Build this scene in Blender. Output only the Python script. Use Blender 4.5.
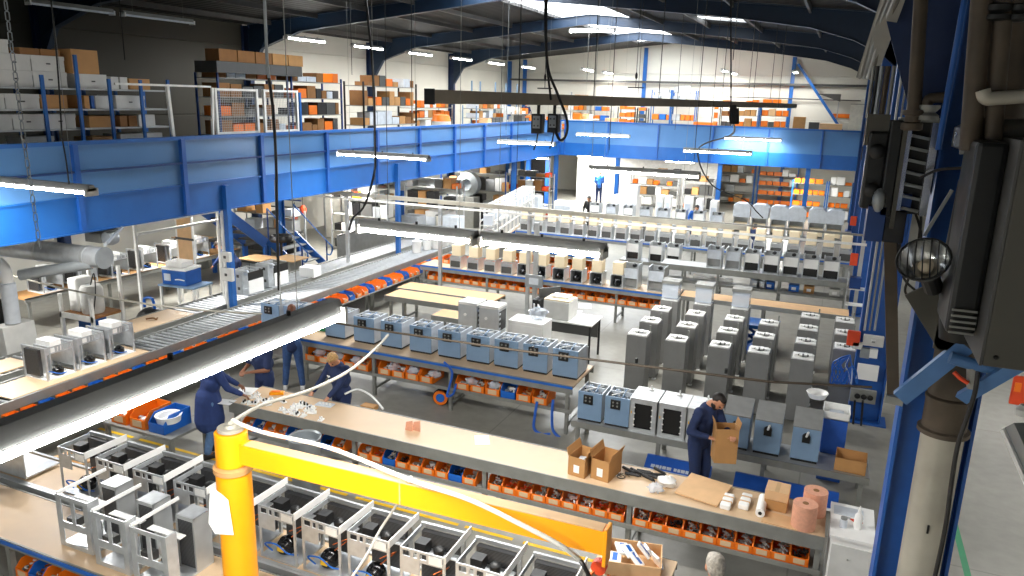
import bpy, bmesh, math, random
from mathutils import Vector, Matrix
random.seed(7)
PI = math.pi
S = bpy.context.scene
C = S.collection
for o in list(bpy.data.objects):
    bpy.data.objects.remove(o)

# ------------------------------------------------------------------ camera
FPX = 753.3
YAW, PITCH, ROLL = (math.radians(a) for a in (23.085, 14.12, 1.488))
CAMZ = 5.6
def cam_axes():
    r = Vector((math.cos(YAW), math.sin(YAW), 0)); f = Vector((-math.sin(YAW), math.cos(YAW), 0)); u = Vector((0, 0, 1))
    f2 = f*math.cos(PITCH) - u*math.sin(PITCH); u2 = u*math.cos(PITCH) + f*math.sin(PITCH)
    return r*math.cos(ROLL) + u2*math.sin(ROLL), -r*math.sin(ROLL) + u2*math.cos(ROLL), f2
CR, CU, CF = cam_axes()
cam = bpy.data.objects.new('camera', bpy.data.cameras.new('camera')); C.objects.link(cam)
m = Matrix((CR, CU, -CF)).transposed().to_4x4(); m.translation = Vector((0, 0, CAMZ)); cam.matrix_world = m
cam.data.sensor_width = 36; cam.data.lens = FPX/1024*36; cam.data.clip_start = 0.05; cam.data.clip_end = 300
S.camera = cam
# ------------------------------------------------------------------ exposure and sky
S.view_settings.view_transform = 'Standard'; S.view_settings.look = 'None'
S.view_settings.gamma = 1; S.view_settings.use_curve_mapping = False
S.view_settings.exposure = 0.6
W = bpy.data.worlds.new('sky'); S.world = W; W.use_nodes = True
W.node_tree.nodes['Background'].inputs[0].default_value = (0.93, 0.97, 1.0, 1)
W.node_tree.nodes['Background'].inputs[1].default_value = 3.2
LAMP = 1.5      # brightness of the fluorescent tubes
TUBE_E = 34.0
# daylight through the ridge skylight
pl = bpy.data.lights.new('skylight_daylight', 'AREA'); pl.shape = 'RECTANGLE'; pl.size = 3.0; pl.size_y = 29; pl.energy = 2500; pl.color = (0.93, 0.97, 1)
po = bpy.data.objects.new('skylight_daylight', pl); po.location = (-9.8, 29.6, 9.35); C.objects.link(po)

# ------------------------------------------------------------------ pixel -> point on a real plane
def ray(x, y): return CF*FPX + CR*(x-512) - CU*(y-288)
def at(x, y, Z=0.0):
    d = ray(x, y); return Vector((0, 0, CAMZ)) + d*((Z-CAMZ)/d.z)
def atX(x, y, X):
    d = ray(x, y); return Vector((0, 0, CAMZ)) + d*(X/d.x)
def atY(x, y, Y):
    d = ray(x, y); return Vector((0, 0, CAMZ)) + d*(Y/d.y)
def ordn(i):
    w = ['first','second','third','fourth','fifth','sixth','seventh','eighth','ninth','tenth','eleventh','twelfth','thirteenth','fourteenth','fifteenth','sixteenth','seventeenth','eighteenth','nineteenth','twentieth']
    if i < 20: return w[i]
    if i < 29: return 'twenty-' + w[i-20]
    if i == 29: return 'thirtieth'
    if i < 39: return 'thirty-' + w[i-30]
    if i == 39: return 'fortieth'
    if i < 49: return 'forty-' + w[i-40]
    return 'fiftieth'

# ------------------------------------------------------------------ materials
def lin(h):
    h = h.lstrip('#'); v = [int(h[i:i+2], 16)/255 for i in (0, 2, 4)]
    return tuple(c/12.92 if c <= .04045 else ((c+.055)/1.055)**2.4 for c in v) + (1,)
MAT = {}
def mat(name, col, rough=.5, metal=0.0, var=.12, scale=6.0, bump=0.0, emit=0, alpha=1.0, spec=.5, trans=0, gloss_var=0.08):
    m = bpy.data.materials.new(name); m.use_nodes = True; nt = m.node_tree; b = nt.nodes['Principled BSDF']
    c = lin(col) if isinstance(col, str) else tuple(col) + (1,)
    tc = nt.nodes.new('ShaderNodeTexCoord'); n = nt.nodes.new('ShaderNodeTexNoise')
    n.inputs['Scale'].default_value = scale; n.inputs['Detail'].default_value = 3
    nt.links.new(tc.outputs['Object'], n.inputs['Vector'])
    mr = nt.nodes.new('ShaderNodeMapRange'); mr.inputs[1].default_value = .3; mr.inputs[2].default_value = .7
    mr.inputs[3].default_value = 1-var; mr.inputs[4].default_value = 1+var*.5
    nt.links.new(n.outputs[0], mr.inputs[0])
    mx = nt.nodes.new('ShaderNodeMix'); mx.data_type = 'RGBA'; mx.blend_type = 'MULTIPLY'; mx.inputs[0].default_value = 1
    mx.inputs[6].default_value = c; cb = nt.nodes.new('ShaderNodeCombineColor')
    for i in range(3): nt.links.new(mr.outputs[0], cb.inputs[i])
    nt.links.new(cb.outputs[0], mx.inputs[7]); nt.links.new(mx.outputs[2], b.inputs['Base Color'])
    mr2 = nt.nodes.new('ShaderNodeMapRange'); mr2.inputs[3].default_value = max(.03, rough-gloss_var); mr2.inputs[4].default_value = min(1, rough+gloss_var)
    nt.links.new(n.outputs[0], mr2.inputs[0]); nt.links.new(mr2.outputs[0], b.inputs['Roughness'])
    b.inputs['Metallic'].default_value = metal; b.inputs['Specular IOR Level'].default_value = spec
    if emit:
        b.inputs['Emission Color'].default_value = c; b.inputs['Emission Strength'].default_value = emit
    if alpha < 1: b.inputs['Alpha'].default_value = alpha
    if trans: b.inputs['Transmission Weight'].default_value = trans
    if bump:
        bp = nt.nodes.new('ShaderNodeBump'); bp.inputs['Strength'].default_value = bump; bp.inputs['Distance'].default_value = .02
        nt.links.new(n.outputs[0], bp.inputs['Height']); nt.links.new(bp.outputs[0], b.inputs['Normal'])
    MAT[name] = m
    return m
mat('white_paint', '#e6e6e2', .5); mat('cream_panel', '#dfdccf', .55)
mat('blue_fascia', '#4f7fb4', .38, var=.08, scale=1.2); mat('blue_beam', '#1c5ea8', .35, var=.1, scale=2)
mat('blue_paint', '#2059a8', .4); mat('dark_blue', '#123a78', .45); mat('rafter_blue', '#152b42', .45); mat('wall_column_blue', '#132a50', .5); mat('bracket_blue', '#4b74a6', .45, .1)
mat('steel', '#b9bcbd', .38, .55, var=.1); mat('dull_steel', '#8e8f8a', .5, .35); mat('zinc', '#c9cdd0', .33, .5, var=.14, scale=9)
mat('chrome', '#d8dadb', .18, .9); mat('grey_paint', '#8c8d8b', .5); mat('cabinet_grey', '#8a8a88', .42, .15, var=.07)
mat('dark_grey', '#4a4a48', .5); mat('black', '#141414', .45); mat('black_rubber', '#1b1b1d', .7); mat('gloss_black', '#101012', .2)
mat('overhead_brown', '#857c6e', .6, .1); mat('orange', '#ec7714', .4, var=.06); mat('orange_red', '#d9451a', .45); mat('bin_blue', '#1b64c0', .4); mat('crane_yellow', '#f6a008', .36, var=.05, scale=3)
mat('yellow', '#f0c01c', .45); mat('slate_blue', '#7f9bb8', .38, .1, var=.05); mat('light_panel', '#cfd6de', .4, .15)
mat('cardboard', '#b98a55', .8, var=.1); mat('cardboard_light', '#d9b184', .8, var=.08); mat('cardboard_dark', '#8d6238', .85)
mat('wood_top', '#d2b592', .45, var=.07, scale=2.5); mat('wood_edge', '#c8a273', .6)
mat('archive_white', '#cfcfcb', .7, var=.08); mat('beige_tank', '#ead9b8', .5, var=.04); mat('white_plastic', '#f1f1ee', .4, var=.04)
mat('navy_cloth', '#1f2f56', .85, var=.15, scale=20); mat('blue_coat', '#263a6e', .85, var=.15, scale=20); mat('denim', '#33507f', .85, var=.25, scale=25)
mat('jeans_light', '#5d7ea9', .85, var=.2, scale=25); mat('skin', '#c48c6c', .55, var=.06); mat('skin_dark', '#8a5c42', .55, var=.06)
mat('hair_dark', '#1c1512', .6, bump=.4, scale=40); mat('hair_blond', '#c39a62', .6, var=.4, scale=40, bump=.5); mat('hair_grey', '#b9b2a6', .6, var=.4, scale=40, bump=.5)
mat('hair_brown', '#6e4026', .6, var=.3, scale=40, bump=.5); mat('shoe', '#dadada', .6); mat('shoe_dark', '#1e1b1a', .6)
mat('copper', '#b8602e', .35, .7); mat('peach_roll', '#dda184', .75, var=.1, scale=30); mat('rope', '#d9d6cc', .8)
mat('pipe_cream', '#a8a497', .45, .2, var=.2, scale=3); mat('rusty_pipe', '#51473b', .6, .2, var=.25, scale=5); mat('plywood', '#c39c6e', .55, 0, .1); mat('heater_grey', '#4c4a43', .55, .1, var=.1, scale=3)
mat('dark_metal', '#2b2c2c', .4, .5); mat('louvre', '#8f9290', .3, .7); mat('green', '#2f8f62', .5); mat('concrete_panel', '#c4c1b6', .8, var=.06, scale=1.5)
mat('blue_hose', '#2a62c4', .4); mat('fan_grey', '#9aa0a3', .4, .4); mat('mesh_dark', '#3c3f40', .5, .4)
mat('tube_light', (1, .985, .95), .4, var=0, emit=TUBE_E); mat('paper', '#f4f4f2', .8, var=.02)
mat('acrylic', '#dfe8f2', .15, alpha=.42, var=.02); mat('blue_tub', '#2256b0', .4)
def m_fins():
    m = mat('coil_fins', '#26282a', .45, .5); nt = m.node_tree; b = nt.nodes['Principled BSDF']
    w = nt.nodes.new('ShaderNodeTexWave'); w.bands_direction = 'Z'; w.inputs['Scale'].default_value = 22
    tc = nt.nodes.new('ShaderNodeTexCoord'); nt.links.new(tc.outputs['Object'], w.inputs[0])
    mx = nt.nodes.new('ShaderNodeMix'); mx.data_type = 'RGBA'; mx.inputs[6].default_value = (.01, .01, .012, 1); mx.inputs[7].default_value = (.16, .165, .17, 1)
    nt.links.new(w.outputs['Fac'], mx.inputs[0]); nt.links.new(mx.outputs[2], b.inputs['Base Color'])
m_fins()
def m_floor():
    m = mat('floor_concrete', '#8b8b84', .38, var=0); nt = m.node_tree; b = nt.nodes['Principled BSDF']
    tc = nt.nodes.new('ShaderNodeTexCoord')
    def noi(s, d, lo, hi, a, c):
        n = nt.nodes.new('ShaderNodeTexNoise'); n.inputs['Scale'].default_value = s; n.inputs['Detail'].default_value = d
        nt.links.new(tc.outputs['Object'], n.inputs['Vector'])
        r = nt.nodes.new('ShaderNodeMapRange'); r.inputs[1].default_value = lo; r.inputs[2].default_value = hi; r.inputs[3].default_value = a; r.inputs[4].default_value = c
        nt.links.new(n.outputs[0], r.inputs[0]); return r.outputs[0]
    a = noi(.35, 4, .3, .7, .84, 1.06); c = noi(5, 5, .35, .7, .9, 1.05)
    mu = nt.nodes.new('ShaderNodeMath'); mu.operation = 'MULTIPLY'; nt.links.new(a, mu.inputs[0]); nt.links.new(c, mu.inputs[1])
    # slab joints
    br = nt.nodes.new('ShaderNodeTexBrick'); br.offset = 0; br.inputs['Scale'].default_value = 1; br.inputs['Brick Width'].default_value = 5; br.inputs['Row Height'].default_value = 5
    br.inputs['Mortar Size'].default_value = .012; br.inputs['Color1'].default_value = br.inputs['Color2'].default_value = (1, 1, 1, 1); br.inputs['Mortar'].default_value = (.7, .7, .7, 1)
    nt.links.new(tc.outputs['Object'], br.inputs['Vector'])
    cb = nt.nodes.new('ShaderNodeCombineColor')
    for i in range(3): nt.links.new(mu.outputs[0], cb.inputs[i])
    m1 = nt.nodes.new('ShaderNodeMix'); m1.data_type = 'RGBA'; m1.blend_type = 'MULTIPLY'; m1.inputs[0].default_value = 1; m1.inputs[6].default_value = lin('#918f86')
    nt.links.new(cb.outputs[0], m1.inputs[7])
    m2 = nt.nodes.new('ShaderNodeMix'); m2.data_type = 'RGBA'; m2.blend_type = 'MULTIPLY'; m2.inputs[0].default_value = 1
    nt.links.new(m1.outputs[2], m2.inputs[6]); nt.links.new(br.outputs[0], m2.inputs[7]); nt.links.new(m2.outputs[2], b.inputs['Base Color'])
m_floor()
def m_ribbed(name, col, axis, period, depth, rough=.7, seam=None):
    m = mat(name, col, rough, var=.08, scale=.6); nt = m.node_tree; b = nt.nodes['Principled BSDF']
    tc = nt.nodes.new('ShaderNodeTexCoord'); sp = nt.nodes.new('ShaderNodeSeparateXYZ'); nt.links.new(tc.outputs['Object'], sp.inputs[0])
    mo = nt.nodes.new('ShaderNodeMath'); mo.operation = 'PINGPONG'; mo.inputs[1].default_value = period; nt.links.new(sp.outputs[axis], mo.inputs[0])
    gt = nt.nodes.new('ShaderNodeMapRange'); gt.inputs[1].default_value = 0; gt.inputs[2].default_value = depth; nt.links.new(mo.outputs[0], gt.inputs[0])
    bp = nt.nodes.new('ShaderNodeBump'); bp.inputs['Distance'].default_value = .03; bp.inputs['Strength'].default_value = .7
    nt.links.new(gt.outputs[0], bp.inputs['Height']); nt.links.new(bp.outputs[0], b.inputs['Normal'])
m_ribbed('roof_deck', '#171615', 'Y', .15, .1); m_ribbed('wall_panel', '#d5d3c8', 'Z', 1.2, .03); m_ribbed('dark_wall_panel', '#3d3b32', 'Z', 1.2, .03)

# ------------------------------------------------------------------ mesh builder
class MB:
    def __init__(s): s.v = []; s.f = []; s.m = []; s.mats = []
    def mi(s, name):
        if name not in s.mats: s.mats.append(name)
        return s.mats.index(name)
    def add(s, vs, fs, mname):
        k = len(s.v); s.v += [tuple(v) for v in vs]; i = s.mi(mname)
        for f in fs: s.f.append(tuple(a+k for a in f)); s.m.append(i)
        return s
    def box(s, x0, x1, y0, y1, z0, z1, m='steel', M=None):
        vs = [Vector(p) for p in ((x0,y0,z0),(x1,y0,z0),(x1,y1,z0),(x0,y1,z0),(x0,y0,z1),(x1,y0,z1),(x1,y1,z1),(x0,y1,z1))]
        if M: vs = [M @ v for v in vs]
        return s.add(vs, [(0,3,2,1),(4,5,6,7),(0,1,5,4),(1,2,6,5),(2,3,7,6),(3,0,4,7)], m)
    def cbox(s, c, d, m='steel', M=None):
        return s.box(c[0]-d[0]/2, c[0]+d[0]/2, c[1]-d[1]/2, c[1]+d[1]/2, c[2]-d[2]/2, c[2]+d[2]/2, m, M)
    def cone(s, a, b, r0, r1, m='steel', n=12, caps=True):
        a = Vector(a); b = Vector(b); d = (b-a).normalized()
        t = Vector((1,0,0)) if abs(d.x) < .8 else Vector((0,1,0)); u = d.cross(t).normalized(); w = d.cross(u)
        vs = []
        for c, r in ((a, r0), (b, r1)):
            for i in range(n):
                th = 2*PI*i/n; vs.append(c + u*math.cos(th)*r + w*math.sin(th)*r)
        fs = [(i, (i+1)%n, n+(i+1)%n, n+i) for i in range(n)]
        if caps: fs += [tuple(range(n-1, -1, -1)), tuple(range(n, 2*n))]
        return s.add(vs, fs, m)
    def cyl(s, a, b, r, m='steel', n=12): return s.cone(a, b, r, r, m, n)
    def bar(s, a, b, w, h, m='steel', up=(0,0,1)):      # rectangular bar along a-b
        a = Vector(a); b = Vector(b); d = (b-a).normalized(); up = Vector(up)
        if abs(d.dot(up)) > .98: up = Vector((0,1,0)) if abs(d.y) < .9 else Vector((1,0,0))
        x = d.cross(up).normalized(); z = x.cross(d).normalized()
        vs = [c + x*sx*w/2 + z*sz*h/2 for c in (a, b) for sx, sz in ((-1,-1),(1,-1),(1,1),(-1,1))]
        return s.add(vs, [(0,1,2,3)[::-1],(4,5,6,7),(0,1,5,4),(1,2,6,5),(2,3,7,6),(3,0,4,7)], m)
    def tube(s, pts, r, m='black', n=8):
        pts = [Vector(p) for p in pts]; vs = []; N = len(pts); prev = None
        for i, p in enumerate(pts):
            d = (pts[min(i+1, N-1)] - pts[max(i-1, 0)]).normalized()
            if prev is None:
                t = Vector((1,0,0)) if abs(d.x) < .8 else Vector((0,1,0)); u = d.cross(t).normalized()
            else: u = (prev - d*prev.dot(d)).normalized()
            prev = u; w = d.cross(u)
            rr = r[i] if isinstance(r, (list, tuple)) else r
            for k in range(n):
                th = 2*PI*k/n; vs.append(p + u*math.cos(th)*rr + w*math.sin(th)*rr)
        fs = []
        for i in range(N-1):
            for k in range(n): fs.append((i*n+k, i*n+(k+1)%n, (i+1)*n+(k+1)%n, (i+1)*n+k))
        fs += [tuple(range(n-1, -1, -1)), tuple(range((N-1)*n, N*n))]
        return s.add(vs, fs, m)
    def lathe(s, prof, c=(0,0,0), m='steel', n=16, M=None):
        vs = []
        for r, z in prof:
            for k in range(n):
                th = 2*PI*k/n; v = Vector((r*math.cos(th), r*math.sin(th), z))
                if M: v = M @ v
                vs.append(v + Vector(c))
        fs = []
        for i in range(len(prof)-1):
            for k in range(n): fs.append((i*n+k, i*n+(k+1)%n, (i+1)*n+(k+1)%n, (i+1)*n+k))
        fs += [tuple(range(n-1, -1, -1)), tuple(range((len(prof)-1)*n, len(prof)*n))]
        return s.add(vs, fs, m)
    def ball(s, c, r, m='steel', n=10, k=7):
        r = r if isinstance(r, (tuple, list)) else (r, r, r)
        vs = []; 
        for i in range(k+1):
            ph = PI*i/k
            for j in range(n):
                th = 2*PI*j/n; vs.append((c[0]+r[0]*math.sin(ph)*math.cos(th), c[1]+r[1]*math.sin(ph)*math.sin(th), c[2]-r[2]*math.cos(ph)))
        fs = [(i*n+j, i*n+(j+1)%n, (i+1)*n+(j+1)%n, (i+1)*n+j) for i in range(k) for j in range(n)]
        return s.add(vs, fs, m)
    def prism(s, pts, z0, z1, m='steel', axis='z'):
        n = len(pts)
        def P(p, t): return (p[0], p[1], t) if axis == 'z' else ((p[0], t, p[1]) if axis == 'y' else (t, p[0], p[1]))
        vs = [P(p, z0) for p in pts] + [P(p, z1) for p in pts]
        return s.add(vs, [tuple(range(n-1, -1, -1)), tuple(range(n, 2*n))] + [(i, (i+1)%n, n+(i+1)%n, n+i) for i in range(n)], m)
    def pan(s, x0, x1, y0, y1, z0, z1, t, m):            # open-topped box with walls
        s.box(x0, x1, y0, y1, z0, z0+t, m); s.box(x0, x1, y0, y0+t, z0, z1, m); s.box(x0, x1, y1-t, y1, z0, z1, m)
        s.box(x0, x0+t, y0, y1, z0, z1, m); s.box(x1-t, x1, y0, y1, z0, z1, m); return s
    def build(s, name, parent=None, smooth=False, bevel=0, loc=None):
        me = bpy.data.meshes.new(name); me.from_pydata(s.v, [], s.f)
        for x in s.mats: me.materials.append(MAT[x])
        me.polygons.foreach_set('material_index', s.m)
        bm = bmesh.new(); bm.from_mesh(me); bmesh.ops.recalc_face_normals(bm, faces=bm.faces); bm.to_mesh(me); bm.free()
        if smooth:
            me.polygons.foreach_set('use_smooth', [True]*len(me.polygons))
            if hasattr(me, 'set_sharp_from_angle'): me.set_sharp_from_angle(angle=.7)
        me.update()
        o = bpy.data.objects.new(name, me); C.objects.link(o)
        if parent: o.parent = parent
        if loc is not None: o.location = loc
        if bevel:
            b = o.modifiers.new('bevel', 'BEVEL'); b.width = bevel; b.segments = 2; b.limit_method = 'ANGLE'
        return o
def tag(o, label, cat, group=None, kind=None):
    o['label'] = label; o['category'] = cat
    if group: o['group'] = group
    if kind: o['kind'] = kind
    return o
def struct(o):
    o['kind'] = 'structure'; return o
def thing(name, label, cat, loc=(0,0,0), rz=0, group=None):
    o = bpy.data.objects.new(name, None); C.objects.link(o); o.location = loc; o.rotation_euler = (0,0,rz); o.empty_display_size = .1
    return tag(o, label, cat, group)
KIDS = {}
def kids(o):
    return [c for c in o.children]
def dup(o, loc=None, rz=None, label=None, group=None, parent=None, drop=()):
    c = o.copy(); C.objects.link(c); c.parent = parent
    if loc is not None: c.location = loc
    if rz is not None: c.rotation_euler = (0, 0, rz)
    if label: c['label'] = label
    if group: c['group'] = group
    for k in o.children:
        if k.name.split('.')[0] not in drop: dup(k, parent=c)
    return c
NEST = {'compressor_label': 'compressor', 'rating_plate': 'front_panel', 'port': 'dispenser_plate', 'lever': 'tap', 'knob': 'door', 'fitting': 'top_plate', 'opening': 'top_plate', 'sensor': 'top_plate',
        'sticker': 'front_frame', 'tab': 'front_frame', 'label_strip': 'tray', 'hand_hole': 'carton', 'socket': 'panel', 'handle': 'door', 'screen': 'screen_box', 'clip': 'housing', 'end_cap': 'housing', 'core': 'foam', 'eye': 'body', 'chest_logo': 'shirt', 'top_bar': 'front_panel', 'spout': 'body', 'print': 'wrap', 'lid': 'carton', 'printed_label': 'walls', 'flap': 'walls', 'nozzle': 'top_plate', 'pump': 'base_plate', 'dark_band': 'side_panel', 'white_door': 'side_panel', 'cowl': 'casing', 'dial': 'casing'}
def nest(o):      # hang small pieces under the part they belong to
    by = {}
    for k in o.children: by.setdefault(k.name.split('.')[0], []).append(k)
    for c, p in NEST.items():
        if c in by and p in by and c != p:
            q = by[p][0]
            if q.location.length < 1e-6 and tuple(q.rotation_euler) == (0, 0, 0):
                for k in by[c]:
                    if not k.children: k.parent = q
    return o
class Proto:      # first use takes the prototype itself, later uses copy it
    def __init__(s, o): s.o = nest(o) if o.type == 'EMPTY' else o; s.used = False
    def put(s, loc, rz, label, group=None):
        if not s.used:
            s.used = True; s.o.location = loc; s.o.rotation_euler = (0,0,rz); s.o['label'] = label
            if group: s.o['group'] = group
            return s.o
        c = dup(s.o, loc, rz, label, group)
        return c
def arc(pts, n=8):      # Catmull-Rom through points
    P = [Vector(p) for p in pts]; out = []
    for i in range(len(P)-1):
        p0 = P[max(i-1,0)]; p1 = P[i]; p2 = P[i+1]; p3 = P[min(i+2,len(P)-1)]
        for k in range(n):
            t = k/n; out.append(.5*((2*p1)+(p2-p0)*t+(2*p0-5*p1+4*p2-p3)*t*t+(3*p1-p0-3*p2+p3)*t**3))
    return out+[P[-1]]
# ================================================================== STRUCTURE
XL, XR, YF, XRIDGE = -20.4, 1.0, 46.1, -9.8
EAVE, RIDGE = 7.95, 8.95
struct(MB().box(XL, 12, -3, YF, -.2, 0, 'floor_concrete').build('floor'))
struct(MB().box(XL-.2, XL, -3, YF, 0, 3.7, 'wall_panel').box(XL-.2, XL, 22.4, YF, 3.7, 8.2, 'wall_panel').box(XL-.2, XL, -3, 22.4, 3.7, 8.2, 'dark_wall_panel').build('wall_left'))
b = MB(); b.box(XL, 12, YF, YF+.2, 0, 7.8, 'wall_panel'); b.prism([(XL, 7.8), (12, 7.8), (12, 7.95), (XR, 7.95), (XRIDGE, 9.0), (XL, 7.95)], YF, YF+.2, 'wall_panel', 'y')
struct(b.build('wall_far'))
struct(MB().box(12, 12.2, -3, YF, 0, 8.0, 'wall_panel').build('wall_right'))
struct(MB().box(XL, 12, -3.2, -3, 0, 8.0, 'wall_panel').build('wall_back'))
def roofz(X): return RIDGE - (RIDGE-EAVE)*abs(X-XRIDGE)/(XRIDGE-XL) if X < XRIDGE else RIDGE - (RIDGE-EAVE)*abs(X-XRIDGE)/(XR-XRIDGE)
b = MB()
def roof_quad(x0, x1, y0, y1, m='roof_deck'):
    z0, z1 = roofz(x0), roofz(x1)
    b.add([(x0,y0,z0),(x1,y0,z1),(x1,y1,z1),(x0,y1,z0),(x0,y0,z0+.12),(x1,y0,z1+.12),(x1,y1,z1+.12),(x0,y1,z0+.12)],
          [(0,1,2,3),(7,6,5,4),(0,4,5,1),(1,5,6,2),(2,6,7,3),(3,7,4,0)], m)
SKX0, SKX1, SKY0, SKY1 = -11.3, -8.3, 15.2, 44.0
HX0, HX1, HY0, HY1 = -5.4, -3.6, 27.7, 29.4
roof_quad(XL, SKX0, -3, YF); roof_quad(SKX0, XRIDGE, -3, SKY0); roof_quad(SKX0, XRIDGE, SKY1, YF)
roof_quad(XRIDGE, SKX1, -3, SKY0); roof_quad(XRIDGE, SKX1, SKY1, YF)
roof_quad(SKX1, HX0, -3, YF); roof_quad(HX0, HX1, -3, HY0); roof_quad(HX0, HX1, HY1, YF); roof_quad(HX1, XR, -3, YF)
b.box(XR, 12, -3, YF, 7.95, 8.07, 'roof_deck')
struct(b.build('ceiling'))
def glazing(n, x0, x1, y0, y1, pitch):
    b = MB(); fr = MB()
    z0, z1 = roofz(x0)+.1, roofz(x1)+.1
    if x0 < XRIDGE < x1:
        xs = [(x0, XRIDGE), (XRIDGE, x1)]
    else: xs = [(x0, x1)]
    root = bpy.data.objects.new('window_%d' % n, None); C.objects.link(root); root['kind'] = 'structure'
    for a, c in xs:
        za, zc = roofz(a)+.1, roofz(c)+.1
        b.add([(a,y0,za),(c,y0,zc),(c,y1,zc),(a,y1,za),(a,y0,za+.02),(c,y0,zc+.02),(c,y1,zc+.02),(a,y1,za+.02)], [(0,1,2,3),(7,6,5,4),(0,4,5,1),(1,5,6,2),(2,6,7,3),(3,7,4,0)], 'skylight_sheet')
        y = y0
        while y <= y1+.01:
            fr.bar((a,y,za-.02),(c,y,zc-.02), .05, .06, 'steel'); y += pitch
    b.build('pane', root); fr.build('glazing_bars', root)
mm = bpy.data.materials.new('skylight_sheet'); mm.use_nodes = True; nt = mm.node_tree; nt.nodes.clear()
o_ = nt.nodes.new('ShaderNodeOutputMaterial'); mxs = nt.nodes.new('ShaderNodeMixShader'); t_ = nt.nodes.new('ShaderNodeBsdfTransparent'); tl = nt.nodes.new('ShaderNodeBsdfTranslucent')
nz = nt.nodes.new('ShaderNodeTexNoise'); nz.inputs['Scale'].default_value = .8; rr_ = nt.nodes.new('ShaderNodeMapRange'); rr_.inputs[3].default_value = .1; rr_.inputs[4].default_value = .3
nt.links.new(nz.outputs[0], rr_.inputs[0]); nt.links.new(rr_.outputs[0], mxs.inputs[0]); nt.links.new(t_.outputs[0], mxs.inputs[1]); nt.links.new(tl.outputs[0], mxs.inputs[2]); nt.links.new(mxs.outputs[0], o_.inputs[0])
MAT['skylight_sheet'] = mm
glazing(1, SKX0, SKX1, SKY0, SKY1, 2.63); glazing(2, HX0, HX1, HY0, HY1, 1.6)

# portal frames
FY = [-1.3, 6.6, 14.5, 22.4, 30.3, 38.2]
words = ['behind the camera', 'nearest, its right column carrying the grey waste pipe', 'second nearest, right column with switch boxes', 'third, over the conveyors', 'fourth, lit blue under the skylight', 'fifth, last one before the far gable wall']
for i, Y in enumerate(FY):
    r = thing('portal_frame', 'blue steel roof frame, ' + words[i], 'steel frame', (0, Y, 0), 0, 'portal frames')
    rb = MB()
    def rafter(xa, xb, ha, hb):       # I-section, web in XZ plane
        za, zb = roofz(xa)-.03, roofz(xb)-.03
        rb.prism([(xa, za), (xb, zb), (xb, zb-hb), (xa, za-ha)], -.012, .012, 'rafter_blue', 'y')
        rb.bar((xa, 0, za-.01), (xb, 0, zb-.01), .2, .02, 'rafter_blue'); rb.bar((xa, 0, za-ha), (xb, 0, zb-hb), .2, .02, 'rafter_blue')
    segs = [(XL+.25, XL+1.0, 1.15, .85), (XL+1.0, XL+2.6, .85, .48), (XL+2.6, XRIDGE, .48, .36)]
    for xa, xb, ha, hb in segs: rafter(xa, xb, ha, hb)
    w = XR-XRIDGE
    for t0, t1, ha, hb in ((1.0, .965, 1.3, 1.0), (.965, .9, 1.0, .72), (.9, .8, .72, .5), (.8, .6, .5, .4), (.6, 0, .4, .36)):
        rafter(XRIDGE+w*t0, XRIDGE+w*t1, ha, hb)
    rb.build('rafter', r)
    cl = MB(); cl.box(XL+.02, XL+.05, -.1, .1, 0, 7.9, 'wall_column_blue'); cl.box(XL+.05, XL+.32, -.012, .012, 0, 7.9, 'wall_column_blue'); cl.box(XL+.32, XL+.35, -.1, .1, 0, 7.9, 'wall_column_blue')
    cl.prism([(XL+.3, 6.2), (XL+1.3, 7.75), (XL+.3, 7.8)], -.09, .09, 'rafter_blue', 'y')
    cl.build('column', r)
    cr = MB(); x0, x1 = (.67, 1.22)
    cr.box(x0, x0+.025, -.13, .13, 0, 7.9, 'blue_paint'); cr.box(x1-.025, x1, -.13, .13, 0, 7.9, 'blue_paint')
    cr.box(x0+.025, x1-.025, -.012, .012, 0, 7.9, 'blue_paint')
    if i == 1:
        cr.prism([(x0+.02, 4.9), (x0+.02, 7.9), (atY(880, -5, 6.6).x-.6, 7.9), (atY(880, -5, 6.6).x, atY(880, -5, 6.6).z)], .02, .05, 'wall_column_blue', 'y')
    cr.box(x0-.1, x1+.1, -.25, .25, 0, .025, 'blue_paint')
    cr.build('column', r)
# gable posts
for X, top, lab in ((-20.15, 7.9, 'dark blue steel post in the far left corner'), (-19.1, 8.0, 'blue steel gable post beside the left corner'), (-11.35, 8.7, 'blue steel gable post in the middle of the far wall'), (-3.0, 8.2, 'blue steel gable post right of the tall racks')):
    o = MB().box(-.1, .1, -.2, -.17, 0, top, 'blue_beam').box(-.012, .012, -.17, -.03, 0, top, 'blue_beam').box(-.1, .1, -.03, 0, 0, top, 'blue_beam').build('gable_post', loc=(X, YF-.01, 0))
    tag(o, lab, 'post', 'gable posts')
a = atY(798, 64, YF-.6); c = atY(850, 128, YF-.6)
tag(MB().bar(a, (c.x, c.y, 3.84), .14, .14, 'blue_beam').build('diagonal_brace'), 'blue diagonal wind brace on the far gable wall, right', 'brace')
# purlins
for i, X in enumerate([-19, -17, -15, -13.2, -6.9, -5.1, -3.2, -1.2]):
    for seg in range(5):
        y0, y1 = FY[seg]+.11, FY[seg+1]-.11
        tag(MB().box(X-.03, X+.03, y0, y1, roofz(X)-.19, roofz(X)-.04, 'dark_grey').build('roof_purlin'), 'dark steel purlin under the roof deck', 'beam', 'roof purlins')
b = MB().bar((XL+.4, YF-.3, 6.78), (XR-.1, YF-.3, 6.72), .1, .12, 'dark_grey').build('wall_rail'); tag(b, 'long dark horizontal steel rail high across the far gable wall', 'rail')
b = MB().cyl((-6.5, YF-.25, 6.0), (.6, YF-.25, 5.95), .03, 'dark_grey').build('wall_pipe'); tag(b, 'thin dark pipe running along the far wall, right side', 'pipe')

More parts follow.
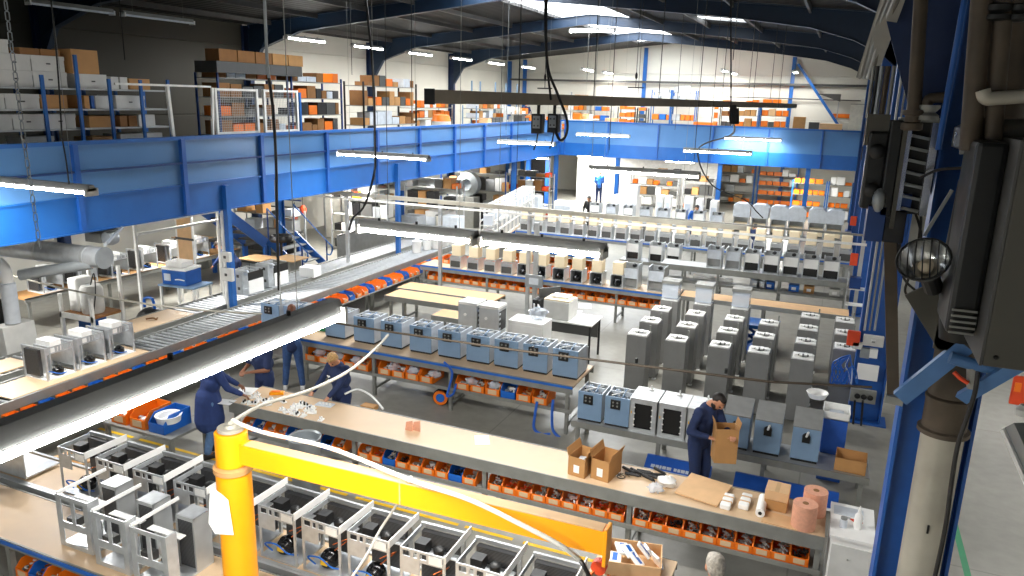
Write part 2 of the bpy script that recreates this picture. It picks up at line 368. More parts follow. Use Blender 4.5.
# ------------------------------------------------------------------ mezzanine
MX, MY, MZ0, MZF, MZT = -12.25, 34.0, 3.1, 3.74, 4.64
r = thing('mezzanine', 'blue fronted mezzanine gallery along the left and far sides of the hall', 'gallery')
b = MB(); b.box(XL+.36, MX-.05, -3, YF-.3, 3.6, 3.74, 'dull_steel'); b.box(MX-.05, .6, MY+.05, YF-.3, 3.6, 3.74, 'dull_steel'); b.build('deck', r)
b = MB(); b.box(MX-.05, MX, -3, MY+.05, MZ0, 3.72, 'blue_beam'); b.box(MX-.2, MX+.04, -3, MY-.1, MZ0-.02, MZ0, 'blue_beam'); b.box(MX-.05, MX+.04, -3, MY-.1, 3.70, 3.73, 'blue_beam')
b.build('edge_beam', r)
b = MB(); b.box(MX, .62, MY, MY+.05, MZ0, 3.66, 'blue_beam'); b.box(MX, .62, MY-.05, MY+.2, MZ0-.02, MZ0, 'blue_beam'); b.build('edge_beam', r)
y = -2.6; k = 0
ribY = [-2.2, 1.2, 4.6, 8.1, 11.4]
zz = [(73, 151), (181, 146), (260, 140), (326, 150), (377, 160), (419, 150), (454, 140), (484, 140), (511, 135)]
ribs = [atX(x, y_, MX).y for x, y_ in zz]; ribs = [ribs[0]-3.4, ribs[0]-1.7*4] + ribs + [MY-.1]
ribs = sorted([v for v in ribs if v > -3])
prev = -3.0
for v in ribs + [MY]:
    if v-prev > .3:
        MB().box(MX-.04, MX-.015, prev+.0, v, 3.72, MZT-.02, 'blue_fascia').build('parapet_panel', r)
    prev = v
for v in ribs:
    MB().box(MX-.03, MX+.07, v-.05, v+.05, MZ0+.02, MZT, 'blue_paint').build('stiffener', r)
far_x = [-12.0, -9.9, -7.6, -5.2, -2.9, -.8, .6]
for i in range(len(far_x)-1):
    MB().box(far_x[i], far_x[i+1], MY+.01, MY+.035, 3.66, MZT-.02, 'blue_fascia').build('parapet_panel', r)
for X in far_x[:-1]:
    MB().box(X-.03, X+.03, MY-.05, MY+.05, MZ0+.02, MZT, 'blue_paint').build('stiffener', r)
MB().box(MX-.07, MX+.03, -3, MY, MZT-.02, MZT+.05, 'blue_beam').build('top_rail', r)
MB().box(MX, .62, MY-.03, MY+.06, MZT-.02, MZT+.05, 'blue_beam').build('top_rail', r)
MB().bar((MX+.03, -3, 4.16), (MX+.03, MY, 4.16), .05, .035, 'dark_blue').build('mid_rail', r)
for (X, Y) in ((MX-.15, 1.5), (MX-.15, 29.0), (-16.9, 10.2), (MX-.1, 33.9), (-9.4, 34.1), (-4.8, 34.1), (-16.6, 19.5), (-16.6, 27), (-1.2, 34.1)):
    MB().box(X-.09, X+.09, Y-.09, Y-.07, 0, MZ0-.02, 'blue_beam').box(X-.09, X+.09, Y+.07, Y+.09, 0, MZ0-.02, 'blue_beam').box(X-.01, X+.01, Y-.07, Y+.07, 0, MZ0-.02, 'blue_beam').build('support_post', r)
b = MB()
for Y in (2, 6.6, 10.5, 14.5, 18.4, 22.4, 26.4, 30.3): b.box(XL+.4, MX-.06, Y-.06, Y+.06, 3.3, 3.6, 'dark_blue')
b.build('floor_joists', r)
# under-mezzanine doorway at the far left
dx0 = atY(526, 190, 38).x; dx1 = atY(549, 190, 38).x
d = struct(MB().box(dx0, dx0+.22, -.1, .1, 0, 2.75, 'blue_paint').box(dx1-.22, dx1, -.1, .1, 0, 2.75, 'blue_paint').box(dx0, dx1, -.1, .1, 2.55, 2.75, 'blue_paint').box(dx0+.2, dx1-.2, .06, .1, 0, 2.56, 'gloss_black').build('door_1', loc=(0, 38, 0)))
# white lit partition beside it
struct(MB().box(dx1, -5.9, 42.6, 42.7, 0, 3.55, 'white_paint').build('wall_partition'))
# floor markings
n = 0
xs = [(-11.9,-11.2),(-11.0,-10.2),(-10.05,-8.2),(-8.0,-6.55),(-6.45,-5.95),(-5.8,-4.15),(-4.05,-3.35),(-3.2,-2.1),(-1.9,.2)]
for x0, x1 in xs:
    tag(MB().box(x0, x1, 8.07, 8.13, .0005, .003, 'yellow').build('floor_stripe'), 'yellow floor stripe before the long bench, ' + ordn(n) + ' dash from the conveyor', 'floor marking', 'yellow floor dashes'); n += 1
tag(MB().box(2.02, 2.1, 9.4, 12.6, .0005, .003, 'green').build('floor_stripe'), 'green stripe on the floor right of the grey pipe', 'floor marking')
# ================================================================== LAMPS
def make_lamp(L, lit=True, power=1.0):
    t = thing('fluorescent_lamp', 'x', 'ceiling lamp')
    w = .15
    MB().prism([(-w/2, .012), (w/2, .012), (w/2*.5, .095), (-w/2*.5, .095)], -L/2, L/2, 'grey_paint' if lit else 'dull_steel', 'x').build('housing', t)
    b = MB()
    for s in (-1, 1):
        r_ = .019 if lit else .018
        b = MB(); b.cyl((-L/2+.03, s*(w*.5+.004), -.012), (L/2-.03, s*(w*.5+.004), -.012), r_, 'tube_light' if lit else 'light_panel', 10)
        b.build('tube', t, smooth=True)
        MB().box(s*L/2-.03 if s > 0 else -L/2, L/2 if s > 0 else -L/2+.03, -w*.66, w*.66, -.055, .05, 'white_paint').build('end_cap', t)
    for x in (-.33*L, 0, .33*L): MB().cyl((x, 0, .095), (x, 0, .125), .014, 'dark_metal', 6).build('clip', t)
    if lit:
        l = bpy.data.lights.new('tube_glow', 'AREA'); l.shape = 'RECTANGLE'; l.size = L-.1; l.size_y = w; l.energy = 30*L*LAMP*power; l.color = (1, .98, .94)
        lo = bpy.data.objects.new('tube_glow', l); C.objects.link(lo); lo.location = (0, 0, -.062); lo.parent = t
    return t
LP = {}
def lamp(p0, p1, label, lit=True, chain=True, top=None, group='fluorescent lamps', power=1.0):
    p0 = Vector(p0); p1 = Vector(p1); L = round((p1-p0).length, 1)
    key = (L, lit, power)
    if key not in LP: LP[key] = Proto(make_lamp(L, lit, power))
    mid = (p0+p1)/2; rz = math.atan2(p1.y-p0.y, p1.x-p0.x)
    o = LP[key].put(mid, rz, label, group)
    if chain:
        d = (p1-p0).normalized()
        short = label.replace('fluorescent ', '').split(',')[0].split(' one of')[0][:60]
        for i, s in enumerate((-.36, .36)):
            q = mid + d*s*L; zt = (roofz(q.x) if q.x < 1 else 7.9) - .02 if top is None else top
            tag(MB().cyl((q.x, q.y, q.z+.085), (q.x, q.y, zt), .003, 'dull_steel', 5).build('suspension_wire'), ('left' if i == 0 else 'right') + ' wire of the ' + ' '.join((short + (label.split(',')[1] if 'row' in label or 'pair' in label or 'going' in label or 'two' in label and ',' in label else '')).split()[:12]), 'wire', 'lamp wires')
    return o
LZ = 4.2
def rowlamp(xa, ya, xb, yb, lab, Z=LZ, **k):
    a = at(xa, ya, Z); c = at(xb, yb, Z); Y = (a.y+c.y)/2
    return lamp((a.x, Y, Z), (c.x, Y, Z), lab, **k)
lamp((-2.95, -1.2, LZ), (-2.95, 1.1, LZ), 'fluorescent lamp added out of view near the camera, brightening the near benches')  # unseen lamp, added to light the near end of the hall
lamp((-2.95, 1.25, LZ), (-2.95, 3.95, LZ), 'bright fluorescent lamp sloping across the lower left, above the blue-coated man')
rowlamp(-30, 180, 93, 192, 'bright fluorescent lamp at the left edge, in front of the blue gallery')
a = at(356, 228, LZ); c = at(606, 252, LZ); Y = (a.y+c.y)/2
lamp((a.x, Y, LZ), (a.x*.48+c.x*.52, Y, LZ), 'bright fluorescent lamp over the middle, left half of the long pair')
lamp((a.x*.46+c.x*.54, Y, LZ), (c.x, Y, LZ), 'bright fluorescent lamp over the middle, right half of the long pair')
rowlamp(344, 153, 424, 160, 'fluorescent lamp hanging in front of the left gallery panels')
rowlamp(592, 169, 698, 177, 'fluorescent lamp hanging over the far benches, below the blue beam')
rowlamp(496, 142, 557, 144.5, 'fluorescent lamp in front of the far left corner of the gallery')
rowlamp(681, 151, 754, 153.5, 'fluorescent lamp against the far blue gallery, right of centre')
rowlamp(579, 134, 628, 137, 'fluorescent lamp against the far blue gallery, left of centre')
rowlamp(724, 138, 782, 140.5, 'fluorescent lamp against the far blue gallery, upper right')
for i, (X, Y_) in enumerate(((4.6, -.2), (4.6, 7.3), (4.6, 15.4), (5.4, 23.1), (8.5, 11.0))):
    lamp((X-1.45, Y_, LZ), (X+1.45, Y_, LZ), 'fluorescent lamp in the neighbouring bay to the right, %s going away' % ordn(i), top=7.94, power=.3)
# row on the gallery along the left wall
LX = -17.2
ys = [atX(x, y, LX) for x, y in ((305, 39), (367, 47), (419, 53), (461, 57.5), (495, 61), (527, 66))]
for i, p in enumerate(ys):
    lamp((LX, p.y-1.0, 7.36), (LX, p.y+1.0, 7.36), 'lit fluorescent lamp high over the left gallery, ' + ordn(i) + ' in the row from the left')
for i, (xa, ya, xb, yb) in enumerate(((28, 2.5, 112, 13), (123, 13, 192, 24))):
    a_ = atX(xa, ya, LX); b_ = atX(xb, yb, LX); z_ = (a_.z+b_.z)/2
    lamp((LX, a_.y, z_), (LX, b_.y, z_), ('left' if i == 0 else 'right') + ' one of two unlit lamps high over the dark left gallery', lit=False)
for (x, y, X, lab) in ((587, 70, -13.3, 'small far lamp left of the middle gable post'), (607, 73, -13.3, 'small far lamp beside the middle gable post'), (724, 71, -6.9, 'far lamp over the far gallery, left of two'), (733, 73.5, -6.0, 'far lamp over the far gallery, right of two'), (795, 72, -3.4, 'far lamp beside the right gable post')):
    p = atX(x, y, X)
    if p.y > 45: p = atY(x, y, 44)
    lamp((p.x, p.y-.9, p.z), (p.x, p.y+.9, p.z), 'lit ' + lab)
p = at(595, 31, 7.9)
lamp((p.x-.9, p.y, 7.9), (p.x+.7, p.y, 7.9), 'white lamp close under the ridge, in front of the skylight')
# under the mezzanine, kept short below its deck
for (x, y, Yv, lab) in ((590, 156, 41, 'small lamp under the far gallery near the bald man'), (536, 158, 36.5, 'small lamp over the dark blue-framed doorway'), (680, 162, 39, 'small lamp under the far gallery, middle'), (786, 166, 40, 'small lamp under the far gallery above the orange racks')):
    p = atY(x, y, Yv); z = min(3.3, p.z+.0)
    lamp((p.x-.75, Yv, z), (p.x+.75, Yv, z), lab, top=3.58, power=3.5)
for X, Y in ((-16.0, 9.0), (-16.0, 15.2), (-16.0, 22.0), (-16.0, 29.0)):
    lamp((X-.75, Y, 3.05), (X+.75, Y, 3.05), 'fluorescent lamp under the left gallery, ' + ordn([9.0, 15.2, 22.0, 29.0].index(Y)) + ' going away from the camera', top=3.58, power=3.5)
# ================================================================== BENCHES, BINS, CONVEYORS
def bench(name, label, x0, x1, y0, y1, z, legs, top='wood_top', shelf=None, edge='dull_steel', cat='workbench', lip=None, apron=.1):
    t = thing(name, label, cat, ((x0+x1)/2, (y0+y1)/2, 0))
    ox, oy = (x0+x1)/2, (y0+y1)/2; X0, X1, Y0, Y1 = x0-ox, x1-ox, y0-oy, y1-oy
    MB().box(X0, X1, Y0+.02, Y1-.02, z-.035, z, top).build('worktop', t)
    for ya, yb in ((Y0, Y0+.02), (Y1-.02, Y1)): MB().box(X0, X1, ya, yb, z-apron, z+.006, edge).build('frame_rail', t)
    if lip: MB().box(X0, X1, Y0-.012, Y0-.001, z-.045, z-.005, lip).build('edge_strip', t)
    for lx in legs:
        for ly in (Y0+.06, Y1-.06):
            MB().box(lx-ox-.03, lx-ox+.03, ly-.03, ly+.03, 0, z-.036, edge).build('leg', t)
        MB().box(lx-ox-.02, lx-ox+.02, Y0+.09, Y1-.09, .12, .16, edge).build('cross_bar', t)
    if shelf is not None:
        for zs in (shelf if isinstance(shelf, (list, tuple)) else [shelf]):
            b = MB(); b.box(X0, X1, Y0+.0, Y1-.2, zs-.02, zs, 'dull_steel'); b.box(X0, X1, Y0-.015, Y0, zs-.04, zs+.02, 'dull_steel'); b.build('shelf', t)
    return t
# --- the long bench across the middle foreground
bench('workbench', 'long wood-topped assembly bench with orange bins below, crossing the foreground', -8.3, .34, 8.33, 9.1, .9, [-8.2, -6.0, -3.9, -1.9, .29], shelf=.47, apron=.16)
# --- the front left bench
bench('workbench', 'wood-topped bench at the bottom left carrying the silver chassis', -11.2, -1.6, 4.45, 5.22, .88, [-11, -9.4, -7.75, -5.2, -3.0, -1.7], shelf=.42, lip='bin_blue', apron=.08)
b = thing('workbench', 'narrow second bench behind the bottom left bench, under the rear row of chassis', 'workbench', (-6.0, 5.62, 0))
MB().box(-3.9, 4.4, -.28, .28, .85, .88, 'wood_top').build('worktop', b)
for y in (-.33, -.29, .29): MB().box(-3.9, 4.4, y, y+.035, .78, .9, 'steel').build('frame_rail', b)
for x in (-3.7, -1.5, .7, 2.8, 4.3):
    for y in (-.25, .25): MB().box(x-.03, x+.03, y-.03, y+.03, 0, .85, 'dull_steel').build('leg', b)
b = thing('roller_track', 'short grey roller track at the far left end of the narrow bench', 'conveyor', (-10.6, 5.62, 0))
for y in (-.33, .3): MB().box(-.65, .65, y, y+.035, .78, .9, 'steel').build('side_rail', b)
for k in range(12): MB().cyl((-.6+k*.108, -.29, .85), (-.6+k*.108, .3, .85), .025, 'steel', 8).build('roller', b)
for x in (-.6, .6): MB().box(x-.03, x+.03, -.25, .25, 0, .8, 'dull_steel').build('leg', b)
# --- blue box bench
bench('workbench', 'long bench carrying the row of nine slate blue machines', -10.55, -3.7, 11.4, 12.6, .9, [-10.45, -9.3, -7.7, -6.05, -3.8], shelf=.45, lip='bin_blue', apron=.14)
# --- low steel shelf bench
b = thing('low_bench', 'low steel platform right of centre carrying dispensers and open cases', 'low bench', (-1.33, 11.35, 0))
MB().box(-2.25, 2.25, -.3, .35, .42, .46, 'steel').build('worktop', b)
MB().box(-2.25, 2.25, -.32, -.3, .36, .465, 'dull_steel').build('frame_rail', b)
for x in (-2.15, -.8, .8, 2.15):
    for y in (-.24, .28): MB().box(x-.03, x+.03, y-.03, y+.03, 0, .42, 'dull_steel').build('leg', b)
# --- second bench line with beige tank machines
bench('workbench', 'bench line behind the wooden tables, carrying beige tanks and orange bins below', -10.7, -3.35, 18.35, 19.2, .92, [-10.6, -8.6, -6.6, -4.9, -3.45], shelf=.5, lip='bin_blue', apron=.14)
bench('workbench', 'empty plank-topped bench on the right, behind the tall grey cabinets', -3.3, .6, 18.5, 19.2, .9, [-3.2, -1.3, .5], top='cardboard_light')
bench('workbench', 'grey steel bench behind the empty plank bench, carrying white-fronted machines', -4.6, .66, 22.1, 22.9, .92, [-4.5, -2.9, -1.2, .55], top='steel', shelf=[.45], apron=.16)
bench('workbench', 'grey bench far back with the long row of beige tanks', -10.6, .62, 25.1, 25.8, .92, [-10.5, -8.6, -6.4, -4.2, -2, .5], top='steel', lip='bin_blue', apron=.14)
bench('workbench', 'farthest grey bench, carrying the white-hooded machines', -10.0, .6, 29.3, 30.0, .92, [-9.9, -7, -4.2, -1.8, .5], top='steel', apron=.14)
bench('workbench', 'bench along the far conveyor with a line of tall white frames', -11.38, -10.78, 21.9, 29.2, .92, [-11.3, -10.86], top='wood_top', apron=.1).rotation_euler = (0, 0, .19)
# --- wooden tables behind the blue boxes
bench('work_table', 'wide wooden table with two planks, behind the row of slate blue machines', -9.75, -7.2, 15.0, 15.7, .9, [-9.6, -7.35], top='plywood', apron=.12)
bench('work_table', 'wooden table behind the wide one, farther from the camera', -9.9, -7.2, 15.8, 16.5, .9, [-9.7, -7.35], top='plywood', apron=.12)
bench('work_table', 'small plywood table in front of the wide wooden table', -7.95, -7.2, 14.1, 14.7, .88, [-7.9, -7.25], top='plywood', apron=.1)

# --- bins
def small_bin(col, label_col='wood_top', w=.205, d=.34, h=.18):
    t = thing('storage_bin', 'x', 'bin')
    b = MB(); th = .008
    b.box(-w/2, w/2, 0, d, 0, th, col)
    b.prism([(0, 0), (d, 0), (d, h), (.08, h), (0, h*.55)], -w/2, -w/2+th, col, 'x')
    b.prism([(0, 0), (d, 0), (d, h), (.08, h), (0, h*.55)], w/2-th, w/2, col, 'x')
    b.box(-w/2, w/2, d-th, d, 0, h, col); b.box(-w/2, w/2, 0, th, 0, h*.55, col); b.build('tray', t)
    if label_col: MB().box(-w*.3, w*.3, -.004, -.0005, h*.12, h*.48, label_col).build('label_strip', t)
    return t
def small_bin_m(col, **k): return Proto(small_bin(col, **k))
BIN = {'orange': small_bin_m('orange'), 'blue': small_bin_m('bin_blue', label_col=None)}
def contents(cols, w=.17, d=.27, n=26, h=.1):
    b = MB()
    for i in range(n):
        x = random.uniform(-w/2, w/2)*.8; y = .05+random.uniform(0, d)*.85; z = .012+random.uniform(0, .045)+.02*(1-abs(x)/w*2)
        c = random.choice(cols); s = random.uniform(.014, .034); M = Matrix.Translation((x, y, z+s/2)) @ Matrix.Rotation(random.uniform(0, 3), 4, (random.random(), random.random(), 1))
        if random.random() < .5: b.box(-s, s, -s*.5, s*.5, -s*.4, s*.4, c, M)
        else: b.cyl(M @ Vector((-s, 0, 0)), M @ Vector((s, 0, 0)), s*.35, c, 6)
    o = b.build('loose_parts'); o['kind'] = 'stuff'; o['category'] = 'small parts'; o['label'] = 'x'
    return o
CONT = [Proto(contents(c)) for c in (['steel', 'dull_steel', 'white_plastic'], ['black', 'dark_metal', 'dark_grey'], ['cardboard', 'copper', 'dull_steel'], ['white_plastic', 'light_panel', 'steel'], ['dark_grey', 'archive_white', 'steel'], ['orange_red', 'cardboard', 'dull_steel'])]
CWORD = ['metal', 'black', 'brown', 'white', 'grey and white', 'reddish']
def bin_row(p0, p1, z, rz, pitch, where, cols='o', fill=None, sc=1.0, group=None, start='left'):
    p0 = Vector((p0[0], p0[1], z)); p1 = Vector((p1[0], p1[1], z)); L = (p1-p0).length; n = int(L/pitch); d = (p1-p0).normalized(); out = []
    for i in range(n):
        c = cols[i % len(cols)]; k = 'orange' if c == 'o' else 'blue'
        loc = p0 + d*(i+.5)*pitch
        nm = ordn(i) if n > 1 else 'only'
        o = BIN[k].put(loc, rz, '%s bin %s, %s from the %s' % (k, where, nm, start), group or (k + ' bins ' + where))
        o.scale = (sc, sc, sc)
        f = (random.randrange(len(CONT)) if fill is None else fill[i % len(fill)])
        if f is not None and f >= 0:
            q = CONT[f].put(loc + Vector((0, 0, .012)), rz, 'loose %s parts in the %s bin %s' % (CWORD[f], nm, where), None); q.scale = (sc, sc, sc)
    return out
random.seed(11)
bin_row((-8.1, 8.36), (-6.06, 8.36), .472, 0, .213, 'under the long bench, left bay', 'obo', group='bins under the long bench')
bin_row((-5.94, 8.36), (-3.96, 8.36), .472, 0, .213, 'under the long bench, second bay', 'ooboo', group='bins under the long bench')
bin_row((-3.85, 8.36), (-1.95, 8.36), .472, 0, .2105, 'under the long bench, third bay', 'o', group='bins under the long bench')
bin_row((-1.85, 8.36), (.22, 8.36), .472, 0, .206, 'under the long bench, right bay', 'o', group='bins under the long bench')
# bottom left bench
bin_row((-7.7, 4.5), (-7.05, 4.5), .422, 0, .21, 'below the bottom left bench', 'obo', fill=[4, 2, 0])
bin_row((-6.9, 4.5), (-5.3, 4.5), .422, 0, .22, 'below the bottom left bench middle', 'obbo', fill=[2, 3, 1, 0])
# blue box bench: big orange bins with clear bags
random.seed(3)
def bag(name, label, loc, s=.18, col='acrylic', seed=0):
    rnd = random.Random(seed); b = MB()
    k = 7; n = 12; vs = []
    for i in range(k+1):
        ph = PI*i/k
        for j in range(n):
            th = 2*PI*j/n; r = s*(1+rnd.uniform(-.28, .28)); vs.append((r*math.sin(ph)*math.cos(th), r*.8*math.sin(ph)*math.sin(th), s*.6-r*.6*math.cos(ph)))
    fs = [(i*n+j, i*n+(j+1)%n, (i+1)*n+(j+1)%n, (i+1)*n+j) for i in range(k) for j in range(n)]
    b.add(vs, fs, col); o = b.build(name, loc=loc, smooth=True); tag(o, label, 'bag', 'clear plastic bags')
    return o
bays = [(-9.3, -7.8, 'left bay'), (-7.6, -6.15, 'middle bay'), (-5.95, -3.95, 'right bay')]
for k, (xa, xb, w_) in enumerate(bays):
    bin_row((xa, 11.42), (xb, 11.42), .452, 0, .3, 'below the slate blue machines, ' + w_, 'ooo' if k < 2 else 'ooob', sc=1.35)
    for j in range(3 if k < 2 else 2):
        bag('plastic_bag', 'clear plastic bag, %s in the %s of bins below the slate blue machines' % (ordn(j), w_), (xa+.3+j*.45, 11.5, .56), .12, seed=k*5+j)
# second bench line bins
random.seed(5)
bin_row((-10.5, 18.4), (-3.5, 18.4), .502, 0, .28, 'under the second bench line', 'o', sc=1.25)
bench('workbench', 'cluttered bench of orange bins between the second bench line and the far beige tanks', -9.6, -6.4, 22.0, 22.7, .9, [-9.5, -6.5], top='steel', shelf=.45, lip='bin_blue')
bin_row((-9.5, 22.1), (-6.5, 22.1), .902, 0, .27, 'on the cluttered middle bench', 'oob', sc=1.2)
bin_row((-9.5, 22.05), (-6.5, 22.05), .452, 0, .27, 'below the cluttered middle bench', 'o', sc=1.2)
bin_row((-10.4, 18.85), (-5.2, 18.85), .922, 0, .52, 'on the second bench line behind the tanks', 'o', sc=1.1)
# --- roller conveyors, 2 m to 3 m sections
def conv_section(y0, y1, rollers=True, step=.14):
    t = thing('roller_conveyor', 'x', 'conveyor')
    L = y1-y0; w = .82
    for x in (-w/2-.04, w/2): MB().box(x, x+.04, 0, L, .78, .93, 'dull_steel').build('side_rail', t)
    MB().box(-w/2, w/2, 0, L, .79, .8, 'black').build('gap_shade', t)  # black sheet added so the gaps between rollers read as shade
    if rollers:
        k = .06
        while k < L-.02:
            MB().cyl((-w/2, k, .885), (w/2, k, .885), .028, 'zinc', 8).build('roller', t, smooth=False); k += step
    for y in (.15, L-.15):
        for x in (-w/2-.02, w/2+.02): MB().box(x-.02, x+.02, y-.03, y+.03, 0, .78, 'dull_steel').build('leg', t)
    MB().box(-w/2, w/2, .13, .17, .3, .34, 'dull_steel').build('cross_bar', t)
    return t
proto = Proto(conv_section(0, 2.5))
nearX, farX = -11.62, -12.78
for i in range(8):
    proto.put((nearX, 1.5+i*2.5, 0), 0, 'near lane roller conveyor, %s section going away from the camera' % ordn(i), 'near lane conveyor sections')
for i in range(6):
    proto.put((farX, 6.5+i*2.5, 0), 0, 'far lane roller conveyor, %s section going away from the camera' % ordn(i), 'far lane conveyor sections')
tag(MB().box(-.36, .36, -1.35, 1.2, 0, .02, 'wood_top').build('board', loc=(nearX+.02, 8.25, .912)), 'plywood board on the near conveyor under three silver chassis', 'board')
tag(MB().box(-.38, .38, -.75, .75, 0, .02, 'wood_top').build('board', loc=(farX-.0, 10.9, .912)), 'plywood board lying on the far conveyor lane', 'board')
tag(MB().box(-.3, .3, -.5, .5, 0, .02, 'wood_top').build('board', loc=(farX+.0, 7.6, .912)), 'plywood board at the left end of the far conveyor lane', 'board')
tag(MB().tube(arc([(-.1, -.08, .02), (0, .02, .03), (.1, .0, .025), (.04, .09, .02)]), .018, 'cardboard_dark').build('cable_offcut', loc=(farX, 10.9, .935)), 'small brown twisted offcut on the plywood board', 'offcut')
# bin shelf along the near side of the conveyor
t = thing('bin_shelf', 'long low shelf hung beside the near conveyor, full of orange and blue bins', 'shelf', (-10.95, 0, 0))
MB().box(-.16, .22, 5.95, 20.6, .60, .62, 'dull_steel').build('shelf_board', t)
for y in (6.2, 8.6, 12.4, 16.4, 20.4): MB().box(-.14, -.1, y-.03, y+.03, 0, .60, 'dull_steel').build('bracket', t)
random.seed(21)
bin_row((-10.76, 6.0), (-10.76, 20.4), .622, PI/2, .29, 'beside the near conveyor', 'oboobo', sc=1.0, start='camera end')
# low table with orange trays at the left end
b = thing('low_table', 'low steel table with orange trays at the left end of the long bench', 'table', (-9.3, 7.92, 0))
MB().box(-.85, .6, -.38, .38, .48, .52, 'dull_steel').build('tabletop', b)
for x in (-.8, .55):
    for y in (-.33, .33): MB().box(x-.03, x+.03, y-.03, y+.03, 0, .48, 'dull_steel').build('leg', b)
random.seed(2)
for j in range(3):
    bin_row((-10.05, 7.6+j*.0), (-8.75, 7.6), .522, 0, .4, 'on the low table', 'oob', sc=1.55) if j == 0 else None
o = MB().lathe([(.17, 0), (.19, .1), (.2, .11), (.16, .1), (.14, .02)], (0,0,0), 'white_plastic', 20).build('white_tub', loc=(-9.0, 7.8, .66), smooth=True); tag(o, 'white round tub resting on the orange trays of the low table', 'tub')
# wooden pallet strip behind front-left machines
t = thing('wooden_pallet', 'wooden pallet boards on the floor behind the bottom left chassis', 'pallet', (-10.2, 7.0, 0), math.radians(80))
for y in (-.25, .0, .25): MB().box(-.6, .6, y-.04, y+.04, .09, .115, 'cardboard_light').build('deck_board', t)
for x in (-.55, 0, .55): MB().box(x-.04, x+.04, -.3, .3, 0, .09, 'cardboard').build('bearer', t)
# ================================================================== MACHINES
# open silver chassis (front row / rear row)
def chassis_a():
    t = thing('machine_chassis', 'x', 'machine chassis')
    w, d, h = .48, .45, .6
    MB().box(-w/2, w/2, 0, d, 0, .02, 'zinc').build('base_plate', t)
    b = MB()                                         # front panel plate with cut-outs
    for x in (-w/2, w/2-.03): b.box(x, x+.03, 0, .012, .02, h, 'zinc')
    b.box(-w/2+.03, w/2-.03, 0, .012, h-.12, h-.085, 'zinc'); b.box(-w/2+.03, w/2-.03, 0, .012, h-.025, h, 'zinc')
    for x in (-.13, -.06, .04): b.box(x, x+.03, 0, .012, h-.085, h-.025, 'zinc')
    b.box(-w/2+.03, -.03, 0, .012, h-.26, h-.12, 'zinc')
    b.build('front_panel', t)
    MB().box(.07, w/2-.035, -.01, -.001, h-.1, h-.02, 'white_plastic').build('rating_plate', t)
    b = MB()                                         # back frame
    for x in (-w/2, w/2-.035): b.box(x, x+.035, d-.03, d, .02, h+.02, 'steel')
    b.box(-w/2+.035, w/2-.035, d-.03, d, h-.02, h+.02, 'steel'); b.build('back_frame', t)
    MB().box(-w/2+.04, w/2-.04, d-.09, d-.032, .06, h-.03, 'coil_fins').build('condenser_coil', t)
    for x in (-w/2, w/2-.012): MB().box(x, x+.012, .013, d-.031, h-.05, h, 'zinc').build('side_rail', t)
    MB().box(w/2+.001, w/2+.012, -.02, d+.1, h-.05, h+.03, 'white_plastic').build('long_rail', t)
    b = MB(); b.lathe([(.02,.0),(.095,.01),(.105,.05),(.1,.1),(.07,.145),(.02,.16)], (-.03,.17,.022), 'gloss_black', 16); b.build('compressor', t, smooth=True)
    MB().box(-.07, .01, .06, .072, .07, .12, 'yellow').build('compressor_label', t)
    MB().lathe([(.05,.0),(.055,.08),(.03,.1)], (.06,.22,h-.16), 'black', 12).build('pump_motor', t, smooth=True)
    MB().box(-.16, -.04, .14, .26, h-.14, h-.02, 'black').build('relay_box', t)
    MB().tube(arc([(-.15,.08,.04),(-.2,.03,.14),(-.05,.03,.17),(.08,.05,.09),(.15,.12,.05)]), .009, 'bin_blue', 6).build('hose', t, smooth=True)
    MB().tube(arc([(.0,.2,.17),(.12,.3,.28),(.15,.2,.34),(.05,.12,.3)]), .006, 'copper', 6).build('copper_pipe', t, smooth=True)
    MB().box(-w/2+.03, w/2-.02, .26, d-.1, h-.2, h-.19, 'zinc').build('inner_shelf', t)
    return t
def chassis_b():
    t = thing('machine_chassis', 'x', 'machine chassis')
    w, d, h = .48, .56, .6
    MB().box(-w/2, w/2, 0, d, 0, .02, 'zinc').build('base_plate', t)
    b = MB()
    for x in (-w/2, w/2-.07): b.box(x, x+.07, 0, .012, .02, h, 'zinc')
    b.box(-w/2+.07, w/2-.07, 0, .012, h-.05, h, 'zinc'); b.box(-w/2+.07, w/2-.07, 0, .012, .22, .3, 'zinc'); b.box(-w/2+.07, w/2-.07, 0, .012, .02, .05, 'zinc')
    b.box(-.02, .03, 0, .012, .3, h-.05, 'zinc'); b.build('front_panel', t)
    MB().box(-w/2+.02, -.04, .014, .2, .2, .21, 'white_plastic').build('inner_shelf', t)
    MB().box(w/2-.016, w/2, .013, .13, .02, h, 'zinc').build('side_panel', t)
    b = MB()
    for x in (-.02, w/2-.03): b.box(x, x+.03, .30, d, .02, h, 'light_panel') if False else None
    b.box(-.0, .02, .34, .36, .02, h+.01, 'steel'); b.box(w/2-.02, w/2, .34, .36, .02, h+.01, 'steel'); b.box(-.0, w/2, .34, .36, h-.03, h+.01, 'steel')
    b.box(-.0, .012, .36, d, .02, h+.01, 'steel'); b.box(w/2-.012, w/2, .36, d, .02, h+.01, 'steel'); b.box(0, w/2, .36, d, h-.0, h+.01, 'zinc'); b.build('coil_housing', t)
    MB().box(.022, w/2-.022, .345, d-.02, .05, h-.04, 'coil_fins').build('condenser_coil', t)
    MB().box(-w/2, -w/2+.02, .012, d+.04, h-.02, h+.015, 'white_plastic').build('long_rail', t)
    MB().box(-w/2+.02, w/2-.02, .18, .26, h-.13, h-.12, 'white_plastic').build('cross_tray', t)
    MB().lathe([(.05,.0),(.07,.02),(.07,.1),(.03,.13)], (-.1,.3,.021), 'black', 12).build('compressor', t, smooth=True)
    MB().box(-.19, -.06, .06, .16, .21, .3, 'dark_grey').build('relay_box', t)
    return t
CA = Proto(chassis_a()); CBp = Proto(chassis_b())
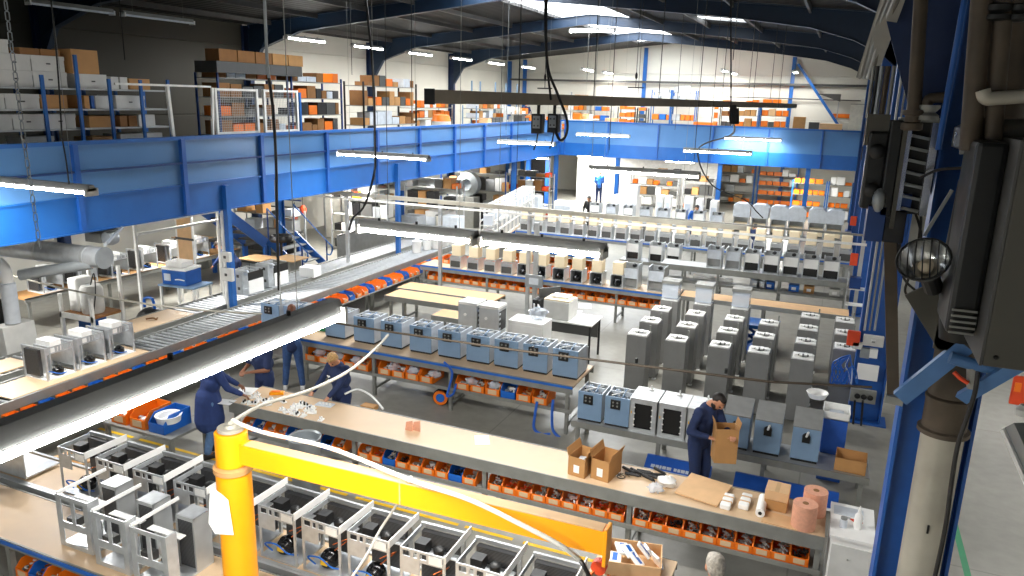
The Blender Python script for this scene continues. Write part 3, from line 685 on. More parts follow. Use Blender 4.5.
for i, X in enumerate([-8.07, -7.44, -6.84, -6.23, -5.63, -5.07, -4.52, -3.96, -3.36, -2.77, -2.17]):
    CA.put((X+.22, 5.4, .881), random.uniform(-.03, .03), 'silver chassis with black compressor, %s from the left in the bottom rear row' % ordn(i), 'rear row of chassis')
for i, (X, Y) in enumerate([(-7.1, 4.66), (-6.47, 4.58), (-5.9, 4.55)]):
    CBp.put((X+.22, Y, .881), 0, 'silver chassis with dark coil, %s from the left in the bottom front row' % ordn(i), 'front row of chassis')
# chassis at far left seen from its side
t = thing('machine_chassis', 'large silver side panel chassis standing alone at the left edge on the roller track', 'machine chassis', (-9.15, 5.4, .905), 0)
MB().box(-.45, .42, 0, .44, 0, .02, 'zinc').build('base_plate', t)
b = MB(); b.box(-.1, .42, -.012, 0, 0, .2, 'zinc'); b.box(-.1, .42, -.012, 0, .36, .48, 'zinc'); b.box(-.1, .0, -.012, 0, .2, .36, 'zinc'); b.box(.12, .42, -.012, 0, .2, .36, 'zinc'); b.box(-.1, -.05, -.012, 0, .48, .64, 'zinc'); b.box(.12, .42, -.012, 0, .48, .64, 'zinc'); b.box(-.05, .12, -.012, 0, .6, .64, 'zinc'); b.build('side_panel', t)
MB().box(-.45, -.43, 0, .44, .02, .5, 'steel').build('end_frame', t)
MB().lathe([(.03,0),(.1,.02),(.1,.12),(.04,.17)], (-.25,.15,.021), 'gloss_black', 14).build('compressor', t, smooth=True)
MB().tube(arc([(-.3,.1,.1),(-.35,.2,.25),(-.2,.25,.3),(-.1,.15,.2)]), .008, 'copper', 6).build('copper_pipe', t)
MB().lathe([(.05,0),(.06,.12),(.03,.15)], (-.2,.25,.3), 'dull_steel', 12).build('valve_body', t, smooth=True)
MB().cyl((-.2,.25,.021), (-.2,.25,.3), .012, 'steel').build('stand', t)
# three chassis on the conveyor
def chassis_c():
    t = thing('machine_chassis', 'x', 'machine chassis')
    w, d, h = .62, .55, .56      # x depth, along y
    MB().box(-w/2, w/2, 0, d, 0, .02, 'white_plastic').build('base_plate', t)
    b = MB()
    for (x, y) in ((-w/2, 0), (w/2-.03, 0), (w/2-.03, d-.03), (-w/2, d-.03)): b.box(x, x+.03, y, y+.03, .02, h, 'zinc')
    for y in (0, d-.03): b.box(-w/2+.03, w/2-.03, y, y+.03, h-.03, h, 'zinc')
    b.build('frame', t)
    b = MB(); b.box(w/2-.012, w/2, .03, d-.03, h-.02, h, 'zinc'); b.box(w/2-.012, w/2, .03, d-.03, h-.12, h-.1, 'zinc')
    for y in (.03, .2, .26, .32, d-.1): b.box(w/2-.012, w/2, y, y+.035, h-.1, h-.02, 'zinc')
    b.build('front_rail', t)
    MB().box(-.25, .1, .005, .07, .05, h-.06, 'coil_fins').build('condenser_coil', t)
    MB().box(-.28, .12, .2, .23, .02, h-.05, 'zinc').build('partition', t)
    MB().box(-.28, .28, d-.029, d-.02, .12, h-.04, 'zinc').build('back_panel', t)
    MB().box(-.25, .12, .24, .45, h-.17, h+.03, 'white_plastic').build('tank', t)
    MB().lathe([(.03,0),(.09,.02),(.09,.1),(.04,.14)], (.17,.3,.021), 'gloss_black', 14).build('compressor', t, smooth=True)
    MB().tube(arc([(.1,.15,.05),(.2,.12,.12),(.26,.25,.06),(.25,.4,.04)]), .01, 'bin_blue', 6).build('hose', t)
    return t
CC = Proto(chassis_c())
for i, Y in enumerate([7.62, 8.2, 8.8]):
    q_ = CC.put((-11.7, Y, .933), 0, 'silver-framed chassis on the near conveyor, %s from the left' % ordn(i), 'chassis on the near conveyor'); q_.scale = (.92, .92, 1)
# slate blue box machines
def blue_machine(cover=False):
    t = thing('drinks_machine', 'x', 'drinks machine')
    w, d, h = .46, .52, .52
    MB().box(-w/2+.01, w/2-.01, .01, d-.01, 0, .035, 'black').build('base', t)
    b = MB(); b.box(-w/2, w/2, 0, .02, .036, h, 'slate_blue'); b.build('front_panel', t)
    MB().box(w/2-.018, w/2, .021, d-.021, .036, h, 'light_panel').build('side_panel', t)
    MB().box(-w/2, -w/2+.018, .021, d-.021, .036, h, 'light_panel').build('side_panel', t)
    MB().box(-w/2, w/2, d-.02, d, .036, h-.02, 'steel').build('back_panel', t)
    if not cover:
        MB().box(-w/2+.02, w/2-.02, .03, d-.03, h-.16, h-.14, 'mesh_dark').build('inner_deck', t)
        b = MB(); rr = random.Random(4)
        for k in range(9):
            x, y = rr.uniform(-.17, .17), rr.uniform(.07, d-.08); b.cyl((x, y, h-.14), (x+rr.uniform(-.03,.03), y+rr.uniform(-.03,.03), h+rr.uniform(-.04,.02)), rr.uniform(.012,.035), rr.choice(['steel','light_panel','slate_blue','black']), 8)
        b.build('fittings', t)
        for k in range(3):
            MB().tube(arc([(rr.uniform(-.18,.18), rr.uniform(.05,.45), h-.1+rr.uniform(0,.13)) for _ in range(5)]), .011, ['light_panel','slate_blue','white_plastic'][k], 6).build('tubing', t)
        MB().box(-w/2+.03, w/2-.03, .25, .27, h-.06, h+.01, 'light_panel').build('rib', t)
    b = MB(); b.box(-.12, .06, -.035, -.001, h-.2, h-.04, 'black'); b.build('dispenser_plate', t, bevel=.008)
    for z in (h-.08, h-.14): 
        for x in (-.07, .01): MB().cyl((x, -.04, z), (x, -.036, z), .018, 'dull_steel', 10).build('port', t)
    return t
BM = Proto(blue_machine())
bx = [-9.0, -8.32, -7.7, -7.06, -6.45, -5.86, -5.3, -4.74, -4.18]
for i, X in enumerate(bx):
    BM.put((X+.22, 11.72, .901), 0, 'slate blue machine with open top, %s from the left on the long bench' % ordn(i), 'slate blue machines on the bench')
for i, X in enumerate([-3.5, -3.06]):
    q_ = BM.put((X+.2+.02*i, 11.12, .461), 0, 'slate blue open-top machine on the low platform, %s one' % ('left' if i == 0 else 'right'), 'slate blue machines on the platform'); q_.scale = (.88, 1, .98)
def open_case():
    t = thing('machine_case', 'x', 'machine case'); w, d, h = .43, .55, .55
    b = MB(); b.box(-w/2, w/2, 0, d, 0, .02, 'steel'); b.box(-w/2, -w/2+.015, 0, d, .02, h, 'steel'); b.box(w/2-.015, w/2, 0, d, .02, h, 'steel'); b.box(-w/2, w/2, d-.015, d, .02, h, 'steel'); b.build('body', t)
    MB().box(-w/2-.004, w/2+.004, -.004, d, h+.001, h+.015, 'zinc').build('top_plate', t)
    b = MB()
    for x in (-w/2+.015, w/2-.075): b.box(x, x+.06, -.001, .012, .02, h, 'zinc')
    b.box(-w/2+.075, w/2-.075, -.001, .012, .02, .06, 'zinc'); b.box(-w/2+.075, w/2-.075, -.001, .012, h-.07, h, 'zinc'); b.build('front_frame', t)
    MB().box(-w/2+.016, w/2-.016, .05, .07, .021, h-.01, 'black').build('dark_interior', t)
    for k in range(4):
        for x in (-.15, .13): MB().box(x, x+.025, -.012, -.002, .1+k*.1, .12+k*.1, 'white_plastic').build('tab', t)
    MB().box(-w/2+.02, -w/2+.035, -.006, -.002, .3, .34, 'yellow').build('sticker', t)
    b = MB(); b.lathe([(.045, 0), (.045, .015), (.018, .02), (.014, .08), (.005, .085)], (.02, d-.1, h+.015), 'white_plastic', 12); b.build('nozzle', t, smooth=True)
    return t
OC = Proto(open_case())
for i, X in enumerate([-2.63, -2.17, -1.72]):
    OC.put((X+.22, 11.1, .461), 0, ['silver open-fronted case with black interior, left of the three on the platform', 'silver open-fronted case with black interior, middle of the three on the platform', 'silver open-fronted case half hidden behind the bearded man'][i], 'open silver cases')
def dispenser():
    t = thing('drinks_dispenser', 'x', 'dispenser'); w, d, h = .39, .46, .62
    MB().box(-w/2+.01, w/2-.01, .02, d, 0, .04, 'black').build('base', t)
    b = MB(); b.prism([(0, .041), (d, .041), (d, h+.14), (.13, h+.14), (0, h-.03)][:0] or [(0, .041), (d, .041), (d, h+.06), (0, h-.08)], -w/2, w/2, 'slate_blue', 'x'); b.build('body', t, bevel=.006)
    M = Matrix.Translation((0, 0, h-.075)) @ Matrix.Rotation(math.atan2(.14, d), 4, 'X')
    MB().box(-w/2-.004, w/2+.004, -.01, d+.01, 0, .02, 'grey_paint', M).build('lid', t)
    b = MB(); b.lathe([(.0, 0), (.055, .0), (.06, .02), (.05, .045), (.0, .05)], (0, 0, 0), 'black', 16, Matrix.Translation((0, -.001, h-.2)) @ Matrix.Rotation(PI/2, 4, 'X')); b.box(-.055, .055, -.045, -.002, h-.29, h-.2, 'black'); b.build('tap', t, bevel=.004)
    MB().bar((.0, -.05, h-.19), (.02, -.07, h-.1), .028, .02, 'white_plastic').build('lever', t)
    return t
DP = Proto(dispenser())
for i, X in enumerate([-1.2, -.74, -.2]):
    DP.put((X+.22, 11.16, .461), 0, ['slate blue dispenser with white lever, behind the cardboard box held by the bearded man', 'slate blue dispenser with grey sloping lid and white lever, second from the right', 'slate blue dispenser with grey lid and white lever, beside the blue bin'][i], 'slate blue dispensers')
# tall grey cabinets
def cabinet(tall=False):
    t = thing('tall_cabinet', 'x', 'cabinet'); w, d, h = .4, .42, 1.2
    MB().box(-w/2, w/2, 0, d, .03, h, 'cabinet_grey').build('body', t, bevel=.006)
    MB().box(-w/2+.05, w/2-.05, .05, d-.05, 0, .029, 'dark_grey').build('plinth', t)
    MB().box(w/2-.06, w/2+.02, -.03, .05, 0, .025, 'white_plastic').build('foot', t)
    b = MB(); b.box(-w/2+.02, w/2-.02, .02, d-.02, h+.001, h+.022, 'white_plastic'); b.build('top_plate', t)
    b = MB(); b.lathe([(.0, 0), (.09, 0), (.1, .006), (.0, .008)], (0, d*.5, h+.023), 'black', 14); b.build('opening', t)
    rr = random.Random(9)
    for k in range(4): MB().box(-.15+k*.08, -.1+k*.08, d*.5-.1+rr.random()*.12, d*.5+.1*rr.random(), h+.032, h+.045+rr.random()*.02, rr.choice(['white_plastic', 'dark_grey', 'white_plastic'])).build('fitting', t)
    MB().box(w/2-.05, w/2-.02, d-.06, d-.02, h+.023, h+.14, 'dull_steel').build('sensor', t)
    return t
TC = Proto(cabinet())
def clear_cover():
    t = thing('clear_cover', 'x', 'cover'); MB().pan(-.18, .18, 0, .36, 0, .34, .004, 'acrylic').build('walls', t); MB().box(-.2, .2, -.02, .38, .341, .41, 'dull_steel').build('cap', t); return t
CVp = Proto(clear_cover())
cols = [(-3.22, 4, 'first'), (-2.47, 4, 'second'), (-1.66, 4, 'third'), (-.96, 3, 'fourth'), (-.2, 4, 'fifth'), (.49, 4, 'sixth')]
for ci, (X, n, w_) in enumerate(cols):
    for r_ in range(n):
        if ci == 5 and r_ == 0: continue
        Y = 13.78+r_*.99
        o = TC.put((X, Y, 0), 0, 'tall grey cabinet, %s column from the left, %s from the front' % (w_, ordn(r_)), 'tall grey cabinets')
        if r_ == 3 and ci < 3:
            CVp.put((X, Y+.02, 1.36), 0, 'clear cover with grey cap on the backmost cabinet of the %s column' % w_, 'clear covers') if False else CVp.put((X, Y+.02, 1.25), 0, 'clear cover with grey cap on the backmost cabinet of the %s column' % w_, 'clear covers')
# beige tank machines
def tank_machine(kind):
    t = thing('tank_machine', 'x', 'coffee machine'); w, d, h = .34, .42, .32
    MB().box(-w/2, w/2, 0, d, 0, .02, 'zinc').build('base_plate', t)
    for x in (-w/2, w/2-.02): MB().box(x, x+.02, 0, d, .02, h, 'zinc').build('side_frame', t)
    if kind == 'mesh':
        MB().box(-w/2+.021, w/2-.021, .02, .05, .03, h-.12, 'dark_grey').build('grille', t)
        MB().box(-w/2+.021, w/2-.021, .02, .04, h-.11, h-.01, 'steel').build('front_bar', t)
    elif kind == 'compressor':
        MB().lathe([(.03,0),(.1,.03),(.105,.12),(.05,.17)], (-.02,.13,.021), 'gloss_black', 14).build('compressor', t, smooth=True)
        MB().box(-w/2+.021, w/2-.021, d-.06, d-.02, .03, h-.05, 'coil_fins').build('condenser_coil', t)
    MB().box(-w/2, w/2, .05, d, h+.001, h+.02, 'steel').build('tray', t)
    MB().box(-.145, .145, .06, .35, h+.021, h+.34, 'beige_tank').build('tank', t, bevel=.02)
    return t
TM = {'mesh': Proto(tank_machine('mesh')), 'compressor': Proto(tank_machine('compressor'))}
n = 0
for i, X in enumerate([-9.78, -9.24, -8.72, -8.21, -7.72, -7.22, -6.7, -6.2, -5.66, -5.1]):
    TM['mesh' if i < 4 else 'compressor'].put((X+.17, 18.42, .921), 0, 'beige tank machine %s, %s from the left on the second bench line' % ('with grey grille' if i < 4 else 'with black compressor', ordn(i)), 'beige tank machines, second bench line')
for i in range(22):
    X = -10.45+i*.513
    q_ = TM['mesh'].put((X+.15, 25.2, .921), 0, 'beige tank machine in the long far row, %s from the left' % ordn(i), 'beige tank machines, far row'); q_.scale = (1.08, 1, 1.22)
# silver upright frames at the right end of the second bench line
def upright(front='white_plastic', black=True):
    t = thing('upright_machine', 'x', 'machine'); w, d, h = .42, .45, .62
    MB().box(-w/2, w/2, 0, d, 0, .02, 'zinc').build('base_plate', t)
    for x in (-w/2, w/2-.025): MB().box(x, x+.025, 0, d, .02, h, 'zinc').build('side_frame', t)
    MB().box(-w/2+.026, w/2-.026, .02, .04, h*.42, h-.1, front).build('front_door', t)
    MB().box(-w/2+.026, w/2-.026, .1, .12, .03, h*.42, 'black' if black else 'grey_paint').build('lower_bay', t)
    MB().box(-w/2+.026, w/2-.026, d-.05, d-.02, .02, h-.02, 'steel').build('back_panel', t)
    MB().lathe([(.02,0),(.06,.02),(.06,.08),(.02,.1)], (.05,.25,h-.1), 'black', 12).build('pump_motor', t, smooth=True)
    return t
UW = Proto(upright()); UG = Proto(upright('light_panel', False))
for i, X in enumerate([-4.62, -3.95]):
    UG.put((X, 18.55, .921), 0, 'silver upright machine at the right end of the second bench line, %s one' % ('left' if i == 0 else 'right'), 'silver uprights')
tag(MB().lathe([(.02, 0), (.17, .01), (.2, .06), (.19, .06), (.12, .03), (.03, .025)], (0,0,0), 'white_plastic', 20).build('white_ring', loc=(-3.62, 18.7, .93), smooth=True), 'white dish at the right end of the second bench line', 'dish')
for i, X in enumerate([-3.17+k*.53 for k in range(7)]):
    (UG if i in (0, 1) else UW).put((X+.1, 22.25, .921), 0, '%s machine on the grey bench behind the plank bench, %s from the left' % ('grey-fronted' if i < 2 else 'white-fronted', ordn(i)), 'uprights on the grey bench')
for i, X in enumerate([-5.5, -4.75, -4.2]):
    UW.put((X-.3, 23.4, .65), 0, 'white-fronted machine on the left stand behind the second bench line, %s' % ordn(i), 'uprights behind the second bench line')
bench('stand', 'low grey stand behind the right end of the second bench line', -6.2, -4.05, 23.35, 23.95, .64, [-6.1, -4.15], top='steel')
# white hooded machines far right
def hooded():
    t = thing('hooded_machine', 'x', 'machine'); w, d = .72, .5
    for x in (-w/2+.04, w/2-.08): MB().box(x, x+.04, 0, d, 0, .62, 'zinc').build('side_frame', t)
    MB().box(-w/2+.081, w/2-.081, .1, .4, .05, .38, 'beige_tank').build('tank', t, bevel=.03)
    b = MB(); b.prism([(-w/2, .62), (w/2, .62), (w/2, 1.1), (.22, 1.2), (-.22, 1.2), (-w/2, 1.1)], -.02, d, 'light_panel', 'y'); b.build('hood', t, bevel=.01)
    MB().box(-w/2+.05, w/2-.05, d-.03, d-.01, 0, .62, 'steel').build('back_panel', t)
    return t
HM = Proto(hooded())
for i, X in enumerate([-2.98, -2.32, -1.64, -1.02, -.32, .28][:6]):
    o = HM.put((X-.22, 29.36, .921), 0, 'white-hooded machine on the farthest bench, %s from the left' % ordn(i), 'white-hooded machines'); o.scale = (.86, 1, .9)
# tall white frames along the far conveyor
def tall_frame():
    t = thing('tall_machine', 'x', 'machine'); 
    for y in (0, .48):
        for x in (-.25, .22): MB().box(x, x+.03, y, y+.03, 0, 1.2, 'white_paint').build('post', t)
        for z in (.6, 1.17): MB().box(-.219, .219, y, y+.03, z, z+.03, 'white_paint').build('end_rail', t)
    for z in (.05, .4, .75, 1.17):
        for x in (-.25, .22): MB().box(x, x+.03, .031, .479, z-.02, z+.03, 'white_paint').build('cross_rail', t)
    MB().box(-.15, .15, .1, .4, .62, .95, 'light_panel').build('upper_unit', t)
    MB().box(-.15, .15, .12, .4, .0, .5, 'zinc').build('core', t)
    MB().box(.151, .165, .18, .34, .2, .4, 'mesh_dark').build('window', t)
    return t
TF = Proto(tall_frame())
for i in range(11):
    yy = 22.1+i*.63; TF.put((-11.08-(yy-25.8)*.192, yy, .921), .19, 'tall white frame on the far conveyor-side bench, %s from the camera end' % ordn(i), 'tall white frames')
# assorted white goods in the far left centre
for i, (X, Y, k) in enumerate([(-9.0, 29.5, 0), (-8.3, 29.45, 1), (-7.6, 29.5, 0), (-6.9, 29.45, 1), (-6.2, 29.5, 1), (-5.5, 29.5, 0), (-4.8, 29.5, 0), (-4.1, 29.5, 1)]):
    (UG if k else UW).put((X, Y, .921), 0, 'far upright machine on the farthest bench, %s from the left' % ordn(i), 'uprights on the farthest bench')
def tower(w, h, d, m='white_plastic'):
    t = thing('equipment_tower', 'x', 'machine')
    MB().box(-w/2, w/2, 0, d, .0, h, m).build('body', t, bevel=.02)
    MB().box(-w/2+.05, w/2-.05, -.012, -.001, h*.3, h*.85, 'light_panel').build('door', t)
    MB().box(-.03, .03, -.022, -.013, h*.5, h*.6, 'black').build('handle', t)
    return t
for i, (x, y, Y, w, h) in enumerate([(524, 222, 30, .4, 1.9), (658, 220, 31.5, .3, 1.8), (666, 222, 31.5, .25, 1.8), (686, 223, 31.2, .3, 1.85), (697, 224, 31.2, .25, 1.8), (712, 224, 31, .3, 1.8), (632, 212, 32, .35, 2.1), (562, 215, 31, .8, 1.3)]):
    p = atY(x, y, Y); o = tower(w, h, .5); o.location = (p.x, Y, 0); o['label'] = 'white equipment tower standing behind the farthest bench, %s from the left' % ordn([0, 3, 4, 5, 6, 7, 2, 1][i]); o['group'] = 'white towers'
p = atY(625, 205, 33)
t = thing('white_machine', 'white boxy machine under the far gallery, centre left', 'machine', (p.x, 33, 0)); MB().box(-.6, .6, 0, .6, 0, 1.5, 'white_plastic').build('body', t, bevel=.03); MB().box(-.45, .45, -.012, -.001, .8, 1.35, 'light_panel').build('door', t)
# ================================================================== PEOPLE
def ball_pts(b, c, r, m, n=14, k=9): b.ball(tuple(c), r, m, n, k)
def limb(b, pts, rs, m, n=12):
    for i in range(len(pts)-1): b.cone(pts[i], pts[i+1], rs[i], rs[i+1], m, n)
    for p, r in zip(pts, rs): b.ball(tuple(p), r, m, 12, 8)
def ik(a, t, l1, l2, pole):
    a = Vector(a); t = Vector(t); d = t-a; L = min(d.length, (l1+l2)*.995); d.normalize(); t = a+d*L
    x = (l1*l1-l2*l2+L*L)/(2*L); hgt = math.sqrt(max(0, l1*l1-x*x)); p = Vector(pole); p = (p-d*p.dot(d)).normalized()
    return a+d*x+p*hgt, t
def person(label, loc, rz, lean=0.0, bend=0.0, hands=None, hair='hair_dark', shirt='navy_cloth', trousers='navy_cloth', shoes='shoe_dark', skin='skin', coat=False, cap=None, head_down=.3, H=1.75, bald=False, beard=False, fine=.012, legs=None, logo=False, long_hair=False, headturn=0, short_sleeve=False, grip=None, group='people'):
    s = H/1.75
    t = thing('person', label, 'person', loc, rz, group)
    hips_z = .93
    R = Matrix.Translation((0, 0, hips_z)) @ Matrix.Rotation(-lean, 4, 'X') @ Matrix.Rotation(bend, 4, 'Y')      # lean forward = +y
    def T(x, y, z): return R @ Vector((x, y, z-hips_z))
    pel = Vector((0, 0, .95)); waist = T(0, .0, 1.08); chest = T(0, .01, 1.28); up = T(0, 0, 1.4); neck = T(0, .01, 1.5)
    hd = neck + (R.to_3x3() @ (Matrix.Rotation(headturn, 3, 'Z') @ Vector((0, .035+.09*head_down, .125-.03*head_down))))
    sh = {k: T(k*.185, 0, 1.41) for k in (-1, 1)}
    hands = hands or {-1: (-.22, .25, .98), 1: (.22, .25, .98)}
    el = {}; wr = {}
    for k in (-1, 1):
        el[k], wr[k] = ik(sh[k], hands[k], .29, .26, (k*.6, -.4, -.8))
    legs = legs or {-1: (-.11, .03), 1: (.11, -.03)}
    hip = {k: Vector((k*.09, 0, .9)) for k in (-1, 1)}; ank = {k: Vector((legs[k][0], legs[k][1], .09)) for k in (-1, 1)}; kn = {}
    for k in (-1, 1): kn[k], ank[k] = ik(hip[k], ank[k], .41, .41, (0, 1, .1))
    hdir = Matrix.Rotation(-lean-head_down*.9, 3, 'X') ; HM_ = Matrix.Translation(hd) @ (Matrix.Rotation(headturn, 3, 'Z') @ hdir).to_4x4()
    def hp(x, y, z): return HM_ @ Vector((x, y, z))
    b = MB()
    limb(b, [pel, waist, chest, up], [.13, .12, .13, .11], skin)
    for k in (-1, 1):
        limb(b, [T(k*.07, 0, 1.3), sh[k]], [.09, .065], skin)
        limb(b, [sh[k], el[k], wr[k]], [.052, .04, .027], skin)
        limb(b, [hip[k], kn[k], ank[k]], [.085, .055, .04], skin)
        # hand
        f = (wr[k]-el[k]).normalized(); side = f.cross(Vector((0, 0, 1))).normalized()*k
        if side.length < .1: side = Vector((k, 0, 0))
        palm = wr[k]+f*.05
        dn = -side.cross(f).normalized()*k
        if dn.z > 0: dn = -dn
        for q in (-1, -.33, .33, 1): limb(b, [wr[k]+side*q*.014, wr[k]+f*.085+side*q*.03], [.019, .015], skin, 8)
        for q, L in ((-1, .06), (-.33, .072), (.33, .068), (1, .052)):
            p0 = wr[k]+f*.085+side*q*.031; p1 = p0+f*L*.55+dn*L*.2+side*q*.006; p2 = p1+f*L*.3+dn*L*.5; limb(b, [p0, p1, p2], [.0105, .009, .0075], skin, 8)
        th0 = wr[k]+f*.03-side*.02; limb(b, [th0, th0-side*.035+f*.035+dn*.01, th0-side*.04+f*.068+dn*.025], [.014, .011, .009], skin, 8)
        limb(b, [ank[k], ank[k]+Vector((0, .12, -.055))], [.04, .03], skin)
    limb(b, [up, neck, hd], [.07, .056, .06], skin)
    # skull, jaw, nose, ears, brow as one surface
    def el_ball(c, r):
        k0 = len(b.v); b.ball((0, 0, 0), r, skin, 16, 11)
        for i in range(k0, len(b.v)): b.v[i] = tuple(HM_ @ (Vector(b.v[i])+Vector(c)))
    el_ball((0, -.01, .03), (.076, .095, .095)); el_ball((0, .025, -.04), (.058, .065, .075)); el_ball((0, .095, -.005), (.012, .022, .026)); el_ball((0, .088, .03), (.04, .012, .01))
    for k in (-1, 1): el_ball((k*.078, -.005, 0), (.012, .022, .033))
    el_ball((0, .083, -.052), (.024, .012, .006)); el_ball((0, .082, -.066), (.02, .012, .006))
    o = b.build('body', t, smooth=True); rm = o.modifiers.new('r', 'REMESH'); rm.mode = 'VOXEL'; rm.voxel_size = min(fine, .009) if fine < .015 else fine; rm.use_smooth_shade = True
    sm = o.modifiers.new('s', 'SMOOTH'); sm.iterations = 2; sm.factor = .5
    def cloth(name, fn, m, vox=.014):
        b = MB(); fn(b, m); o = b.build(name, t, smooth=True); rm = o.modifiers.new('r', 'REMESH'); rm.mode = 'VOXEL'; rm.voxel_size = vox; rm.use_smooth_shade = True
        s_ = o.modifiers.new('s', 'SMOOTH'); s_.iterations = 4; s_.factor = .6; return o
    for k in (-1, 1):
        e = MB(); e.ball(tuple(hp(k*.032, .08, .012)), .012, 'black', 8, 6); e.build('eye', t, smooth=True)
    def trs(b, m):
        limb(b, [Vector((-.05, 0, .97)), Vector((.05, 0, .97))], [.13, .13], m)
        for k in (-1, 1): limb(b, [hip[k], kn[k], ank[k]+Vector((0, 0, .03))], [.108, .076, .06], m)
    cloth('trousers', trs, trousers)
    def top(b, m):
        limb(b, [Vector((0, 0, .93)), waist, chest, up], [.155, .142, .155, .12], m, 16)
        limb(b, [T(-.09, 0, 1.2), T(.09, 0, 1.2)], [.13, .13], m); limb(b, [T(-.1, 0, 1.33), T(.1, 0, 1.33)], [.115, .115], m)
        for k in (-1, 1):
            limb(b, [T(k*.08, 0, 1.36), sh[k]], [.1, .078], m)
            if short_sleeve: limb(b, [sh[k], sh[k].lerp(el[k], .8)], [.074, .064], m)
            else: limb(b, [sh[k], el[k], wr[k].lerp(el[k], .1)], [.072, .056, .042], m)
        if coat:
            limb(b, [Vector((0, 0, .95)), Vector((0, .0, .58))], [.19, .225], m, 18)
        limb(b, [up, neck.lerp(up, .4)], [.085, .068], m)
    cloth('coat' if coat else 'shirt', top, shirt)
    if logo:
        q = T(.08, .168, 1.3); M = Matrix.Translation(q) @ Matrix.Rotation(-lean, 4, 'X')
        MB().box(-.035, .035, 0, .004, -.012, .012, 'white_plastic', M).box(-.01, .012, 0, .004, -.03, -.012, 'white_plastic', M).build('chest_logo', t)
    for k in (-1, 1):
        b = MB(); k0 = len(b.v); limb(b, [ank[k]+Vector((0, -.03, -.04)), ank[k]+Vector((0, .07, -.045)), ank[k]+Vector((0, .15, -.05))], [.046, .046, .037], shoes)
        b.box(ank[k].x-.042, ank[k].x+.042, ank[k].y-.075, ank[k].y+.185, .001, .03, shoes); o = b.build('shoe', t, smooth=True)
        rm = o.modifiers.new('r', 'REMESH'); rm.mode = 'VOXEL'; rm.voxel_size = .01; rm.use_smooth_shade = True
    def hairf(b, m):
        def hb(c, r):
            k0 = len(b.v); b.ball((0, 0, 0), r, m, 16, 10)
            for i in range(k0, len(b.v)): b.v[i] = tuple(HM_ @ (Vector(b.v[i])+Vector(c)))
        if bald == 'receding': hb((0, -.035, .035), (.084, .085, .085)); hb((0, .0, .085), (.06, .07, .045))
        elif bald: hb((0, -.045, .02), (.083, .072, .06)); hb((.0, -.02, .055), (.07, .075, .058))
        else: hb((0, -.03, .05), (.086, .096, .09)); hb((0, -.045, .0), (.08, .075, .08)); hb((0, .04, .095), (.06, .05, .035))
        if long_hair: hb((0, -.07, -.06), (.085, .06, .12))
        if beard: hb((0, .045, -.085), (.05, .05, .045)); hb((.045, .02, -.06), (.025, .045, .045)); hb((-.045, .02, -.06), (.025, .045, .045))
    cloth('hair', hairf, hair, .009)
    if cap:
        b = MB(); b.lathe([(.0, .1), (.05, .095), (.085, .06), (.095, .02), (.092, .0)], (0, 0, 0), cap, 16, HM_ @ Matrix.Translation((0, -.01, .055))); b.box(-.06, .06, .06, .16, .055, .065, cap, HM_); b.build('cap', t, smooth=True)
    t.scale = (s, s, s)
    return t
# facing: rz=0 faces +Y (away from camera); pi faces the camera
person('person in long dark blue coat and jeans, back turned, at the bench end', (-8.6, 8.22, 0), math.radians(-28), lean=.22, hands={-1: (-.05, .5, 1.02), 1: (.3, .42, 1.0)}, shirt='blue_coat', trousers='jeans_light', coat=True, H=1.78, skin='skin_dark', legs={-1: (-.12, .1), 1: (.12, -.1)})
person('person in navy shirt with white logo, hands joined, facing the camera behind the bench', (-8.52, 9.4, 0), math.radians(172), lean=.1, hands={-1: (-.06, .32, 1.12), 1: (.1, .34, 1.12)}, H=1.74, logo=True, skin='skin_dark', short_sleeve=True, cap='dark_grey')
person('person in jeans and white trainers, back to the camera, working at the near conveyor', (-9.25, 11.0, 0), math.radians(35), lean=.3, hands={-1: (-.25, .5, 1.1), 1: (.1, .5, 1.1)}, trousers='denim', shoes='shoe', hair='hair_brown', H=1.68, long_hair=True, legs={-1: (-.17, .03), 1: (.17, -.03)})
person('blond person in navy shirt with white logo, working over the long bench', (-7.02, 9.5, 0), math.radians(172), lean=.14, hands={-1: (-.1, .42, 1.0), 1: (.3, .38, .99)}, hair='hair_blond', H=1.66, logo=True, head_down=.8, headturn=.2)
person('bearded balding person in navy work clothes holding a folded cardboard box', (-1.38, 10.2, 0), math.radians(-118), lean=.2, hands={-1: (.03, .5, 1.2), 1: (.2, .3, 1.12)}, H=1.8, beard=True, bald='receding', head_down=.75, fine=.009)
person('grey-haired person in blue at the bottom edge, seen from above', (-.54, 6.0, 0), math.radians(20), lean=.12, shirt='blue_coat', hair='hair_grey', H=1.76, hands={-1: (-.28, .2, .98), 1: (.28, .2, .98)})
person('brown-haired person just below the white cabinet at the bottom right', (.57, 6.0, 0), math.radians(20), shirt='navy_cloth', hair='hair_brown', H=1.62)
p = at(600, 172, 1.72)
person('bald person in a bright blue shirt, back to the camera, far under the gallery', (p.x, p.y, 0), math.radians(20), lean=.25, shirt='bin_blue', bald=True, H=1.8, fine=.02, hair='skin', hands={-1: (-.15, .4, 1.0), 1: (.15, .4, 1.0)})
person('person in dark clothes bending behind the blue conveyor post, under the left gallery', (-15.2, 15.9, 0), math.radians(120), lean=.6, hands={-1: (-.1, .6, .9), 1: (.2, .6, .9)}, shirt='blue_coat', H=1.72, fine=.02)
p = atY(526, 110, 40)
person('person in a navy shirt up on the gallery beside the hanging switch boxes', (p.x, 40, 3.741), math.radians(10), shirt='navy_cloth', H=1.7, fine=.02)
p = at(622, 188, 1.5)
person('person in black seen over the white equipment, far centre', (p.x, 31.0, 0), math.radians(170), lean=.2, shirt='black', trousers='black', H=1.68, fine=.02)
p = at(765, 219, 1.5)
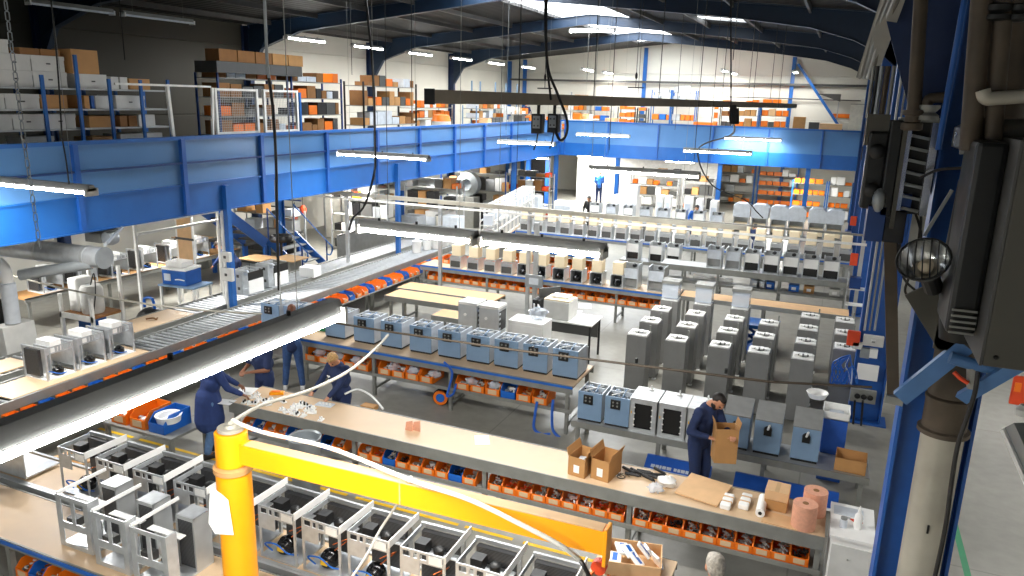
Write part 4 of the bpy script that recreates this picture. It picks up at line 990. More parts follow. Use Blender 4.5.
person('person in navy bending between the beige tanks and white-hooded machines, far right', (p.x, 27.2, 0), math.radians(20), lean=.7, shirt='navy_cloth', H=1.72, fine=.02, hands={-1: (-.2, .6, 1.0), 1: (.2, .6, 1.0)})
p = at(698, 205, 1.6)
person('person in bright blue at the back among the white towers', (p.x, 30.6, 0), math.radians(200), lean=.2, shirt='bin_blue', trousers='navy_cloth', H=1.7, fine=.02)
# cardboard box held by the bearded man
t = thing('cardboard_box', 'brown folded cardboard box held by the bearded man', 'box', (-1.0, 9.93, .84), math.radians(20))
b = MB(); b.box(-.15, .15, -.12, .12, 0, .012, 'cardboard'); b.box(-.15, .15, -.12, -.108, .012, .5, 'cardboard'); b.box(-.15, .15, .108, .12, .012, .5, 'cardboard'); b.box(-.15, -.138, -.108, .108, .012, .5, 'cardboard'); b.box(.138, .15, -.108, .108, .012, .5, 'cardboard'); b.build('walls', t)
for k, (a, c) in enumerate((((-.2, -.16, .5), (-.2, .16, .5)), ((.2, -.16, .5), (.2, .16, .5)))):
    s = -1 if k == 0 else 1
    MB().add([(s*.15, -.12, .501), (s*.15, .12, .501), (s*.17, .12, .6), (s*.17, -.12, .6), (s*.154, -.12, .501), (s*.154, .12, .501), (s*.174, .12, .6), (s*.174, -.12, .6)], [(0,1,2,3),(7,6,5,4),(0,4,5,1),(1,5,6,2),(2,6,7,3),(3,7,4,0)], 'cardboard').build('flap', t)
# ================================================================== YELLOW JIB CRANE
CQ = at(230.5, 428, 3.08)
t = thing('jib_crane', 'yellow pillar jib crane standing in front of the chassis bench, arm reaching right', 'crane', (CQ.x, CQ.y, 0))
MB().lathe([(.26, 0), (.26, .03), (.135, .03), (.135, 2.72)], (0,0,0), 'crane_yellow', 28).build('column', t, smooth=True)
MB().lathe([(.135, 2.721), (.15, 2.73), (.15, 2.77), (.11, 2.785)], (0,0,0), 'cardboard', 28).build('bearing_collar', t, smooth=True)
MB().lathe([(.125, 2.79), (.125, 3.05), (.12, 3.055)], (0,0,0), 'crane_yellow', 28).build('head', t, smooth=True)
MB().lathe([(.08, 3.056), (.1, 3.065), (.1, 3.09), (.05, 3.09), (.04, 3.11)], (0,0,0), 'pipe_cream', 24).build('top_ring', t, smooth=True)
AL = at(606, 529, 2.98).x-CQ.x; AYS = (at(606, 529, 2.98).y-CQ.y)/AL
b = MB(); b.box(.1, AL, -.05, .05, 2.82, 2.985, 'crane_yellow'); b.build('arm', t).rotation_euler = (0, 0, AYS)
MB().box(.16, AL-.01, -.048, .048, 2.986, 2.99, 'wood_edge').build('arm_top_plate', t).rotation_euler = (0, 0, AYS)
MB().box(AL, AL+.025, -.055+AYS*AL, .06+AYS*AL, 2.74, 3.0, 'crane_yellow').build('end_stop', t, bevel=.004)
b = MB(); b.lathe([(.05, 0), (.05, .05)], (0,0,0), 'orange_red', 14, Matrix.Rotation(PI/2, 4, 'X')); o = b.build('trolley_wheel', t); o.location = (AL-.03, .03+AYS*AL, 2.7)
MB().tube(arc([(-.03, .0, 2.69), (-.08, -.03, 2.63), (0, -.06, 2.6), (.04, 0, 2.66)]), .012, 'copper', 6).build('hook', t).location = (AL, AYS*AL, 0)
# joint line seen on the arm
MB().box(1.52, 1.53, -.052, -.0502, 2.82, 2.984, 'wood_edge').build('arm_joint', t).rotation_euler = (0, 0, AYS)
b = MB(); M = Matrix.Translation((-.1, -.172, 2.43)) @ Matrix.Rotation(math.radians(-38), 4, 'Y'); b.prism([(-.03, .2), (.1, .15), (.15, -.1), (.02, -.16), (-.03, -.1)][:5], -.003, .0, 'paper', 'y')
for i in range(len(b.v)): b.v[i] = tuple(Matrix.Translation((-.1, -.138, 2.4)) @ Matrix.Rotation(math.radians(8), 4, 'Y') @ Vector((b.v[i][0]*1.4, b.v[i][1], b.v[i][2]*1.15)))
b.build('pinned_paper', t)
for i, (x, z) in enumerate(((-.02, 2.8), (.05, 2.8))): pass
# white air hose from the crane head
h0 = Vector((CQ.x, CQ.y, 3.12))
p1 = at(300, 393, 2.95); p2 = at(345, 370, 2.8); p3 = at(388, 333, 2.52); 
tag(MB().tube(arc([h0, at(262, 405, 3.0), at(310, 390, 2.9), at(350, 370, 2.75), at(378, 346, 2.6), at(388, 335, 2.56)]), .017, 'pipe_cream', 8).build('air_hose', smooth=True), 'white air hose rising from the crane head towards the overhead pipe', 'hose')
tag(MB().tube(arc([at(232, 420, 3.12), at(262, 432, 3.08), at(330, 448, 3.06), at(408, 479, 3.03), at(470, 500, 3.03), at(520, 524, 2.98), at(560, 545, 2.9), at(580, 560, 2.8)]), .016, 'rope', 8).build('air_hose', smooth=True), 'white air hose lying along the yellow crane arm and drooping past its end', 'hose')
tag(MB().tube(arc([at(580, 560, 2.8), at(584, 566, 2.78), at(590, 578, 2.7)]), .014, 'black', 8).build('hose_nozzle', smooth=True), 'black nozzle end of the white hose at the bottom', 'nozzle')
rp = [at(411, 477, 3.05), at(404, 492, 2.85), at(392, 512, 2.6), at(380, 530, 2.4), at(366, 556, 2.2), at(350, 580, 2.0)]
tag(MB().tube(arc(rp), .011, 'rope', 6).build('rope', smooth=True), 'white twisted rope tied around the crane arm and running down left', 'rope')
a = at(390, 333, 2.5)
tag(MB().tube([(-6.35, 8.3, 2.5), (-5.3, 8.3, 2.5), (-3.5, 8.42, 2.49), (-.48, 8.8, 2.47), (.64, 9.2, 2.46)], .016, 'rusty_pipe', 8).build('overhead_pipe'), 'thin brown pipe crossing above the long bench to the right column', 'pipe')
for i, x in enumerate((-3.3, -2.0, -.95)):
    y_ = 8.3+.1*(x+5.3)/1.2
    tag(MB().cyl((x, 8.44+.13*(x+3.5)/1, 2.5), (x, 8.44+.13*(x+3.5)/1, 2.56), .02, 'dark_metal', 6).build('pipe_clip'), 'small clip on the thin brown overhead pipe, %s from the left' % ordn(i), 'clip', 'pipe clips')
# ---------------- items on the long bench
Z = .901
def on(x, y, z=Z): return at(x, y, z)
def paper(x, y, rz, label, w=.21, d=.3, z=Z):
    p = on(x, y, z); o = MB().box(-w/2, w/2, -d/2, d/2, 0, .003, 'paper').build('paper_sheet', loc=p); o.rotation_euler = (0, 0, rz); tag(o, label, 'paper'); return o
def open_box(label, p, rz, w, d, h, m='cardboard', flaps=True, lab=True):
    t = thing('cardboard_box', label, 'box', p, rz)
    MB().pan(-w/2, w/2, -d/2, d/2, 0, h, .006, m).build('walls', t)
    if flaps:
        for s in (-1, 1): MB().add([(s*w/2, -d/2, h), (s*w/2, d/2, h), (s*(w/2+.03), d/2, h+.1), (s*(w/2+.03), -d/2, h+.1), (s*(w/2+.004), -d/2, h), (s*(w/2+.004), d/2, h), (s*(w/2+.034), d/2, h+.1), (s*(w/2+.034), -d/2, h+.1)], [(0,1,2,3),(7,6,5,4),(0,4,5,1),(1,5,6,2),(2,6,7,3),(3,7,4,0)], m).build('flap', t)
    if lab: MB().box(-.04, .04, -d/2-.003, -d/2, h*.2, h*.6, 'white_plastic').build('printed_label', t)
    return t
def closed_box(name, label, p, rz, w, d, h, m='cardboard', lid=False, tape=True):
    t = thing(name, label, 'box', p, rz)
    MB().box(-w/2, w/2, -d/2, d/2, 0, h, m).build('carton', t, bevel=.004)
    if lid: MB().box(-w/2-.006, w/2+.006, -d/2-.006, d/2+.006, h-.05, h+.004, m).build('lid', t)
    elif tape: MB().box(-.025, .025, -d/2-.001, d/2+.001, h, h+.001, 'wood_edge').build('tape', t)
    return t
o = thing('corner_guards', 'two upright peach card corner pieces on the long bench', 'corner pieces', on(412, 431))
for k, x in enumerate((-.05, .05)):
    MB().prism([(-.06, 0), (.06, 0), (.06, .16), (-.04, .13)], -.01, .01, 'peach_roll', 'y').build('card', o).location = (x, k*.04, 0)
paper(482, 440, .5, 'white paper sheet lying mid bench, right of the peach card pieces')
p = on(577, 476); open_box('open cardboard box with papers on the long bench, left of the two', (p.x+.02, 8.65, Z), -.15, .24, .38, .26)
p = on(600, 478); open_box('open empty cardboard box on the long bench, right of the two', (p.x+.04, 8.69, Z), -.15, .25, .4, .28)
tag(MB().box(-.08, .08, -.12, .12, 0, .13, 'dark_grey').box(-.06, .02, -.1, .1, .131, .16, 'light_panel').build('box_contents', loc=(on(577, 476).x+.02, 8.63, Z+.008)), 'dark packaged goods inside the left open cardboard box', 'goods')
paper(612, 471, .3, 'white paper sheet beside the right open cardboard box', .2, .26)
def rings(label, p, r):
    b = MB(); n = 14
    pts = [(r*math.cos(2*PI*i/n), r*math.sin(2*PI*i/n), .006) for i in range(n+1)]; b.tube(pts, .006, 'black', 6)
    b.tube([(r*.5+1.5*r*math.cos(2*PI*i/n), r*.5+r*.8*math.sin(2*PI*i/n), .016) for i in range(n-3)], .005, 'black', 6); o = b.build('coiled_cable', loc=p); tag(o, label, 'cable'); return o
rings('small coiled black cable on the long bench beside the white paper', on(621, 477), .05)
random.seed(31)
for i in range(9):
    p = on(628+i*3.9, 471+random.uniform(0, 12)); a = random.uniform(-.6, .3)
    o = MB().cyl((-.09, 0, .022), (.09, 0, .022), .02, 'black', 10).cyl((.09, 0, .022), (.12, 0, .022), .012, 'dark_metal', 8).build('tap_handle', loc=(p.x, p.y, Z)); o.rotation_euler = (0, 0, a)
    tag(o, 'black cylindrical fitting in the loose pile on the long bench, %s from the left' % ordn(i), 'fitting', 'black fittings on the long bench')
bag('plastic_bag', 'white plastic bag crumpled beside the flat cardboard sheet', on(666, 486)+Vector((0, 0, 0)), .11, 'white_plastic', 3)
bag('plastic_bag', 'clear plastic bag at the front edge of the long bench, left of the cardboard sheet', on(655, 492), .1, 'acrylic', 8)
p = on(704, 487, .96)
o = MB().box(-.27, .27, -.27, .27, 0, .02, 'cardboard_light').build('cardboard_sheet', loc=(p.x, p.y-.02, .93)); o.rotation_euler = (0.06, 0, -.2); tag(o, 'large flat cardboard sheet lying tilted across the long bench', 'cardboard')
tag(MB().box(-.2, .2, -.2, .2, 0, .025, 'black').build('tray', loc=(p.x, p.y-.02, Z)), 'black tray under the large cardboard sheet', 'tray')
for i, (x, y) in enumerate(((727, 500), (745, 500))):
    t = thing('film_pack', 'white wrapped pack with brown tape lying on the bench, %s of the pair' % ('left' if i == 0 else 'right'), 'package', on(x, y+4), -.05)
    MB().box(-.06, .06, -.16, .16, 0, .07, 'white_plastic').build('wrap', t, bevel=.015)
    for y_ in (-.06, .06): MB().box(-.062, .062, y_-.012, y_+.012, -.0, .073, 'cardboard_light').build('tape', t)
t = thing('paper_roll', 'white roll standing slightly leaning beside the taped packs', 'roll', on(760, 515)+Vector((0, .1, .0)), 0)
MB().cyl((0, -.16, .055), (0, .24, .055), .054, 'white_plastic', 16).build('film', t, smooth=True); MB().cyl((0, -.165, .055), (0, -.161, .055), .022, 'black', 10).build('core', t)
closed_box('cardboard_box', 'closed cardboard box on the long bench, lower of two stacked', (-.22, 8.84, Z), -.05, .26, .27, .13)
closed_box('cardboard_box', 'closed pale cardboard box stacked on top of another, left of the peach rolls', (-.22, 8.84, Z+.133), -.05, .265, .275, .12, 'cardboard_light')
o = MB().box(-.2, .2, -.13, .13, 0, .012, 'cardboard_light').build('cardboard_sheet', loc=(-.14, 8.5, Z)); o.rotation_euler = (0, 0, -.08); tag(o, 'flat cardboard piece in front of the stacked boxes on the long bench', 'cardboard')
for i, (x, y) in enumerate(((.1, 8.49), (.2, 8.86))):
    t = thing('foam_roll', 'peach-coloured upright foam roll, %s of the two at the bench end' % ('front' if i == 0 else 'rear'), 'roll', (x, y, Z))
    MB().lathe([(.035, 0), (.135, 0), (.135, .3), (.035, .3), (.035, .28)], (0,0,0), 'peach_roll', 26).build('foam', t, smooth=True)
    MB().lathe([(.01, .281), (.034, .281), (.034, .303), (.03, .303)], (0,0,0), 'cardboard_dark', 14).build('core', t, smooth=True)
t = thing('white_cabinet', 'white cabinet with bottles on top, at the right end of the long bench', 'cabinet', (.62, 8.72, 0))
MB().box(-.22, .22, -.36, .4, .02, .93, 'white_plastic').build('body', t, bevel=.006); MB().box(-.235, .235, -.38, .42, .931, .96, 'white_plastic').build('top', t); MB().box(-.2, .2, -.372, -.361, .1, .85, 'archive_white').build('door', t); MB().ball((-.02, -.38, .7), .012, 'dull_steel').build('knob', t)
zt = .961
t = thing('spray_bottle', 'tall white plastic bottle with pointed spout on the white cabinet', 'bottle', (.67, 8.62, zt)); MB().lathe([(.0, 0), (.042, 0), (.044, .02), (.044, .16), (.025, .19)], (0,0,0), 'white_plastic', 16).build('body', t, smooth=True); MB().lathe([(.02, .19), (.018, .22), (.005, .28)], (0,0,0), 'white_plastic', 12).build('spout', t, smooth=True)
t = thing('jar', 'small clear jar beside the tall white bottle', 'jar', (.52, 8.58, zt)); MB().lathe([(.0, 0), (.04, 0), (.042, .08), (.034, .1)], (0,0,0), 'light_panel', 14).build('glass', t, smooth=True); MB().lathe([(.036, .1), (.036, .12), (.0, .12)], (0,0,0), 'grey_paint', 14).build('lid', t)
t = thing('pliers', 'orange-handled pliers lying behind the bottles on the white cabinet', 'pliers', (.6, 8.78, zt), -.5)
for s in (-1, 1): MB().tube(arc([(0, 0, .012), (.06, s*.02, .012), (.13, s*.025, .012)]), .009, 'orange_red', 6).build('handle', t)
MB().cone((0, 0, .012), (-.06, 0, .012), .014, .005, 'steel', 8).build('jaws', t)
tag(MB().box(-.16, .16, -.1, .1, 0, .01, 'light_panel').build('plastic_film', loc=(.58, 8.95, zt)), 'clear film lying at the back of the white cabinet top', 'film')
# left end of the long bench: small parts, papers
paper(246, 391, .3, 'white paper sheet at the left end of the long bench', .3, .3)
paper(226, 402, .2, 'second white sheet beside the blue-coated person', .25, .2)
t = thing('parts_box', 'small yellow-orange box among small white parts on the long bench', 'box', on(277, 394), .5); MB().box(-.11, .11, -.05, .05, 0, .04, 'crane_yellow').build('tray', t, bevel=.004); MB().box(-.08, .06, -.03, .03, .041, .05, 'orange').build('label', t)
random.seed(8)
def sp(k):
    t = thing('small_assembly', 'x', 'part'); MB().box(-.05, .05, -.035, .035, 0, .018, 'white_plastic').build('base', t)
    for x in (-.025, .025): MB().lathe([(.0, .03), (.014, .03), (.016, .0)][::-1], (x, 0, .019), 'black' if k else 'white_plastic', 8).build('socket', t)
    MB().cyl((0, .02, .019), (0, .02, .06), .008, 'light_panel', 8).build('stem', t); return t
SP = [Proto(sp(0)), Proto(sp(1))]
for i in range(34):
    x = random.choice([random.uniform(243, 272), random.uniform(280, 312), random.uniform(300, 322)]); y = 398+(x-243)*.2+random.uniform(-6, 9)
    p = on(x, y); X, Y = p.x, min(max(p.y, 8.42), 9.0)
    SP[1 if i % 4 == 0 else 0].put((X, Y, Z), random.uniform(0, 3), 'small white part with dark sockets scattered on the left half of the long bench', 'small white parts on the long bench')
t = thing('test_plate', 'flat white plate of parts in front of the blond person', 'plate', on(325, 405), .1); MB().box(-.14, .14, -.07, .07, 0, .015, 'light_panel').build('plate', t)
for x in (-.09, -.03, .03, .09): MB().lathe([(.018, 0), (.018, .02), (0, .02)], (x, 0, .016), 'white_plastic', 8).build('socket', t)
tag(MB().tube(arc([on(345, 397)+Vector((0,0,.05)), on(358, 394)+Vector((0,0,.08)), on(372, 400)+Vector((0,0,.06)), on(383, 410)+Vector((0,0,.02))]), .016, 'white_plastic', 8).build('hose', smooth=True), 'white curved hose end on the bench beside the blond person', 'hose')
tag(MB().box(-.12, .12, -.07, .07, 0, .06, 'cardboard').build('cardboard_tray', loc=(-6.3, 9.22, .84)), 'small brown tray behind the long bench beside the blond person', 'tray')
# waste bin
t = thing('waste_bin', 'tall round grey waste bin standing on the floor behind the crane arm', 'bin', (-6.42, 7.8, 0))
MB().lathe([(.17, 0), (.185, .02), (.22, .92), (.235, .94), (.225, .95), (.2, .93), (.165, .05), (.0, .05)], (0,0,0), 'fan_grey', 30).build('body', t, smooth=True)
MB().lathe([(.0, .5), (.16, .54), (.2, .8)][::-1], (0,0,0.02), 'acrylic', 14).build('liner_bag', t, smooth=True)
# crate of goods under the crane end
PBX, PBY = at(634, 562, .95).x, at(634, 562, .95).y
t = thing('cardboard_box', 'open cardboard box of blue and white packets, below the crane arm end', 'box', (PBX, PBY, .901), .2)
MB().pan(-.28, .28, -.22, .22, 0, .16, .01, 'cardboard_light').build('walls', t)
for i in range(7):
    M = Matrix.Translation((-.2+.07*i, -.1+.03*(i*5 % 7), .12+.02*(i % 3))) @ Matrix.Rotation(.4*i, 4, (.3, .6, 1)); x = thing('packet', 'white packet with blue print in the open box at the bottom, %s from the left' % ordn(i), 'packet', (PBX, PBY, .901), .2, 'packets in the open box')
    MB().box(-.07, .07, -.09, .09, 0, .03, 'white_plastic', M).build('wrap', x, bevel=.008); MB().box(-.02, .03, -.07, .07, .031, .032, 'bin_blue', M).build('print', x)
bench('work_table', 'small table at the bottom edge under the open box of packets', PBX-.4, PBX+.4, PBY-.3, PBY+.3, .9, [PBX-.35, PBX+.35], top='wood_top')
tag(MB().tube(arc([(PBX-.38, PBY+.2, .93), (PBX-.35, PBY+.24, .93), (PBX-.33, PBY+.1, .93)]), .02, 'black', 8).build('hand_tool'), 'black hand tool beside the open box of packets', 'tool')
# things standing on the blue box bench
MB_ = MB().box(-.12, .12, -.12, .12, 0, .1, 'green').build('green_box', loc=(-9.3, 12.1, .901)); tag(MB_, 'small green box at the left end of the blue machines bench', 'box')
t = thing('spare_frame', 'small silver frame behind the last slate blue machine on the bench', 'frame', (-3.86, 12.15, .901)); 
for x in (-.1, .08): MB().box(x, x+.02, -.15, .25, 0, .42, 'zinc').build('side', t)
MB().box(-.08, .08, .23, .25, .02, .4, 'steel').build('back', t)
# hose reel and blue hoses
t = thing('hose_reel', 'orange hose reel with blue hub hanging under the blue machines bench', 'hose reel', atY(441, 397, 11.6), .2)
b = MB(); b.lathe([(.09, -.05), (.14, -.05), (.14, .05), (.09, .05)], (0,0,0), 'orange', 20, Matrix.Rotation(PI/2, 4, 'X')); b.build('drum', t, smooth=True)
MB().lathe([(.0, -.055), (.085, -.055), (.085, .055), (.0, .055)], (0,0,0), 'bin_blue', 16, Matrix.Rotation(PI/2, 4, 'X')).build('hub', t, smooth=True)
MB().lathe([(.15, -.02), (.16, -.02), (.16, .02), (.15, .02)], (0,0,0), 'black_rubber', 20, Matrix.Rotation(PI/2, 4, 'X')).build('tyre', t, smooth=True)
MB().box(-.1, .1, -.07, .07, -.4, -.37, 'dull_steel').box(-.02, .02, .055, .07, -.4, .1, 'dull_steel').build('stand', t)
g = lambda x, y, Y=11.3: atY(x, y, Y)
tag(MB().tube(arc([g(444, 362), g(452, 372), g(449, 388), g(447, 396), g(453, 394), g(456, 384)]), .022, 'blue_hose', 8).build('air_hose', smooth=True), 'looped blue hose hanging at the middle leg of the blue machines bench', 'hose')
tag(MB().tube(arc([g(537, 402), g(535, 415), g(534, 428), g(541, 434), g(550, 434)]), .025, 'blue_hose', 8).build('air_hose', smooth=True), 'left of two blue hoses hanging below the last slate blue machines', 'hose')
tag(MB().tube(arc([g(553, 400), g(552, 415), g(553, 430), g(560, 438)]), .025, 'blue_hose', 8).build('air_hose', smooth=True), 'right of two blue hoses hanging below the last slate blue machines', 'hose')
# platform extras
def ramp(x0, x1, y, label):
    t = thing('blue_ramp', label, 'ramp', ((x0+x1)/2, y, 0)); w = x1-x0
    MB().prism([(-.16, .05), (.14, .05), (.14, .2), (.1, .2)], -w/2, w/2, 'blue_tub', 'x').build('body', t); MB().box(-w/2, w/2, -.2, -.161, .05, .075, 'white_plastic').build('edge_rail', t)
    return t
r1 = ramp(-2.25, -1.25, 10.82, 'blue ramp with pale lettering under the steel platform, left one')
rr = random.Random(6); b = MB(); x = -.4
M = Matrix.Translation((0, -.02, .13)) @ Matrix.Rotation(math.radians(30), 4, 'X')
while x < .35:
    w = rr.uniform(.03, .07); b.box(x, x+w, -.004, .002, -.035, .02, 'light_panel', Matrix.Translation((0, -.065, .115)) @ Matrix.Rotation(math.radians(-60), 4, 'X')); x += w+rr.choice([.012, .012, .04])
b.build('lettering', r1)
ramp(-.9, .55, 10.82, 'blue ramp under the steel platform, right of the bearded man')
t = thing('blue_tub', 'tall blue bin with a white crate on top, right of the last dispenser', 'tub', (.4, 11.85, .0)); MB().box(-.17, .17, -.2, .2, .01, 1.02, 'blue_tub').build('body', t, bevel=.01)
t['label'] = 'tall blue bin standing on the floor behind the right end of the platform'
t2 = thing('white_crate', 'white plastic crate resting on the tall blue bin', 'crate', (.4, 11.85, 1.022)); MB().pan(-.19, .19, -.21, .21, 0, .12, .012, 'white_plastic').build('walls', t2); MB().box(-.1, .1, -.1, .08, .013, .06, 'light_panel').build('contents', t2)
tag(MB().lathe([(.0, 0), (.12, .03), (.17, .12), (.16, .13), (.1, .05), (.0, .02)], (0,0,0), 'white_plastic', 16).build('funnel', loc=(.1, 12.3, 1.06), smooth=True), 'white scoop behind the rightmost dispenser', 'scoop')
open_box('open shallow cardboard box at the right end of the platform', (.66, 11.3, .461), -.05, .42, .38, .2, 'cardboard', flaps=False, lab=False)
# chrome cases and office corner
def chrome_case():
    t = thing('chrome_case', 'x', 'machine case'); w, d, h = .42, .42, .5
    MB().box(-w/2, w/2, 0, d, 0, h, 'steel').build('body', t, bevel=.005); MB().pan(-w/2, w/2, 0, d, h+.001, h+.05, .05, 'white_plastic').build('top_frame', t)
    MB().box(w/2+.001, w/2+.004, .05, d-.05, .05, h-.05, 'black').build('side_opening', t)
    for k in range(4): MB().box(w/2+.005, w/2+.012, .03, .1, .08+k*.1, .12+k*.1, 'light_panel').build('slot', t)
    b = MB(); b.lathe([(0, 0), (.03, 0), (.03, .02), (0, .02)], (0,0,0), 'white_plastic', 12, Matrix.Translation((-.05, -.001, .3)) @ Matrix.Rotation(PI/2, 4, 'X')); b.build('knob', t); return t
CH = Proto(chrome_case())
bench('stand', 'low stand under the stacked chrome cases', -6.75, -5.78, 12.95, 13.6, .5, [-6.65, -5.85], top='steel')
for (x, z, y, lab) in ((-6.52, .501, 13.05, 'chrome case, bottom of the left stack behind the slate blue machines'), (-6.52, 1.06, 13.05, 'chrome case, top of the left stack'), (-6.03, .501, 13.0, 'chrome case, bottom of the right stack'), (-6.03, 1.06, 13.0, 'chrome case, top of the right stack beside the white cabinet')):
    CH.put((x, y, z), 0, lab, 'chrome cases')
CH.put((-6.98, 12.75, .46), 0, 'single chrome case just behind the slate blue machines', 'chrome cases')
bench('stand', 'low stand under the single chrome case', -7.45, -6.8, 12.68, 13.0, .45, [-7.4, -6.85], top='steel') if False else tag(MB().box(-.3, .3, 0, .45, 0, .455, 'dull_steel').build('plinth', loc=(-6.98, 12.72, 0)), 'grey plinth under the single chrome case', 'plinth')
t = thing('white_cabinet', 'glaring white square cabinet behind the slate blue machines', 'cabinet', (-5.36, 13.3, 0)); MB().box(-.38, .38, 0, .5, 0, 1.3, 'white_plastic').build('body', t, bevel=.01); MB().box(-.35, .35, -.01, -.001, .08, 1.22, 'white_plastic').build('door', t)
bag('plastic_bag', 'crumpled clear plastic on the glaring white cabinet', (-5.2, 13.6, 1.31), .2, 'acrylic', 15)
t = thing('office_desk', 'white-topped desk with black legs carrying the printer', 'desk', (-5.1, 15.4, 0)); MB().box(-.85, .6, -.4, .4, .86, .89, 'white_plastic').build('desktop', t)
for x in (-.8, .55):
    for y in (-.35, .35): MB().box(x-.02, x+.02, y-.02, y+.02, 0, .86, 'black').build('leg', t)
MB().box(-.77, .52, .34, .36, .4, .84, 'dark_grey').build('modesty_panel', t)
t = thing('printer', 'beige and white box printer with paper on top, on the desk', 'printer', (-5.35, 15.35, .891)); MB().box(-.3, .3, -.3, .3, 0, .42, 'archive_white').build('body', t, bevel=.02); MB().box(-.29, .29, -.29, .2, .421, .45, 'beige_tank').build('lid', t); MB().box(-.2, .2, -.12, .2, .46, .49, 'paper').build('paper_stack', t)
t = thing('box_file', 'pair of black and white binders standing left of the printer', 'binder', (-5.85, 15.3, .891)); 
for k, x in enumerate((-.1, .0)): MB().box(x, x+.08, -.15, .15, 0, .36, 'black').build('binder', t); 
for k, x in enumerate((-.1, .0)): MB().box(x+.02, x+.06, -.153, -.151, .08, .28, 'paper').build('spine_label', t)
t = thing('monitor', 'dark flat monitor seen from behind on the office desk', 'monitor', (-5.75, 15.7, .891), .9); MB().box(-.28, .28, -.02, .02, .15, .55, 'dark_grey').build('screen', t); MB().box(-.03, .03, -.02, .02, .02, .15, 'black').build('neck', t); MB().box(-.12, .12, -.1, .1, 0, .02, 'black').build('foot', t)
paper(585, 306, .3, 'white paper sheet lying on the office desk', .3, .4, .891)
paper(575, 312, .1, 'second white sheet overlapping on the office desk', .3, .3, .895)
t = thing('control_post', 'grey post with a small control screen behind the white cabinet', 'control post', (-6.35, 16.3, 0)); MB().box(-.05, .05, -.05, .05, 0, 2.8, 'steel').build('post', t); MB().box(-.22, .22, -.1, -.051, 1.25, 1.55, 'fan_grey').build('screen_box', t); MB().box(-.12, .12, -.105, -.101, 1.32, 1.48, 'light_panel').build('screen', t)
# scissor table under the plank bench
t = thing('scissor_table', 'blue scissor lift table with crossed arms under the plank bench', 'lift table', (-1.35, 17.75, 0)); MB().box(-.5, .5, -.35, .35, 0, .08, 'blue_paint').build('base', t); MB().box(-.5, .5, -.35, .35, .62, .7, 'blue_beam').build('platform', t)
for y in (-.3, .3): MB().bar((-.42, y, .1), (.42, y, .6), .05, .06, 'blue_paint').build('scissor_arm', t); MB().bar((.42, y+.06*(1 if y<0 else -1), .1), (-.42, y+.06*(1 if y<0 else -1), .6), .05, .06, 'dark_blue').build('scissor_arm', t)
# white rolls below the grey bench
for i, x in enumerate((703, 722)):
    p = at(x, 281, .52); t = thing('paper_roll', 'white roll lying under the grey bench, %s' % ('left' if i == 0 else 'right'), 'roll', (p.x, 22.3, .53)); MB().cyl((-.32, 0, .06), (.32, 0, .06), .06, 'white_plastic', 14).build('roll', t, smooth=True); MB().cyl((-.33, 0, .06), (-.321, 0, .06), .02, 'cardboard', 8).build('core', t)
for i, (x, m_) in enumerate(((755, 'light_panel'), (762, 'light_panel'), (810, 'cardboard'), (835, 'archive_white'), (770, 'bin_blue'), (795, 'bin_blue'))):
    p = at(x, 285, .5); t = thing('storage_carton', 'carton under the grey bench, %s from the left' % ordn([0,1,4,5,2,3][i]), 'carton', (p.x, 22.35, .455)); MB().box(-.14, .14, 0, .3, 0, .2, m_).build('carton', t, bevel=.01); MB().box(-.06, .06, -.004, -.001, .05, .13, 'paper').build('label', t)
# white box and items on the conveyor
t = thing('white_box', 'plain white carton standing on the conveyor beside the blue stairs', 'box', at(308, 276, .93)+Vector((0, .1, -.016)), .1); MB().box(-.22, .22, -.18, .18, 0, .26, 'paper').build('carton', t, bevel=.006); MB().box(-.2, .2, -.02, .02, .261, .263, 'archive_white').build('tape', t)
for i, (x, y) in enumerate(((417, 252), (427, 249), (436, 248), (444, 246), (452, 244))):
    p = at(x, y, .93); t = thing('white_canister', 'white round canister on the conveyor by the blue post, %s from the left' % ordn(i), 'canister', (max(-12.9, min(p.x, -11.3)), p.y, .914), 0, 'white canisters'); MB().lathe([(0, 0), (.13, 0), (.14, .03), (.14, .36), (.12, .38), (0, .38)], (0,0,0), 'white_plastic', 16).build('body', t, smooth=True); MB().lathe([(.1, .381), (.1, .4), (0, .4)], (0,0,0), 'light_panel', 14).build('lid', t)
# fittings on conveyor: two white posts
for (x, y0, yt, lab, c) in ((228, 300, 189, 'blue post with grey switch boxes rising beside the near conveyor', 1), (399, 254, 163, 'plain blue post rising beside the conveyor further back', 0)):
    p = at(x, y0, .9); Y = 12.6 if c else p.y; X = -12.2; Y = Y if c else 19.6
    t = thing('blue_post', lab, 'post', (X, Y, 0)); MB().box(-.06, .06, -.06, .06, 0, 3.62, 'blue_beam').build('post', t)
    if c:
        MB().cyl((-.12, -.03, .3), (-.12, -.03, 3.6), .035, 'white_paint').build('conduit', t); MB().cyl((-.22, 0, .9), (-.2, 0, 3.0), .015, 'white_paint').build('conduit', t); MB().cyl((-.27, 0, 1.0), (-.33, 0, 3.0), .015, 'white_paint').build('conduit', t)
        for z, s in ((1.65, .16), (2.05, .12)): q = MB().box(-s, s, -.16, -.07, z-s*.9, z+s*.9, 'archive_white').build('switch_box', t, bevel=.01); MB().box(-.03, .03, -.175, -.161, z-.03, z+.03, 'dark_grey').build('switch', q)
